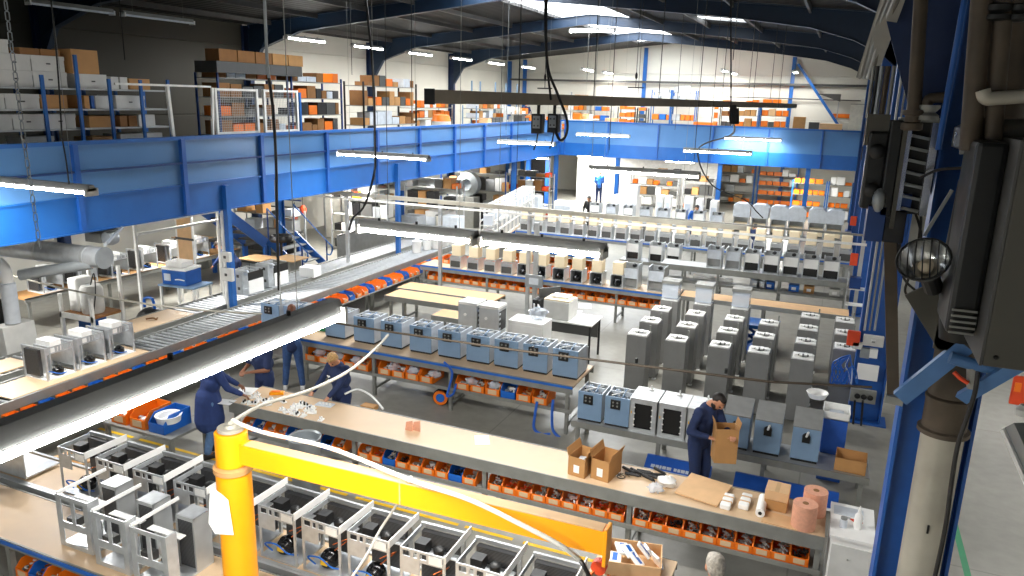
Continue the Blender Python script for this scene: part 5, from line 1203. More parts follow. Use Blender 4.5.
# ================================================================== RIGHT COLUMN EQUIPMENT (Y ~ 6.2)
YC = 6.2
def c(x, y, Y=YC): return atY(x, y, Y)
t = thing('waste_pipe', 'thick grey vertical pipe in the nearest blue column, rusty brown towards the top', 'pipe', (0, 0, 0))
pb = c(918, 560, 6.36).x+.0
MB().lathe([(.152, .0), (.152, 3.15)], (.985, 6.36, 0), 'pipe_cream', 26).build('lower_pipe', t, smooth=True)
MB().lathe([(.15, 3.151), (.185, 3.155), (.185, 3.19), (.158, 3.2), (.158, 3.42), (.165, 3.43), (.165, 3.45), (.15, 3.46)], (.985, 6.36, 0), 'rusty_pipe', 26).build('joint_collar', t, smooth=True)
MB().lathe([(.152, 3.47), (.152, 7.6)], (.985, 6.36, 0), 'rusty_pipe', 26).build('upper_pipe', t, smooth=True)
MB().box(.97, .985, 6.195, 6.205, 2.35, 2.42, 'black').build('mark', t)
# heater bracket
def ch(a, b_, w=.1, h=.05, m='bracket_blue'):
    return MB().bar(a, b_, w, h, m, up=(0, -1, 0))
t = thing('heater_bracket', 'blue steel bracket arms bolted to the nearest column under the heater', 'bracket')
ch(c(900, 398, 6.05), c(966, 345, 6.0), .12, .06).build('arm', t); ch(c(962, 398, 6.05), c(1040, 352, 5.6), .09, .05).build('arm', t)
MB().tube(arc([c(950, 357, 5.9), c(965, 362, 5.9), c(985, 367, 5.9), c(1003, 366, 5.9), c(1015, 352, 5.9)]), .045, 'bracket_blue', 10).build('valve_pipe', t, smooth=True)
MB().cyl(c(972, 366, 5.9), c(972, 388, 5.9), .035, 'dull_steel').build('valve_body', t); MB().tube([c(954, 372, 5.88), c(960, 378, 5.86), c(968, 383, 5.86)], .016, 'orange_red', 8).build('valve_handle', t, smooth=True)
MB().lathe([(.05, 0), (.07, .01), (.07, .03), (.05, .04)], c(1012, 346, 5.85), 'blue_beam', 14).build('flange', t, smooth=True)
t = thing('dark_bracket', 'dark steel plate bracket hanging diagonally beside the grey heater', 'bracket')
MB().bar(c(920, 288, 6.0), c(955, 345, 6.0), .22, .03, 'heater_grey', up=(0, -1, 0)).build('plate', t)
MB().bar(c(935, 336, 6.0), c(985, 343, 6.0), .18, .03, 'heater_grey', up=(0, -1, 0)).build('foot_plate', t)
t = thing('hanging_bar', 'flat dark grey bar hanging left of the nearest column', 'bar'); MB().bar(c(890, 236), c(893, 394), .085, .03, 'rusty_pipe', up=(0, -1, 0)).build('bar', t); MB().bar(c(885, 398), c(903, 402), .06, .05, 'dull_steel', up=(0, -1, 0)).build('foot', t)
# big heater
x0 = c(975, 250, 5.2).x
t = thing('air_heater', 'large grey box air heater filling the right edge', 'heater', (0, 5.2, 0))
zt = c(1005, 138, 5.2).z; zb = c(1000, 352, 5.2).z; xa = c(990, 250, 5.2).x
tl = c(1008, 138, 5.2).x; bl = c(973, 348, 5.2).x
MB().prism([(bl, zb), (bl+1.3, zb), (bl+1.3, zt), (bl+.0, zt)], -.35, .45, 'heater_grey', 'y').build('casing', t, bevel=.01)
MB().box(bl-.015, bl-.001, -.35, .45, zb, zt, 'dark_grey').build('edge_flange', t)
MB().box(bl-.18, bl-.016, -.1, .4, zb+.1, zt-.02, 'dark_metal').build('side_duct', t, bevel=.03)
for k in range(5): MB().bar((bl-.165, -.13, zb+.12+k*.035), (bl-.03, -.13, zb+.12+k*.035), .012, .012, 'dull_steel').build('guard_bar', t)
MB().ball((bl+.06, -.352, zb+.06), .014, 'black').build('bolt', t)
# flue / round body left of the heater
t = thing('heater_fan', 'dark barrel-shaped fan housing between the reflector lamp and the grey heater', 'fan', (0, 5.6, 0))
b = MB(); a = c(962, 150, 5.6); d = c(962, 340, 5.6); X = c(973, 250, 5.6).x
b.lathe([(.0, d.z), (.11, d.z), (.15, d.z+.3), (.16, (a.z+d.z)/2), (.15, a.z-.2), (.1, a.z), (.0, a.z)], (X, .0, 0), 'dark_metal', 24); b.build('barrel', t, smooth=True)
MB().bar((X-.17, -.02, a.z+.0), (X+.1, -.02, a.z-.0), .05, .05, 'fan_grey').build('top_strap', t)
MB().lathe([(.09, a.z+.01), (.12, a.z+.02), (.12, a.z+.14), (.07, a.z+.17)], (X-.1, 0, 0), 'louvre', 18).build('motor_cap', t, smooth=True)
# reflector lamp with wire guard
t = thing('reflector_lamp', 'round chrome reflector lamp behind a wire guard, hanging by the nearest column', 'lamp')
q = c(925, 264, 5.35); 
M = Matrix.Translation(q) @ Matrix.Rotation(math.radians(48), 4, 'X') @ Matrix.Rotation(math.radians(-18), 4, 'Y') @ Matrix.Scale(.95, 4)
MB().lathe([(.04, -.1), (.07, -.09), (.12, -.04), (.155, .04), (.16, .06), (.15, .06), (.11, -.02), (.05, -.07), (.0, -.075)], (0,0,0), 'chrome', 28, M).build('reflector', t, smooth=True)
MB().lathe([(.0, -.07), (.04, -.06), (.05, -.02), (.03, .0), (.0, .01)], (0,0,0), 'beige_tank', 14, M).build('bulb', t, smooth=True)
for k in range(-3, 4):
    b = MB(); L = math.sqrt(max(.001, .16**2-(k*.045)**2)); b.tube([M @ Vector((k*.045, -L, .065)), M @ Vector((k*.045, 0, .085)), M @ Vector((k*.045, L, .065))], .004, 'black', 5); b.build('guard_wire', t)
MB().tube([M @ Vector((.165*math.cos(i*PI/10), .165*math.sin(i*PI/10), .062)) for i in range(21)], .006, 'dark_metal', 6).build('guard_ring', t)
MB().cyl(M @ Vector((0, 0, -.1)), M @ Vector((0, 0, -.32)), .06, 'dark_metal').build('lamp_body', t)
# louvre panel
t = thing('louvre_panel', 'upright louvre unit with bright chrome side rails on the nearest column', 'louvre', (0, 6.1, 0))
a = c(903, 125, 6.1); e = c(935, 125, 6.1); zlo = c(908, 215, 6.1).z; zhi = c(908, 122, 6.1).z; x0, x1 = c(903, 165, 6.1).x, c(931, 165, 6.1).x
MB().box(x0-.02, x0+.025, -.02, .1, zlo, zhi, 'chrome').build('side_rail', t); MB().box(x1-.03, x1+.02, -.02, .1, zlo, zhi, 'chrome').build('side_rail', t); MB().box(x0-.06, x1+.05, -.02, .25, zhi+.001, zhi+.03, 'dull_steel').build('top_plate', t)
MB().box(x0+.026, x1-.031, .06, .1, zlo, zhi, 'black').build('back', t)
k = 0
while zlo+.05+k*.085 < zhi-.03:
    MB().bar((x0+.03, 0, zlo+.05+k*.085), (x1-.035, .0, zlo+.03+k*.085), .05, .02, 'louvre').build('slat', t); k += 1
t = thing('side_cover', 'dark vertical cabinet cover left of the louvre unit', 'cover', (0, 6.1, 0)); xx = c(893, 165, 6.1).x; MB().box(xx-.05, xx+.03, -.05, .2, zlo-.02, zhi+.01, 'dark_metal').build('panel', t, bevel=.01); MB().box(xx+.031, xx+.06, -.05, .1, zlo-.1, zhi, 'heater_grey').build('edge', t)
# fans cluster
t = thing('fan_unit', 'small dark fan unit with grey cowl at the gallery end, beside the cables', 'fan', (0, 6.2, 0)); q = c(874, 170); MB().box(q.x-.07, q.x+.07, -.08, .08, q.z-.28, q.z+.28, 'dark_metal').build('casing', t, bevel=.02)
for k in (-1, 1): b = MB(); b.lathe([(.0, 0), (.05, 0), (.055, .03), (.03, .05)], (0,0,0), 'black', 14, Matrix.Translation((q.x, -.08, q.z+k*.14)) @ Matrix.Rotation(PI/2, 4, 'X')); b.build('fan', t, smooth=True)
q2 = c(878, 168); MB().ball((q2.x+.03, -.14, q2.z-.22), (.045, .045, .09), 'fan_grey').build('cowl', t, smooth=True)
t = thing('control_box', 'large dark control box above the blue column, with a blue cover', 'control box', (0, 6.2, 0)); a = c(868, 204); e = c(907, 204); f = c(870, 238); MB().box(a.x, a.x+.12, -.15, .15, f.z, a.z, 'dark_blue').build('blue_side', t); MB().box(a.x+.121, e.x, -.14, .15, f.z, a.z-.02, 'gloss_black').build('casing', t, bevel=.006); MB().box(a.x+.15, e.x+.02, -.1, .12, a.z-.019, a.z+.1, 'dark_blue').build('top_cover', t, bevel=.006)
# cable tray, conduits
t = thing('cable_tray', 'grey cable tray sloping up from the gallery end to the roof', 'cable tray'); 
pts = [c(866, 78, 7.5), c(880, 30, 6.8), c(896, -10, 6.2)]
for k, o_ in enumerate((-.05, -.02, .01, .04)):
    MB().tube([p + Vector((o_, 0, 0)) for p in pts], .013, ['dull_steel', 'fan_grey', 'steel', 'heater_grey'][k], 6).build('cable', t)
MB().bar(pts[0]+Vector((0, .06, 0)), pts[2]+Vector((0, .06, 0)), .16, .02, 'dull_steel', up=(0, -1, 0)).build('tray', t)
for i, (x, r_, m_) in enumerate(((868, .014, 'dull_steel'), (872, .012, 'dark_metal'), (876, .018, 'fan_grey'), (882, .022, 'rusty_pipe'), (888, .014, 'dull_steel'))):
    a = c(x, 110, 6.8); tag(MB().cyl((a.x, 6.8, c(x, 118, 6.8).z), (a.x, 6.8, c(x, 66, 6.8).z), r_, m_, 8).build('conduit'), 'vertical conduit at the right end of the far gallery, %s from the left' % ordn(i), 'conduit', 'vertical conduits')
tag(MB().box(c(867, 120).x, c(890, 120).x, 6.15, 6.3, c(870, 145).z, c(870, 114).z, 'heater_grey').build('junction_box'), 'grey junction box under the vertical conduits', 'box')
t = thing('steam_pipe', 'tall brown pipe with a valve left of the thin blue conduit', 'pipe'); a = c(918, -20, 6.0); e = c(914, 110, 6.0); MB().cyl((e.x, 6.0, e.z), (a.x, 6.0, a.z+.3), .045, 'rusty_pipe', 14).build('pipe', t, smooth=True); MB().lathe([(.05, 0), (.07, .01), (.07, .05), (.05, .06), (.05, .1), (.07, .11), (.07, .14)], (e.x, 6.0, e.z-.14), 'rusty_pipe', 14).build('flange', t, smooth=True)
t = thing('steam_pipe', 'short brown branch pipe with valve below, right of the tall brown pipe', 'pipe'); a = c(929, 98, 6.0); MB().tube(arc([c(950, 97, 6.0), c(935, 98, 6.0), c(928, 101, 6.0), c(927, 118, 6.0)]), .035, 'rusty_pipe', 10).build('pipe', t, smooth=True); MB().lathe([(.04, 0), (.07, .0), (.07, .03), (.045, .05), (.07, .08), (.07, .1)], c(927, 120, 6.0), 'dull_steel', 14).build('valve', t, smooth=True)
a = c(942, -20, 5.9); e = c(938, 150, 5.9); tag(MB().cyl((e.x, 5.9, e.z), (e.x+.02, 5.9, a.z+.3), .02, 'blue_paint', 10).build('conduit', smooth=True), 'thin bright blue vertical conduit on the nearest column', 'conduit')
for i, (x, r_, lab) in enumerate(((978, .06, 'left'), (1000, .05, 'right'))):
    a = c(x, -10, 5.4); e = c(x-8, 150, 5.4); t = thing('drain_pipe', 'dim brown vertical pipe high on the right, %s of two' % lab, 'pipe'); MB().cyl((e.x, 5.4, e.z), (a.x, 5.4, a.z+.3), r_, 'rusty_pipe', 16).build('pipe', t, smooth=True)
    zc = c(x, 22, 5.4).z; MB().lathe([(r_*.9, 0), (r_*1.35, .01), (r_*1.35, .035), (r_*.9, .045), (r_*1.35, .06), (r_*1.35, .09), (r_*.9, .1)], (e.x+.02, 5.4, zc), 'orange_red' if i == 3 else 'dark_metal', 16).build('flange', t, smooth=True)
t = thing('horizontal_pipe', 'grey brown pipe elbow running off to the right above the heater', 'pipe'); MB().tube(arc([c(983, 90, 5.3), c(986, 98, 5.3), c(1000, 98, 5.3), c(1040, 95, 5.3)]), .04, 'pipe_cream', 12).build('pipe', t, smooth=True); 
t = thing('horizontal_pipe', 'thicker grey pipe along the top of the heater', 'pipe'); MB().tube([c(972, 128, 5.5), c(1000, 131, 5.5), c(1045, 130, 5.5)], .07, 'heater_grey', 14).build('pipe', t, smooth=True)
tag(MB().box(c(958, 100, 6.3).x, c(1045, 100, 6.3).x, 6.75, 6.95, c(960, 180, 6.8).z, 8.0, 'rusty_pipe').build('duct'), 'large dim brown duct rising behind the right-hand pipes', 'duct')
tag(MB().tube(arc([c(978, 372, 5.8), c(975, 392, 5.8), c(968, 415, 5.8), c(958, 445, 5.8), c(952, 480, 5.8), c(945, 530, 5.8), c(932, 590, 5.8)]), .016, 'black', 8).build('cable', smooth=True), 'black cable hanging from the heater past the grey pipe', 'cable')
for i, pts in enumerate(([c(903, 190), c(912, 205), c(921, 235), c(915, 262), c(905, 290), c(915, 296), c(935, 292), c(946, 300), c(941, 306)], [c(897, 240), c(899, 262), c(905, 280), c(915, 290)], [c(935, 163), c(920, 172), c(915, 190), c(921, 215), c(918, 245)], [c(985, 165, 5.6), c(960, 168, 5.8), c(938, 170, 5.9), c(920, 178, 6.0)], [c(909, 150), c(907, 180), c(905, 215), c(899, 250)])):
    tag(MB().tube(arc(pts), .01, 'black', 6).build('cable', smooth=True), 'black cable draped around the reflector lamp, %s strand' % ordn(i), 'cable', 'black cables by the reflector lamp')
tag(MB().bar(c(924, 236, 5.75), c(952, 190, 5.75), .03, .02, 'fan_grey').build('strut'), 'thin grey strut slanting above the reflector lamp', 'strut')
# objects lower right
t = thing('orange_extinguisher', 'orange red panel at the right edge below the heater', 'panel', c(1016, 396, 9)); MB().box(-.05, .1, 0, .04, -.1, .22, 'orange_red').build('panel', t, bevel=.01); MB().box(-.03, .03, -.01, -.001, .05, .15, 'orange').build('label', t)
t = thing('hanging_lamp_end', 'grey lamp fixture end with clamp entering at the lower right edge', 'lamp'); a = c(1016, 425, 3.8); e = c(1050, 500, 3.6)
MB().bar(a, e, .07, .06, 'fan_grey').build('housing', t); MB().bar(a+Vector((-.045, 0, -.03)), e+Vector((-.045, 0, -.03)), .02, .02, 'white_plastic').build('tube', t); MB().lathe([(.03, 0), (.035, .03), (.02, .05)], a+Vector((.02, 0, .05)), 'archive_white', 12).build('clamp', t, smooth=True); MB().tube(arc([a+Vector((.03, 0, .1)), a+Vector((.05, 0, .2)), a+Vector((.12, 0, .26))]), .01, 'black', 6).build('wire', t)
# ---------------- second column fittings (Y ~ 14.2)
Y2 = 14.2
def d_(x, y, Y=Y2): return atY(x, y, Y)
def bx_(name, label, x0, y0, x1, y1, m, dep=.1, cat=None, Y=Y2):
    a = d_(x0, y0, Y); e = d_(x1, y1, Y); return tag(MB().box(min(a.x, e.x), max(a.x, e.x), Y, Y+dep, min(a.z, e.z), max(a.z, e.z), m).build(name, bevel=.008), label, cat or name.split('_')[-1])
t = thing('switch_box', 'white switch box with round dial on the second column', 'switch box'); a = d_(864, 335); e = d_(883, 348); MB().box(a.x, e.x, Y2, Y2+.1, e.z, a.z, 'archive_white').build('casing', t, bevel=.01); MB().box((a.x+e.x)/2-.04, (a.x+e.x)/2+.04, Y2-.02, Y2-.001, e.z+.08, a.z-.06, 'white_plastic').build('dial', t); MB().box((a.x+e.x)/2-.03, (a.x+e.x)/2+.03, Y2-.03, Y2-.021, (a.z+e.z)/2-.02, (a.z+e.z)/2+.01, 'grey_paint').build('knob', t)
bx_('socket_box', 'grey socket box below the switch box, left one', 861, 348, 869, 359, 'fan_grey')
bx_('socket_box', 'white socket box below the switch box, right one', 870, 349, 877, 359, 'white_plastic')
bx_('notice_sheet', 'white notice sheet fixed to the second column', 858, 363, 877, 382, 'paper', .02)
t = thing('power_strip', 'grey panel with three black sockets low on the second column', 'socket panel'); a = d_(851, 388); e = d_(875, 405); MB().box(a.x, e.x, Y2, Y2+.08, e.z, a.z, 'dull_steel').build('panel', t, bevel=.008)
for k in range(3): xx = a.x+(e.x-a.x)*(.28+.25*k); MB().lathe([(0, 0), (.045, 0), (.05, .03), (0, .04)], (0,0,0), 'black', 12, Matrix.Translation((xx, Y2, (a.z+e.z)/2)) @ Matrix.Rotation(PI/2, 4, 'X')).build('socket', t, smooth=True)
for i, x in enumerate((855, 863)): tag(MB().tube(arc([d_(x, 400), d_(x-2, 425), d_(x-4, 450), d_(x-5, 470, Y2)]), .02, 'black', 8).build('cable', smooth=True), 'black cable hanging from the socket panel, %s' % ('left' if i == 0 else 'right'), 'cable')
t = thing('cable_bundle', 'tangled bunch of blue air hoses hanging on the left of the second column', 'hoses'); rr = random.Random(5)
for k in range(12):
    xs = rr.uniform(833, 853); tt = [d_(850, 355), d_(xs, 362+rr.uniform(-4, 6)), d_(xs+rr.uniform(-5, 5), 372), d_(xs+rr.uniform(-4, 6), 384), d_(852, 366)]; MB().tube(arc(tt, 5), .013, rr.choice(['blue_hose', 'bin_blue', 'light_panel']), 6).build('hose', t, smooth=True)
bx_('red_box', 'orange red box hanging left of the second column', 848, 331, 859, 347, 'orange_red', .1, 'box')
bx_('white_box', 'small white box below the orange red box', 853, 342, 862, 350, 'archive_white', .08, 'box')
for i, (x, r_, m_) in enumerate(((886, .0, ''), (863, .02, 'steel'), (868, .015, 'dull_steel'), (873, .02, 'fan_grey'))):
    if r_: a = d_(x, 340); tag(MB().cyl((a.x, Y2-.02, .9 if i == 9 else d_(x, 330).z), (a.x, Y2-.02, 7.5), r_, m_, 8).build('conduit'), 'grey conduit running up the second column, %s from the left' % ordn(i-1), 'conduit', 'second column conduits')
bx_('red_board', 'orange red hanging plate beside the farthest hooded machine', 851, 216, 856, 226, 'orange_red', .03, 'plate', 22)
bx_('red_board', 'orange red hanging plate beside the last beige tank', 851, 253, 857, 266, 'orange_red', .03, 'plate', 20)
t = thing('electric_cabinet', 'open shelf with small dark boxes left of the second column', 'shelf', (.7, 19.6, 0)); MB().box(-.2, .25, 0, .3, 1.3, 1.32, 'white_plastic').build('shelf_board', t); MB().box(-.2, .25, 0, .3, .9, .92, 'white_plastic').build('shelf_board', t); MB().box(-.15, .1, .02, .25, 1.33, 1.6, 'dark_blue').build('box', t); MB().box(-.2, -.18, 0, .3, 0, 1.7, 'steel').build('post', t)
# ================================================================== OVERHEAD RAILS, BEAM, CHAINS
a = atY(430, 96.5, 8.4); e = atY(795, 106, 33.0)
t = thing('overhead_beam', 'long brown-grey beam hanging across the hall just under eye height', 'beam')
MB().bar(a, e, .14, .17, 'overhead_brown').build('beam', t); d = (e-a).normalized(); MB().bar(a-d*.02, a-d*.001, .15, .19, 'black').build('end_plate', t)
for k, f in enumerate((.09, .2, .34, .55, .7)):
    q = a.lerp(e, f); MB().cyl(q+Vector((0, 0, .08)), (q.x, q.y, roofz(q.x)-.02), .01, 'dark_metal', 5).build('hanger_rod', t)
def beam_f(x):
    lo, hi = 0., 1.
    for _ in range(40):
        m_ = (lo+hi)/2; q = a.lerp(e, m_)-Vector((0, 0, CAMZ)); sx = 512+FPX*q.dot(CR)/q.dot(CF)
        if sx < x: lo = m_
        else: hi = m_
    return lo
for i, (f, w) in enumerate(((beam_f(539), 0), (beam_f(555), 1))):
    q = a.lerp(e, f); t = thing('hanging_control', 'dark control box with pale sockets hanging from the brown beam, %s of two' % ('left' if w == 0 else 'right'), 'control box', (q.x, q.y, q.z-.1))
    MB().box(-.09, .09, -.08, .06, -.42, -.12, 'black').build('casing', t, bevel=.01); MB().box(-.06, .06, -.087, -.081, -.34, -.15, 'fan_grey').build('socket_plate', t); MB().box(-.02, .02, -.02, .02, -.12, .015, 'black').build('hanger', t); MB().tube(arc([(0, 0, -.42), (-.02, 0, -.55), (-.06, 0, -.68)]), .012, 'black', 6).build('lead', t)
    for x_ in (-.03, .03):
        for z in (-.3, -.2): MB().cyl((x_, -.088, z), (x_, -.095, z), .014, 'dark_grey', 8).build('socket', t)
q = a.lerp(e, beam_f(550)); B = lambda x, y: atY(x, y, q.y-.3)
tag(MB().tube(arc([B(547, -20), B(546, 30), B(548, 68), B(558, 95), B(567, 120), B(566, 135), B(560, 140), B(555, 130)]), .022, 'black', 8).build('thick_cable', smooth=True), 'thick black cable dropping from the roof and looping below the control boxes', 'cable')
tag(MB().tube([B(545, -20), B(545, 30), B(547, 68), B(551, 100)], .018, 'black', 8).build('thick_cable', smooth=True), 'second thick black cable beside the looping one', 'cable')
B = lambda x, y, Y=12: atY(x, y, Y)
tag(MB().tube([B(731, -10), B(731, 60), B(731, 105)], .012, 'black', 6).build('cable'), 'black cable dropping to the bundle below the brown beam, right of centre', 'cable')
t = thing('cable_bundle', 'black bundle of cable hanging from the brown beam right of centre', 'cable bundle'); 
for k in range(4): MB().tube(arc([B(731+k*1.5, 105), B(730+k*2, 118), B(732+k*2, 123), B(735+k, 108)]), .018, 'black', 6).build('loop', t, smooth=True)
tag(MB().tube(arc([B(733, 122, 12), B(731, 135, 14), B(698, 150, 16), B(712, 185, 18), B(745, 200, 20), B(757, 212, 20), B(763, 218, 20)]), .016, 'black', 6).build('cable', smooth=True), 'long black cable drooping from the beam towards the far machines', 'cable')
# chains
def chain(label, x0, y0, x1, y1, Y, r=.012, m='fan_grey', links=True):
    a = atY(x0, y0, Y); e = atY(x1, y1, Y); t = thing('chain', label, 'chain'); n = int((a-e).length/.09)
    if not links: MB().cyl(a, e, r, m, 6).build('wire', t); return
    for i in range(min(n, 95)):
        p = a.lerp(e, (i+.5)/n); b = MB(); h = .055; w = .02
        if i % 2: pts = [(w, 0, -h*.6), (w, 0, h*.6), (0, 0, h), (-w, 0, h*.6), (-w, 0, -h*.6), (0, 0, -h), (w, 0, -h*.6)]
        else: pts = [(0, w, -h*.6), (0, w, h*.6), (0, 0, h), (0, -w, h*.6), (0, -w, -h*.6), (0, 0, -h), (0, w, -h*.6)]
        b.tube([p+Vector(q_) for q_ in pts], .006, m, 5).build('chain_link', t)
chain('hanging chain at the upper left in front of the archive boxes', 4, -10, 24, 140, 5.2); chain('hanging chain continuing down in front of the blue beam, left', 24, 140, 40, 248, 5.2)
tag(MB().tube(arc([B(50, -10, 5), B(57, 60, 5), B(62, 135, 5)]), .008, 'dark_metal', 6).build('cable'), 'thin dark cable hanging in front of the archive boxes', 'cable')
tag(MB().tube(arc([B(62, 138, 5.2), B(66, 160, 5.2), B(69, 184, 5.2)]), .008, 'dark_metal', 6).build('cable'), 'thin dark cable above the left lamp', 'cable')
t = thing('hoist_cable', 'grey and black hoist cable hanging from the roof down past the blue gallery', 'cable'); 
MB().tube([B(264, -10, 8), B(267, 60, 8), B(269, 78, 8)], .02, 'fan_grey', 8).build('rod', t); MB().tube(arc([B(269, 78, 8), B(273, 110, 8), B(276, 160, 8), B(277, 220, 8), B(279, 290, 8)]), .02, 'black', 8).build('cable', t, smooth=True); MB().tube([B(275, 180, 8), B(278, 260, 8), B(281, 305, 8)], .012, 'steel', 6).build('chain', t)
tag(MB().tube(arc([B(365, -10, 12), B(372, 60, 12), B(374, 100, 12), B(375, 145, 12), B(375, 168, 12), B(370, 190, 12), B(363, 208, 12), B(353, 218, 12), B(349, 230, 12)]), .022, 'black', 8).build('cable', smooth=True), 'black cable hanging from the roof and curving left in front of the blue gallery', 'cable')
for i, (x, y0, y1, Y) in enumerate(((388, -10, 215, 16), (412, -10, 120, 16), (352, -10, 75, 18), (506, 20, 130, 26), (516, 20, 200, 20), (587, 30, 80, 26), (609, -10, 150, 14), (638, 40, 95, 22), (675, 50, 130, 26), (694, -10, 160, 16), (733, 0, 60, 14), (704, 150, 205, 20), (770, 30, 100, 24), (778, 30, 108, 24), (748, 40, 100, 26), (861, 80, 160, 12), (125, -5, 60, 9))):
    a = atY(x, y0, Y); e = atY(x, y1, Y); ln = roofz(a.x)-.03 if a.z > roofz(a.x) or y0 < 0 else a.z
    tag(MB().cyl((e.x, Y, e.z), (e.x, Y, roofz(e.x)-.02), .008, 'dark_metal', 5).build('hanging_wire'), 'thin dark vertical wire hanging from the roof, %s of the loose ones' % ordn(i), 'wire', 'loose hanging wires')
# tool balancers on overhead wires
for i, (x, y) in enumerate(((545, 83), (636, 82))):
    q = atY(x, y, 14); t = thing('spring_balancer', 'small dark T-shaped hook hanging above the brown beam, %s one' % ('left' if i == 0 else 'right'), 'hook', q); MB().cyl((0, 0, -.1), (0, 0, roofz(q.x)-q.z-.02), .006, 'dark_metal', 6).build('wire', t); MB().cyl((-.15, 0, -.1), (.15, 0, -.1), .012, 'dark_metal', 6).build('bar', t); MB().lathe([(.01, 0), (.025, .03), (.025, .08), (.01, .12)], (0, 0, .05), 'dark_metal', 8).build('weight', t)
# overhead rails along the far benches
def rail(label, x0, y0, x1, y1, Y, w, h, m='pipe_cream', posts=(), zf=0):
    a = atY(x0, y0, Y); e = atY(x1, y1, Y); z = (a.z+e.z)/2; t = thing('overhead_rail', label, 'rail'); MB().box(a.x, e.x, Y-w/2, Y+w/2, z-h/2, z+h/2, m).build('rail', t)
    for px_ in posts: X = atY(px_, (y0+y1)/2, Y).x; MB().box(X-.045, X+.045, Y+w/2+.001, Y+w/2+.08, zf, z, 'steel').build('post', t)
    return t
rail('thick grey overhead rail on posts above the second bench line', 222, 185.5, 747, 225, 17.6, .07, .11, 'heater_grey' if False else 'pipe_cream', (345, 439, 529))
rail('thin pale overhead rail in front of the thick one, above the beige tanks', 180, 190, 868, 236, 17.3, .03, .05, 'white_paint')
rail('grey overhead rail at the right above the white-hooded machines', 640, 220, 885, 233, 20.9, .05, .05, 'dull_steel', (866,))
# air line on left: white tube from duct to right
tag(MB().tube(arc([at(-5, 271, 1.8), at(40, 283, 1.75), at(80, 292, 1.7), at(140, 303, 1.7), at(200, 310, 1.6), at(262, 314, 1.5)]), .02, 'pipe_cream', 8).build('air_pipe', smooth=True), 'long pale pipe sagging from the left edge above the rollers', 'pipe')
# ================================================================== LEFT SIDE UNDER THE GALLERY
a = at(-20, 246, 2.62); e = at(104, 258, 2.62); Y = e.y
t = thing('silver_duct', 'large shiny spiral duct with a flat end cap under the left gallery', 'duct')
MB().cyl((-17.5, Y-.45, 2.62), (e.x, Y, 2.62), .19, 'zinc', 28).build('main_duct', t, smooth=True)
d = Vector((e.x+17.5, .45, 0)).normalized(); E_ = Vector((e.x, Y, 2.62)); MB().cyl(E_+d*.001, E_+d*.02, .2, 'fan_grey', 28).build('end_cap', t, smooth=True)
for f in (.35, 1.5, 2.7): q = E_-d*f; MB().cyl(q-d*.03, q+d*.03, .198, 'steel', 28).build('clamp_ring', t, smooth=True)
MB().cyl(at(20, 275, 2.3), E_-d*.25+Vector((0, -.05, -.12)), .1, 'fan_grey', 20).build('branch_duct', t, smooth=True)
tag(MB().cyl(at(105, 245, 3.0), at(136, 218, 3.4) if False else at(122, 228, 3.09), .03, 'fan_grey').build('duct_strut'), 'grey strut slanting up from the duct end to the gallery', 'strut')
t = thing('blower', 'round grey blower on brackets behind the silver duct', 'blower', at(103, 243, 2.9)+Vector((-.3, .4, 0))); MB().lathe([(.0, -.1), (.12, -.1), (.14, 0), (.12, .1), (0, .1)], (0,0,0), 'fan_grey', 20, Matrix.Rotation(PI/2, 4, 'X')).build('scroll', t, smooth=True); MB().box(-.55, -.15, -.1, .1, -.1, .08, 'dull_steel').build('motor', t); MB().box(-.7, .1, -.15, .15, .141, .16, 'dark_grey').build('mount_plate', t)
# wall bench with chassis along the left wall
bench_t = thing('workbench', 'bench along the left wall under the gallery with a row of silver chassis', 'workbench', (-17.0, 14.2, 0))
MB().box(-.4, .4, -3.4, 3.4, .87, .9, 'cardboard').build('worktop', bench_t); 
for y in (-3.3, -1.2, 1.2, 3.3):
    for x in (-.35, .35): MB().box(x-.03, x+.03, y-.03, y+.03, 0, .87, 'dull_steel').build('leg', bench_t)
MB().box(.38, .4, -3.4, 3.4, .8, .91, 'dull_steel').build('frame_rail', bench_t)
for i, (x, y) in enumerate(((82, 284), (93, 282), (113, 277), (135, 270), (158, 266), (172, 262))):
    CC.put((-16.95, 11.3+i*.92, .901), 0, 'silver white chassis on the wall bench under the gallery, %s from the left' % ordn(i), 'chassis on the wall bench')
# filter column machine at far left
q = at(30, 345, .9)
t = thing('filter_machine', 'machine with a clear vertical column and slanted grey base at the left edge', 'machine', (-13.75, 8.6, 0))
MB().prism([(-.35, .0), (.35, 0), (.25, 1.35), (-.05, 1.35)], -.3, .3, 'archive_white', 'y').build('base', t, bevel=.01); MB().lathe([(.13, 1.36), (.13, 2.1), (.1, 2.12)], (.1, 0, 0), 'light_panel', 20).build('column', t, smooth=True); MB().tube(arc([(.1, 0, 2.12), (.08, 0, 2.35), (-.1, 0, 2.48), (-.35, 0, 2.4), (-.45, 0, 2.2)]), .1, 'white_plastic', 14).build('elbow', t, smooth=True); MB().box(-.2, -.05, -.34, -.301, .8, 1.25, 'bin_blue').build('blue_panel', t); MB().box(-.6, -.36, -.2, .2, 1.1, 1.7, 'black').build('motor', t, bevel=.04)
t = thing('tank_rack', 'aluminium frame on posts carrying white tanks, left of the far conveyor lane', 'rack', (-13.9, 10.4, 0))
for x in (-.45, .45):
    for y in (-.35, .35): MB().box(x-.03, x+.03, y-.03, y+.03, 0, 2.05 if y > 0 else 1.5, 'white_paint').build('post', t)
MB().box(-.45, .45, -.35, .35, 1.05, 1.1, 'cardboard_dark').build('shelf', t); MB().box(-.48, .48, -.38, -.36, 1.0, 1.12, 'white_paint').build('shelf_edge', t)
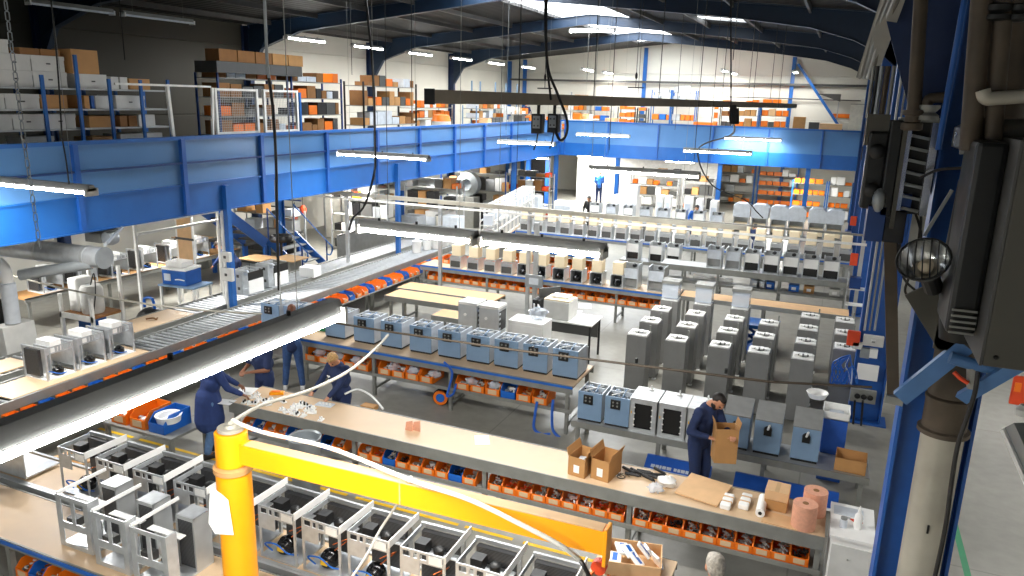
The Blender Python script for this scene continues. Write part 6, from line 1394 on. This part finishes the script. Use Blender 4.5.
MB().lathe([(.0, 1.101), (.2, 1.101), (.22, 1.15), (.22, 1.6), (.18, 1.68), (0, 1.68)], (.1, -.05, 0), 'archive_white', 20).build('tank', t, smooth=True); MB().box(-.4, -.13, -.2, .2, 1.101, 1.8, 'white_plastic').build('canister', t, bevel=.03); MB().box(-.2, .15, -.2, .2, .2, .95, 'bin_blue').build('blue_box', t, bevel=.02)
MB().tube(arc([(.1, -.05, 1.68), (.3, -.1, 1.95), (.42, -.2, 1.6), (.4, -.3, 1.1)]), .012, 'black', 6).build('hose', t, smooth=True)
t = thing('suction_unit', 'black floor machine with blue handle beside the tank rack', 'machine', (-13.6, 11.6, .0)); MB().ball((0, 0, .62), (.38, .3, .3), 'black', 18, 10).build('hood', t, smooth=True); MB().box(-.3, .3, -.25, .25, 0, .5, 'dark_grey').build('base', t, bevel=.03); MB().tube(arc([(-.2, 0, .9), (-.18, 0, 1.1), (.05, 0, 1.12), (.1, 0, .9)]), .03, 'bin_blue', 8).build('handle', t, smooth=True)
# blue trolley
t = thing('tool_trolley', 'light trolley on casters under the blue drawer box by the conveyor', 'trolley', (-14.9, 13.8, 0), .1)
for x in (-.5, .5):
    for y in (-.3, .3): MB().box(x-.025, x+.025, y-.025, y+.025, .08, .8, 'white_paint').build('leg', t); MB().ball((x, y, .045), .044, 'black', 10, 6).build('caster', t, smooth=True)
MB().box(-.55, .55, -.35, .35, .8, .84, 'slate_blue').build('shelf', t)
t2 = thing('drawer_box', 'blue drawer box with white lid on the light trolley', 'tool box', (-15.0, 13.8, .841), .1); MB().box(-.36, .36, -.28, .28, 0, .38, 'blue_paint').build('body', t2, bevel=.01); MB().box(-.37, .37, -.29, .29, .381, .44, 'white_plastic').build('lid', t2); MB().box(-.3, -.1, -.29, -.281, .1, .28, 'light_panel').build('badge', t2); MB().tube(arc([(.05, -.3, .15), (.2, -.33, .17), (.33, -.3, .15)]), .015, 'white_plastic', 6).build('handle', t2)
t3 = thing('white_tray', 'white tray on top of the blue drawer box', 'tray', (-15.05, 13.8, 1.283), .1); MB().pan(-.25, .25, -.2, .2, 0, .13, .012, 'white_plastic').build('walls', t3)
# cork notice stand
t = thing('notice_stand', 'white post stand with a brown board between the wall bench and blue post', 'stand', (-15.8, 14.75, 0)); 
for x in (-.28, .28): MB().box(x-.025, x+.025, -.025, .025, 0, 2.75, 'white_paint').build('post', t)
MB().box(-.25, .25, -.02, .02, 1.0, 2.5, 'cardboard_light').build('board', t)
for z in (1.75, 2.52): MB().box(-.32, .32, -.035, -.022, z-.03, z+.03, 'dark_grey').build('clamp', t)
t = thing('aluminium_frame', 'tall white aluminium frame in front of the wall bench', 'frame', (-15.2, 12.7, 0)); MB().box(-.03, .03, -.03, .03, 0, 2.5, 'white_paint').build('post', t); MB().box(.0, .06, .03, 2.6, 2.2, 2.26, 'white_paint').build('upper_rail', t); MB().box(.0, .06, .03, 2.6, 2.44, 2.5, 'white_paint').build('lower_rail', t); MB().box(-.03, .03, 2.6, 2.66, 0, 2.6, 'white_paint').build('post', t)
# round fan
t = thing('pedestal_fan', 'dark round fan on the floor behind the notice stand', 'fan', (-14.6, 17.1, 0)); MB().lathe([(.0, -.08), (.3, -.08), (.34, 0), (.3, .1), (.26, .1), (.2, .02), (.0, .02)], (0, 0, 1.5), 'dark_metal', 24).build('shroud', t, smooth=True).rotation_euler = (0, 0, 0); MB().cyl((0, 0, .05), (0, 0, 1.4), .04, 'dark_metal').build('pole', t); MB().lathe([(.25, 0), (.25, .04), (.05, .06)], (0,0,0), 'dark_metal', 16).build('foot', t)
# under-gallery clutter tables
for i, (x, y, w, m_) in enumerate(((-15.0, 16.2, .6, 'dark_grey'), (-14.2, 16.6, .6, 'dull_steel'), (-18.9, 17.6, .9, 'dull_steel'))):
    t = thing('grey_cabinet', 'low grey cabinet under the gallery behind the trolley, %s from the left' % ordn([1, 2, 0][i]), 'cabinet', (x, y, 0)); MB().box(-w/2, w/2, 0, .5, 0, 1.0, m_).build('body', t, bevel=.01); MB().box(-w/2+.05, -.02, -.012, -.001, .1, .9, 'fan_grey').build('door', t); MB().box(.02, w/2-.05, -.012, -.001, .1, .9, 'fan_grey').build('door', t); MB().box(-w/2, w/2+.2, -.1, .6, 1.001, 1.03, 'wood_edge').build('top', t)
# ------------------------------------------------------------------ stairs
plat = (-16.6, -15.0); 
t = thing('blue_staircase', 'blue steel steps with handrails leading up from the conveyor to a landing', 'stairs', (0, 0, 0))
S0 = Vector((-15.1, 19.25, 0)); S1 = Vector((-16.4, 19.25, 1.05)); W2 = .62
for s in (-1, 1):
    MB().bar(S0+Vector((0, s*W2, .05)), S1+Vector((0, s*W2, 0)), .04, .26, 'blue_paint').build('stringer', t)
for k in range(5):
    q = S0.lerp(S1, (k+.6)/5); MB().box(q.x-.15, q.x+.15, q.y-W2+.03, q.y+W2-.03, q.z-.02, q.z+.02, 'steel').build('tread', t)
MB().box(-17.9, -16.4, 17.6, 20.3, 1.0, 1.08, 'dark_grey').build('landing', t)
for X in (-17.8, -16.5):
    for Yv in (17.7, 20.2): MB().box(X-.05, X+.05, Yv-.05, Yv+.05, 0, 1.0, 'blue_paint').build('landing_leg', t)
for s in (-1, 1):
    pts = [S1+Vector((-.0, s*W2, 1.0)), S0+Vector((.0, s*W2, .95)), S0+Vector((.22, s*W2, .75)), S0+Vector((.15, s*W2, .5)), S0+Vector((0, s*W2, .5))]
    MB().tube(arc(pts, 4), .025, 'blue_beam', 8).build('handrail', t, smooth=True)
    MB().cyl(S1+Vector((0, s*W2, 0)), S1+Vector((0, s*W2, 1.0)), .025, 'dark_blue').build('rail_post', t); MB().cyl(S0+Vector((0, s*W2, 0)), S0+Vector((0, s*W2, .95)), .025, 'dark_blue').build('rail_post', t)
MB().tube([(-16.4, 20.3, 2.1), (-17.9, 20.3, 2.1)], .025, 'dark_blue').build('landing_rail', t)
t = thing('gallery_stairs', 'steep dark blue stair flight climbing left from the landing to the gallery', 'stairs')
U0 = Vector((-16.1, 17.7, 1.15)); U1 = Vector((-16.1, 14.6, 3.4))
for s in (-.4, .4): MB().bar(U0+Vector((s, 0, 0)), U1+Vector((s, 0, 0)), .05, .3, 'blue_paint').build('stringer', t)
for k in range(9): q = U0.lerp(U1, (k+.5)/9); MB().box(q.x-.37, q.x+.37, q.y-.14, q.y+.14, q.z-.02, q.z+.02, 'dark_grey').build('tread', t)
for s in (-.4, .4): MB().box(U0.x+s-.04, U0.x+s+.04, 17.6, 17.7, 0, 1.1, 'blue_paint').build('foot_post', t)
# orange hanging tags by the stairs
for i, (x, y) in enumerate(((281, 222), (295, 219), (303, 214), (296, 230), (281, 235))):
    q = atY(x, y, 21.5); t = thing('safety_lamp', 'orange item hanging on the wall rail above the blue steps, %s from the left' % ordn([0, 2, 4, 3, 1][i]), 'lamp', q); MB().lathe([(.0, 0), (.1, .02), (.12, .2), (.06, .3), (0, .3)], (0,0,0), 'orange_red', 12).build('body', t, smooth=True); MB().cyl((0, 0, .3), (0, 0, .6), .012, 'black', 6).build('strap', t)
tag(MB().tube([atY(303, 208, 21.7), atY(268, 206, 21.7)], .025, 'dark_metal', 6).build('wall_rail'), 'dark rail holding the orange items above the blue steps', 'rail')
# white partitions behind the conveyor
for (x0, x1, Yp, h, lab) in ((-13.6, -13.0, 24.5, 1.3, 'low grey partition panel farther along the conveyor'), (-18.6, -16.2, 24.5, 2.9, 'large pale wall panel behind the blue steps')):
    t = thing('partition', lab, 'partition', ((x0+x1)/2, Yp, 0)); w = x1-x0; MB().box(-w/2, w/2, -.03, .03, .02, h, 'cream_panel').build('panel', t); MB().box(-w/2, w/2, -.04, .04, h+.001, h+.03, 'dark_grey').build('top_trim', t)
    for s in (-1, 1): MB().box(s*w/2-.02, s*w/2+.02, -.05, .05, 0, h, 'steel').build('post', t)
t = thing('partition', 'low grey partition panel beside the blue steps', 'partition', (-13.95, 18.9, 0)); MB().box(-.03, .03, 0, 3.3, .02, 1.35, 'grey_paint').build('panel', t); MB().box(-.04, .04, 0, 3.3, 1.351, 1.38, 'dark_grey').build('top_trim', t)
# second duct deeper under the gallery
p = at(459, 190, 2.6); t = thing('silver_duct', 'second silver duct with end cap deeper under the gallery', 'duct'); MB().cyl((-19.5, 26.4, 2.15), (-13.9, 27.0, 2.08), .3, 'zinc', 24).build('main_duct', t, smooth=True); MB().cyl((-13.89, 27.0, 2.08), (-13.85, 27.01, 2.08), .32, 'fan_grey', 24).build('end_cap', t, smooth=True); MB().cyl((-15.9, 26.6, 1.5), (-14.2, 26.9, 2.0), .14, 'fan_grey', 18).build('branch', t, smooth=True)
p = atY(474, 184, 31); t = thing('extractor', 'round grey extractor drum standing under the far corner of the gallery', 'extractor', (-14.9, 29.8, 0)); MB().lathe([(.0, -.35), (.4, -.35), (.52, -.2), (.52, .15), (.25, .25), (.22, .1), (0, .1)], (0, 0, 1.9), 'fan_grey', 26, Matrix.Translation((0, 0, 0)) @ Matrix.Rotation(PI/2, 4, 'X')).build('drum', t, smooth=True); MB().box(-.4, .4, -.3, .3, 0, 1.36, 'dull_steel').build('base', t)
# racks and machines under the left gallery beyond the stairs
random.seed(77)
def rack(label, x0, y0, z0, L, dep, H, levels, axis='x', post='blue_beam', goods=None, fill=.85, cat='rack', boxcols=('orange', 'cardboard', 'white_plastic'), bs=(.25, .5), posts=2, group=None, back=True, name='storage_rack', hfrac=.75):
    t = thing(name, label, cat, (x0, y0, z0), 0 if axis == 'x' else PI/2)
    for i in range(posts):
        x = L*i/(posts-1)
        for y in (0, dep): MB().box(x-.025, x+.025, y-.025, y+.025, 0, H, post).build('upright', t)
    zs = [.12+(H-.25)*k/(levels-1) for k in range(levels)] if levels > 1 else [.5]
    for z in zs: MB().box(.026, L-.026, -.02, dep+.02, z-.025, z, 'dull_steel').build('shelf', t)
    n = 0; cnt = 0; kk = -1
    R = Matrix.Rotation(0 if axis == 'x' else PI/2, 3, 'Z')
    for k, z in enumerate(zs):
        x = .06; gap = (zs[1]-zs[0]) if levels > 1 else .5
        while x < L-.2:
            w = random.uniform(*bs); w = min(w, L-.05-x)
            if w > .1 and random.random() < fill:
                h = min(gap*hfrac, random.uniform(.35, .95)*gap) if k < levels-1 else random.uniform(.12, .4)
                c_ = random.choice(boxcols); p = Vector((x0, y0, z0)) + R @ Vector((x+w/2, dep*.45, z+.002))
                col = {'orange': 'orange', 'cardboard': 'brown', 'cardboard_dark': 'dark brown', 'white_plastic': 'white', 'black': 'black', 'light_panel': 'grey', 'bin_blue': 'blue', 'steel': 'silver', 'archive_white': 'white', 'cardboard_light': 'tan', 'orange_red': 'red orange', 'dark_grey': 'dark grey'}[c_]
                cnt = cnt+1 if k == kk else 0; kk = k; lab = '%s container, %s along the %s shelf of the %s' % (col, ordn(cnt), ordn(k), label.split(',')[0])
                if c_ in ('orange', 'orange_red', 'bin_blue'):
                    if h > .22: h = .2 if z0 < 1 else min(h, .3)
                    b = MB(); b.pan(-w/2+.01, w/2-.01, -dep*.35, dep*.35, 0, h, .01, c_); o = b.build('storage_bin')
                else:
                    b = MB(); b.box(-w/2+.01, w/2-.01, -dep*.35, dep*.35, 0, h*.8, c_); b.box(-w/2+.005, w/2-.005, -dep*.36, dep*.36, h*.8, h*.83, c_); b.box(-w/2+.01, w/2-.01, -dep*.35, dep*.35, h*.83, h, c_); o = b.build('storage_carton')
                o.location = p; o.rotation_euler = (0, 0, 0 if axis == 'x' else PI/2)
                tag(o, lab, 'bin' if 'bin' in o.name else 'carton', 'containers on the ' + label.split(',')[0]); n += 1
            x += w+.02
    return t
mix = ('white_plastic', 'steel', 'cardboard', 'light_panel', 'dark_grey', 'orange', 'black')
rack('grey rack of parts, under the gallery beyond the steps', -16.9, 22.6, 0, 2.4, .6, 2.1, 4, 'x', 'steel', boxcols=mix)
rack('machine parts rack, under the gallery near the second duct', -15.6, 25.6, 0, 2.3, .6, 2.3, 4, 'x', 'steel', boxcols=mix)
rack('dark shelving, under the gallery behind the second duct', -16.5, 30.2, 0, 3.2, .6, 2.5, 4, 'x', 'dark_blue', boxcols=('white_plastic', 'cardboard', 'dark_grey', 'steel', 'black'))
rack('orange and brown goods rack, under the far corner', -14.5, 33.0, 0, 2.2, .6, 2.2, 4, 'x', 'steel', boxcols=('white_plastic', 'cardboard_dark', 'orange_red', 'dark_grey'))
rack('grey parts rack, left wall end under the gallery', -19.8, 26.0, 0, 3.2, .6, 2.2, 4, 'x', 'steel', boxcols=mix)
rack('low parts rack, behind the wall bench', -19.6, 20.6, 0, 2.6, .6, 1.6, 3, 'x', 'steel', boxcols=mix)
# machines between conveyor and far bench
for i, (X, Y_) in enumerate([(-14.2, 23.6), (-14.0, 25.0), (-12.9, 24.2), (-13.8, 30.6), (-12.6, 31.5)]):
    o = tower(.7, 1.35, .6, 'archive_white' if i % 2 else 'light_panel'); o.location = (X, Y_, 0); o['label'] = 'boxy pale machine beyond the conveyor, %s going away from the camera' % ordn(i); o['group'] = 'boxy machines beyond the conveyor'
# under far gallery racks (right)
rack('steel shelf of small machines, left end against the far wall', -6.3, 45.1, 0, 1.9, .5, 2.5, 5, 'x', 'blue_beam', boxcols=('white_plastic', 'cardboard', 'steel', 'orange'))
rack('orange bin rack, against the far wall beside the steel shelf', -4.2, 45.1, 0, 2.1, .5, 2.4, 5, 'x', 'blue_beam', boxcols=('orange', 'orange', 'white_plastic'), bs=(.3, .6), fill=1)
rack('wide orange bin rack, left of two at the far right wall', -1.2-.3, 43.6, 0, 2.0+.3, .5, 2.2, 5, 'x', 'blue_beam', boxcols=('orange', 'orange', 'orange', 'cardboard'), bs=(.25, .45), fill=1) if False else None
rack('wide orange bin rack, right wall end, left bay', -2.1, 41.0, 0, 1.6, .5, 1.95, 4, 'x', 'blue_beam', boxcols=('orange',), bs=(.22, .4), fill=1)
rack('narrow orange bin rack, right wall end', -.4, 41.0, 0, 1.6-.5, .5, 1.95, 4, 'x', 'blue_beam', boxcols=('orange', 'white_plastic', 'orange'), bs=(.22, .4), fill=1)
rack('cluttered rack of cartons, under the far gallery centre', -10.5, 41.0, 0, 2.6, .6, 1.9, 4, 'x', 'steel', boxcols=('cardboard', 'orange', 'white_plastic', 'dark_grey'))
rack('dark machine shelf, behind the white towers', -7.6, 40.9, 0, 1.6, .6, 1.7, 3, 'x', 'steel', boxcols=('dark_grey', 'black', 'cardboard', 'orange'))

# machines standing on the two conveyor lanes
def silver_box():
    t = thing('silver_machine', 'x', 'machine'); w, d, h = .5, .6, .56
    MB().box(-w/2, w/2, 0, d, 0, .02, 'zinc').build('base_plate', t)
    MB().box(-w/2, w/2-.12, 0, .02, .021, h, 'zinc').build('front_panel', t)
    MB().box(-w/2, -w/2+.02, .021, d, .021, h, 'zinc').build('side_panel', t); MB().box(w/2-.02, w/2, .1, d, .021, .34, 'white_plastic').build('white_door', t)
    MB().box(w/2-.02, w/2, .1, d, .35, h-.02, 'black').build('dark_band', t)
    for y in (.0, .25, .5): MB().box(-w/2+.021, w/2, y+.03, y+.06, h, h+.02, 'steel').build('top_bar', t)
    for x, z in ((-.15, .12), (.0, .12), (-.15, .4), (-.02, .42)): MB().box(x, x+.07, -.006, -.001, z, z+.07, 'dark_grey').build('port', t)
    MB().lathe([(.0, 0), (.06, .0), (.07, .08), (.03, .12)], (0, .3, h-.14), 'light_panel', 12).build('pump', t, smooth=True)
    return t
SBx = Proto(silver_box())
for i, (X, Y_) in enumerate(((-12.75, 13.35), (-12.75, 14.25))):
    SBx.put((X, Y_, .914), 0, 'silver box machine with white door on the far lane beside the blue post, %s' % ('nearer' if i == 0 else 'farther'), 'silver machines on the far lane')
for i, (X, Y_) in enumerate(((-10.3, 11.62), (-9.75, 11.66))):
    BM.put((X, Y_, .901), 0, 'slate blue machine left of the nine, behind the near lamp, %s one' % ('left' if i == 0 else 'right'), 'slate blue machines behind the near lamp')
# ================================================================== ON THE GALLERY
zf = MZF+.002
# archive shelf near the edge, upper left
ys = [atX(x, 120, -13.0).y for x in (47, 82, 113, 144, 171)]
t = thing('archive_shelf', 'long blue-post shelving of archive boxes at the upper left', 'shelving')
for i, y in enumerate(ys): 
    zt = atX([46, 79, 112, 143, 170][i], [75, 55, 79, 80, 80][i], -13.0).z
    MB().box(-13.03, -12.99, y-.03, y+.03, zf, zt, 'blue_beam').build('upright', t); MB().box(-13.75, -13.71, y-.03, y+.03, zf, zt, 'blue_beam').build('upright', t)
for z in (4.12, 4.49, 4.86, 5.21, 5.58): MB().box(-13.7, -13.035, 5.2, ys[-1], z-.03, z, 'steel').build('shelf', t)
AB = {}
def arch(y0, y1, z, h, m, label, d=.5, lid=True, x=-13.36):
    w = y1-y0; t = thing('archive_box', label, 'archive box', (x, (y0+y1)/2, z+.002)); MB().box(-d/2, d/2, -w/2+.008, w/2-.008, 0, h-.01, m).build('carton', t, bevel=.004)
    if lid: MB().box(-d/2-.006, d/2+.006, -w/2+.002, w/2-.002, h-.07, h, m).build('lid', t); MB().box(d/2+.001, d/2+.004, -.04, .04, h*.45, h*.45+.025, 'dark_grey').build('hand_hole', t)
    return t
AX = lambda x, y=100: atX(x, y, -13.1).y
def segs(name, z, lst):
    for i, (x0, x1, h, m, lid) in enumerate(lst):
        y0, y1 = AX(x0), AX(x1)
        col = {'archive_white': 'white', 'cardboard': 'brown', 'cardboard_dark': 'dark brown', 'blue_paint': 'blue'}[m]
        arch(y0, y1, z, h, m, '%s archive box on the %s, %s along' % (col, name, ordn(i)), lid=lid)
W_ = 'archive_white'
segs('top shelf of the upper left shelving', 5.58, [(-30, 2, .27, W_, 1), (2, 36, .27, W_, 1), (36, 70, .27, W_, 1), (82, 109, .26, W_, 1), (113, 121, .24, W_, 0), (122, 130, .24, W_, 0), (131, 152, .22, 'cardboard', 0)])
for i, (x0, x1) in enumerate(((-30, 2), (2, 36), (36, 69))): arch(AX(x0), AX(x1), 5.852, .27, W_, 'white archive box in the second layer above the upper left shelving, %s along' % ordn(i))
arch(AX(-16), AX(16), 6.124, .22, W_, 'white archive box topmost at the upper left corner')
arch(AX(76), AX(103), 5.842, .46 if False else .44, 'cardboard', 'tall brown carton on top of the upper left shelving', lid=False, x=-13.36)
arch(AX(26), AX(46), 6.124, .12, 'cardboard_dark', 'dark brown flat box lying on the upper white boxes, left', lid=False); arch(AX(46), AX(66), 6.124, .12, 'cardboard_dark', 'dark brown flat box lying on the upper white boxes, right', lid=False)
segs('second shelf of the upper left shelving', 5.21, [(-30, 5, .25, W_, 1), (5, 40, .25, W_, 1), (41, 68, .25, 'cardboard', 0), (84, 90, .25, 'cardboard', 0), (91, 95, .25, 'blue_paint', 0), (95, 112, .25, W_, 0), (116, 145, .25, W_, 1)])
segs('third shelf of the upper left shelving', 4.86, [(-30, 10, .26, W_, 1), (10, 42, .26, W_, 1), (42, 74, .26, W_, 1), (87, 112, .22, 'cardboard', 0), (118, 126, .22, 'cardboard_dark', 0), (127, 136, .22, 'cardboard_dark', 0), (137, 154, .24, W_, 0)])
segs('fourth shelf of the upper left shelving', 4.49, [(20, 50, .24, W_, 1), (88, 113, .2, 'cardboard', 0), (117, 160, .24, W_, 0)])
# wire cage
t = thing('wire_cage', 'white-framed wire mesh cage with a gate at the gallery edge', 'cage')
X = -12.55; G = lambda x, y: atX(x, y, X)
zt = 5.66
def frame(y0, y1, x0=X, x1=X, zt=zt, mesh=True, w=.06):
    A0 = Vector((x0, y0, 0)); A1 = Vector((x1, y1, 0)); n = (A1-A0).normalized()
    for q in (A0, A1): MB().bar(q+Vector((0, 0, zf)), q+Vector((0, 0, zt)), w, w, 'white_paint').build('frame_post', t)
    for z in (4.7, zt-.03): MB().bar(A0+n*w/2+Vector((0, 0, z)), A1-n*w/2+Vector((0, 0, z)), .045, .05, 'white_paint').build('frame_rail', t)
    if mesh:
        b = MB(); L = (A1-A0).length; k = .09
        while k < L-.05:
            q = A0+n*k; b.bar(q+Vector((0, 0, 4.73)), q+Vector((0, 0, zt-.06)), .006, .006, 'steel'); k += .055
        z = 4.76
        while z < zt-.07: b.bar(A0+n*.03+Vector((0, 0, z)), A1-n*.03+Vector((0, 0, z)), .006, .006, 'steel'); z += .055
        b.build('mesh_panel', t)
g = [G(x, 110).y for x in (173, 212, 219, 258, 263, 297)]
MB().bar((X, G(113, 70).y, zt+.02), (X, g[1], zt+.02), .04, .04, 'white_paint').build('top_bar', t)
MB().bar((X, g[0], zf), (X-.0, g[0]-.1, zt), .06, .06, 'white_paint').build('frame_post', t); MB().bar((X, g[1]-.1, zf), (X, g[1]+.05, zt), .05, .05, 'white_paint').build('frame_post', t)
frame(g[1]+.12, g[3]-.03); frame(g[4]+.05, g[5])
MB().box(X-.03, X+.03, g[5]+.08, g[5]+.14, zf, zt-.05, 'blue_beam').build('blue_post', t)
# racks behind
darkmix = ('cardboard_dark', 'orange', 'dark_grey', 'black', 'cardboard_dark', 'dark_grey', 'light_panel')
rack('left dark rack, inside the cage', -16.1, 16.6, zf, 2.9, .8, 2.35, 5, 'y', 'dark_blue', boxcols=darkmix)
rack('right dark rack, inside the cage', -16.1, 19.7, zf, 2.6, .8, 2.35, 5, 'y', 'dark_blue', boxcols=darkmix)
rack('tall black rack of cartons, right of the cage', -15.6, 22.9, zf, 3.6, .8, 2.3, 4, 'y', 'dark_metal', boxcols=('cardboard', 'cardboard_dark', 'dark_grey', 'light_panel', 'orange'))
for i in range(5):
    o = closed_box('cardboard_box', '%s carton standing on top of the dark cage rack, %s from the left' % (('dark brown' if i < 3 else 'brown'), ordn(i)), (-16.2, 16.9+i*.72, zf+2.66), PI/2, .68, .5, .32, 'cardboard_dark' if i < 3 else 'cardboard', tape=False)
o = MB().box(-.4, .4, -.1, 3.5, 0, .3, 'dark_grey').build('storage_carton', loc=(-16.3, 16.5, zf+2.352)); tag(o, 'long dark crate under the cartons on top of the cage rack', 'crate')
rack('low steel rack of orange bins, left gallery', -16.8, 28.2, zf, 3.6, .7, 1.5, 4, 'y', 'steel', boxcols=('orange', 'cardboard', 'white_plastic', 'orange'))
rack('open rack with blue uprights, left gallery further on', -15.4, 31.5, zf, 3.4, .7, 1.5, 4, 'y', 'slate_blue', boxcols=('cardboard', 'orange', 'light_panel', 'white_plastic'))
rack('small shelf of bins, left gallery before the corner', -15.8, 36.4, zf, 2.6, .7, 1.2, 3, 'y', 'steel', boxcols=('orange', 'cardboard_light', 'white_plastic'))
for i, (y, xx) in enumerate(((32.0, -14.6), (33.1, -14.7), (34.6, -14.6), (36.1, -14.7), (37.3, -14.6))):
    tag(MB().box(-.03, .03, -.03, .03, 0, 2.6, 'slate_blue').build('blue_pole', loc=(xx-1.3, y, zf)), 'slim blue-grey pole on the left gallery, %s going away' % ordn(i), 'pole', 'slim gallery poles')
# orange and white barrel-like thing, tables
def barrel(label, p, r, h, m):
    t = thing('barrel', label, 'barrel', p); MB().lathe([(.0, 0), (r, 0), (r*1.03, h*.5), (r, h), (0, h)], (0,0,0), m, 18).build('body', t, smooth=True); return t
t = barrel('white drum on the left gallery beside the tall black rack', (-13.6, 24.9, zf), .36, .98, 'archive_white'); MB().lathe([(.36, .985), (.3, 1.2), (.0, 1.25)], (0,0,0), 'orange', 18).build('orange_cover', t, smooth=True)
for i, (y, L) in enumerate(((27.5, 2.0), (31.0, 2.4), (35.0, 2.6), (39.0, 3.0))):
    t = thing('gallery_table', 'low pale table along the gallery edge, %s going away' % ordn(i), 'table', (-13.2, y, zf)); MB().box(-.4, .4, 0, L, .8, .86, 'cream_panel').build('top', t)
    for yy in (.1, L-.1):
        for xx in (-.35, .35): MB().box(xx-.03, xx+.03, yy-.03, yy+.03, 0, .8, 'steel').build('leg', t)
    for j in range(4):
        c_ = random.choice(['cardboard', 'orange', 'white_plastic', 'dark_grey', 'cardboard_light']); h = random.uniform(.15, .35); x = closed_box('storage_carton', 'small %s container on the %s gallery-edge table, %s along' % (c_.split('_')[0], ordn(i), ordn(j)), (-13.2, y+.3+j*(L-.5)/4, zf+.861), 0, .4, .35, h, c_, tape=False)
t = thing('wheel', 'large spoked grey wheel leaning on the left gallery', 'wheel', (-14.2, 37.0, zf+.45)); 
MB().tube([(0, .42*math.cos(i*PI/10), .42*math.sin(i*PI/10)) for i in range(21)], .03, 'dark_grey', 8).build('rim', t, smooth=True)
for k in range(8): MB().cyl((0, 0, 0), (0, .41*math.cos(k*PI/4), .41*math.sin(k*PI/4)), .012, 'fan_grey', 6).build('spoke', t)
t = thing('signal_post', 'pale post with a flat lamp head on the left gallery', 'post', (-13.4, 30.2, zf)); MB().box(-.06, .06, -.06, .06, 0, 2.1, 'archive_white').build('post', t); MB().prism([(-.1, 0), (.1, 0), (.9, .18), (.9, .22), (-.1, .3)], 1.9, 1.95, 'white_paint', 'z').build('arm', t)
t = thing('step_shelf', 'grey ladder shelf standing near the far left corner of the gallery', 'ladder', (-15.2, 42.5, zf))
for x in (-.5, .5): MB().box(x-.03, x+.03, -.03, .03, 0, 2.3, 'fan_grey').build('side', t)
for k in range(6): MB().box(-.47, .47, -.15, .15, .3+k*.36, .33+k*.36, 'fan_grey').build('step', t)
# far gallery racks
def X_(x, Y=44.4): return atY(x, 110, Y).x
rack('first far gallery rack, left of the gable post', X_(561), 44.4, zf, X_(587)-X_(561), .6, 2.0, 4, 'x', 'steel', boxcols=('orange', 'white_plastic', 'cardboard', 'orange'))
rack('second far gallery rack, left of the gable post', X_(588), 44.4, zf, X_(611)-X_(588), .6, 2.0, 4, 'x', 'steel', boxcols=('orange', 'bin_blue', 'white_plastic', 'orange'))
rack('short orange gallery rack, left of the gable post', X_(620), 44.0, zf, X_(637)-X_(620), .6, 1.55, 4, 'x', 'dark_metal', boxcols=('orange',), fill=1)
rack('narrow mixed rack, beside the gable post on the gallery', X_(639), 44.0, zf, X_(648)-X_(639), .6, 1.5, 4, 'x', 'dark_metal', boxcols=('orange', 'dark_grey'))
rack('left tall tube rack, blue, on the far gallery', X_(651), 44.4, zf, X_(670)-X_(651), .6, 2.55, 4, 'x', 'blue_beam', boxcols=('orange', 'light_panel', 'steel', 'bin_blue'), fill=1)
rack('right tall tube rack, blue, on the far gallery', X_(671), 44.4, zf, X_(695)-X_(671), .6, 2.55, 4, 'x', 'blue_beam', boxcols=('orange', 'light_panel', 'steel', 'orange'), fill=1)
rack('small orange rack, right side of the far gallery', X_(714), 44.0, zf, X_(720)-X_(714), .6, 1.7, 4, 'x', 'steel', boxcols=('orange',), fill=1)
rack('cluttered grey rack, on the far gallery', X_(721), 44.2, zf, X_(733)-X_(721), .6, 1.9, 4, 'x', 'dark_metal', boxcols=('dark_grey', 'cardboard_dark', 'orange'), fill=1)
rack('left wide orange rack, on the far gallery', X_(735), 44.2, zf, X_(759)-X_(735), .6, 1.95, 4, 'x', 'blue_beam', boxcols=('orange', 'orange', 'cardboard'), fill=1)
rack('right wide orange rack, on the far gallery', X_(761), 44.2, zf, X_(790)-X_(761), .6, 2.0, 4, 'x', 'blue_beam', boxcols=('orange', 'orange', 'dark_grey', 'cardboard_light'), fill=1)
random.seed(12)
for i, (x, m_, w, h) in enumerate(((706, 'orange', 1.2, .3), (612, 'cardboard_light', .6, .35), (800, 'cardboard', .6, .75), (815, 'dark_grey', .5, .5), (832, 'cardboard_light', 1.1, .45))):
    p = atY(x, 118, 43.5); closed_box('cardboard_box', ['orange tray low on the far gallery between the racks', 'tan box low on the far gallery, left of the orange rack', 'brown carton at the right end of the far gallery', 'dark box beside the brown carton on the far gallery', 'tan basket near the diagonal brace on the far gallery'][i], (p.x, 43.4, zf), 0, w, .6, h+.55, m_, tape=False)
t = thing('pallet_hood', 'grey triangular awning hung on the far right gable wall', 'awning', atY(835, 96, 45.6)); MB().prism([(-.9, .1), (.3, .1), (.3, -.3)], -.3, 0, 'dark_grey', 'y').build('hood', t); MB().box(.2, .26, -.05, 0, -1.6, -.31, 'steel').build('post', t)
tag(MB().box(-.45, .45, -.05, .0, 0, .22, 'orange').build('hanging_sign', loc=atY(841, 118, YF-.03)), 'orange tray by the diagonal brace on the far right gallery', 'tray')
t = thing('pale_panel', 'pale grey board standing at the right end of the far gallery', 'board', (atY(857, 115, 43.5).x, 43.5, zf)); MB().box(-.35, .35, 0, .05, 0, 2.0, 'cream_panel').build('board', t); MB().box(-.36, .36, -.01, .06, 2.0, 2.03, 'dull_steel').build('top_trim', t)

for o in list(C.objects):
    if o.parent is None and o.type == 'EMPTY' and 'label' in o: nest(o)
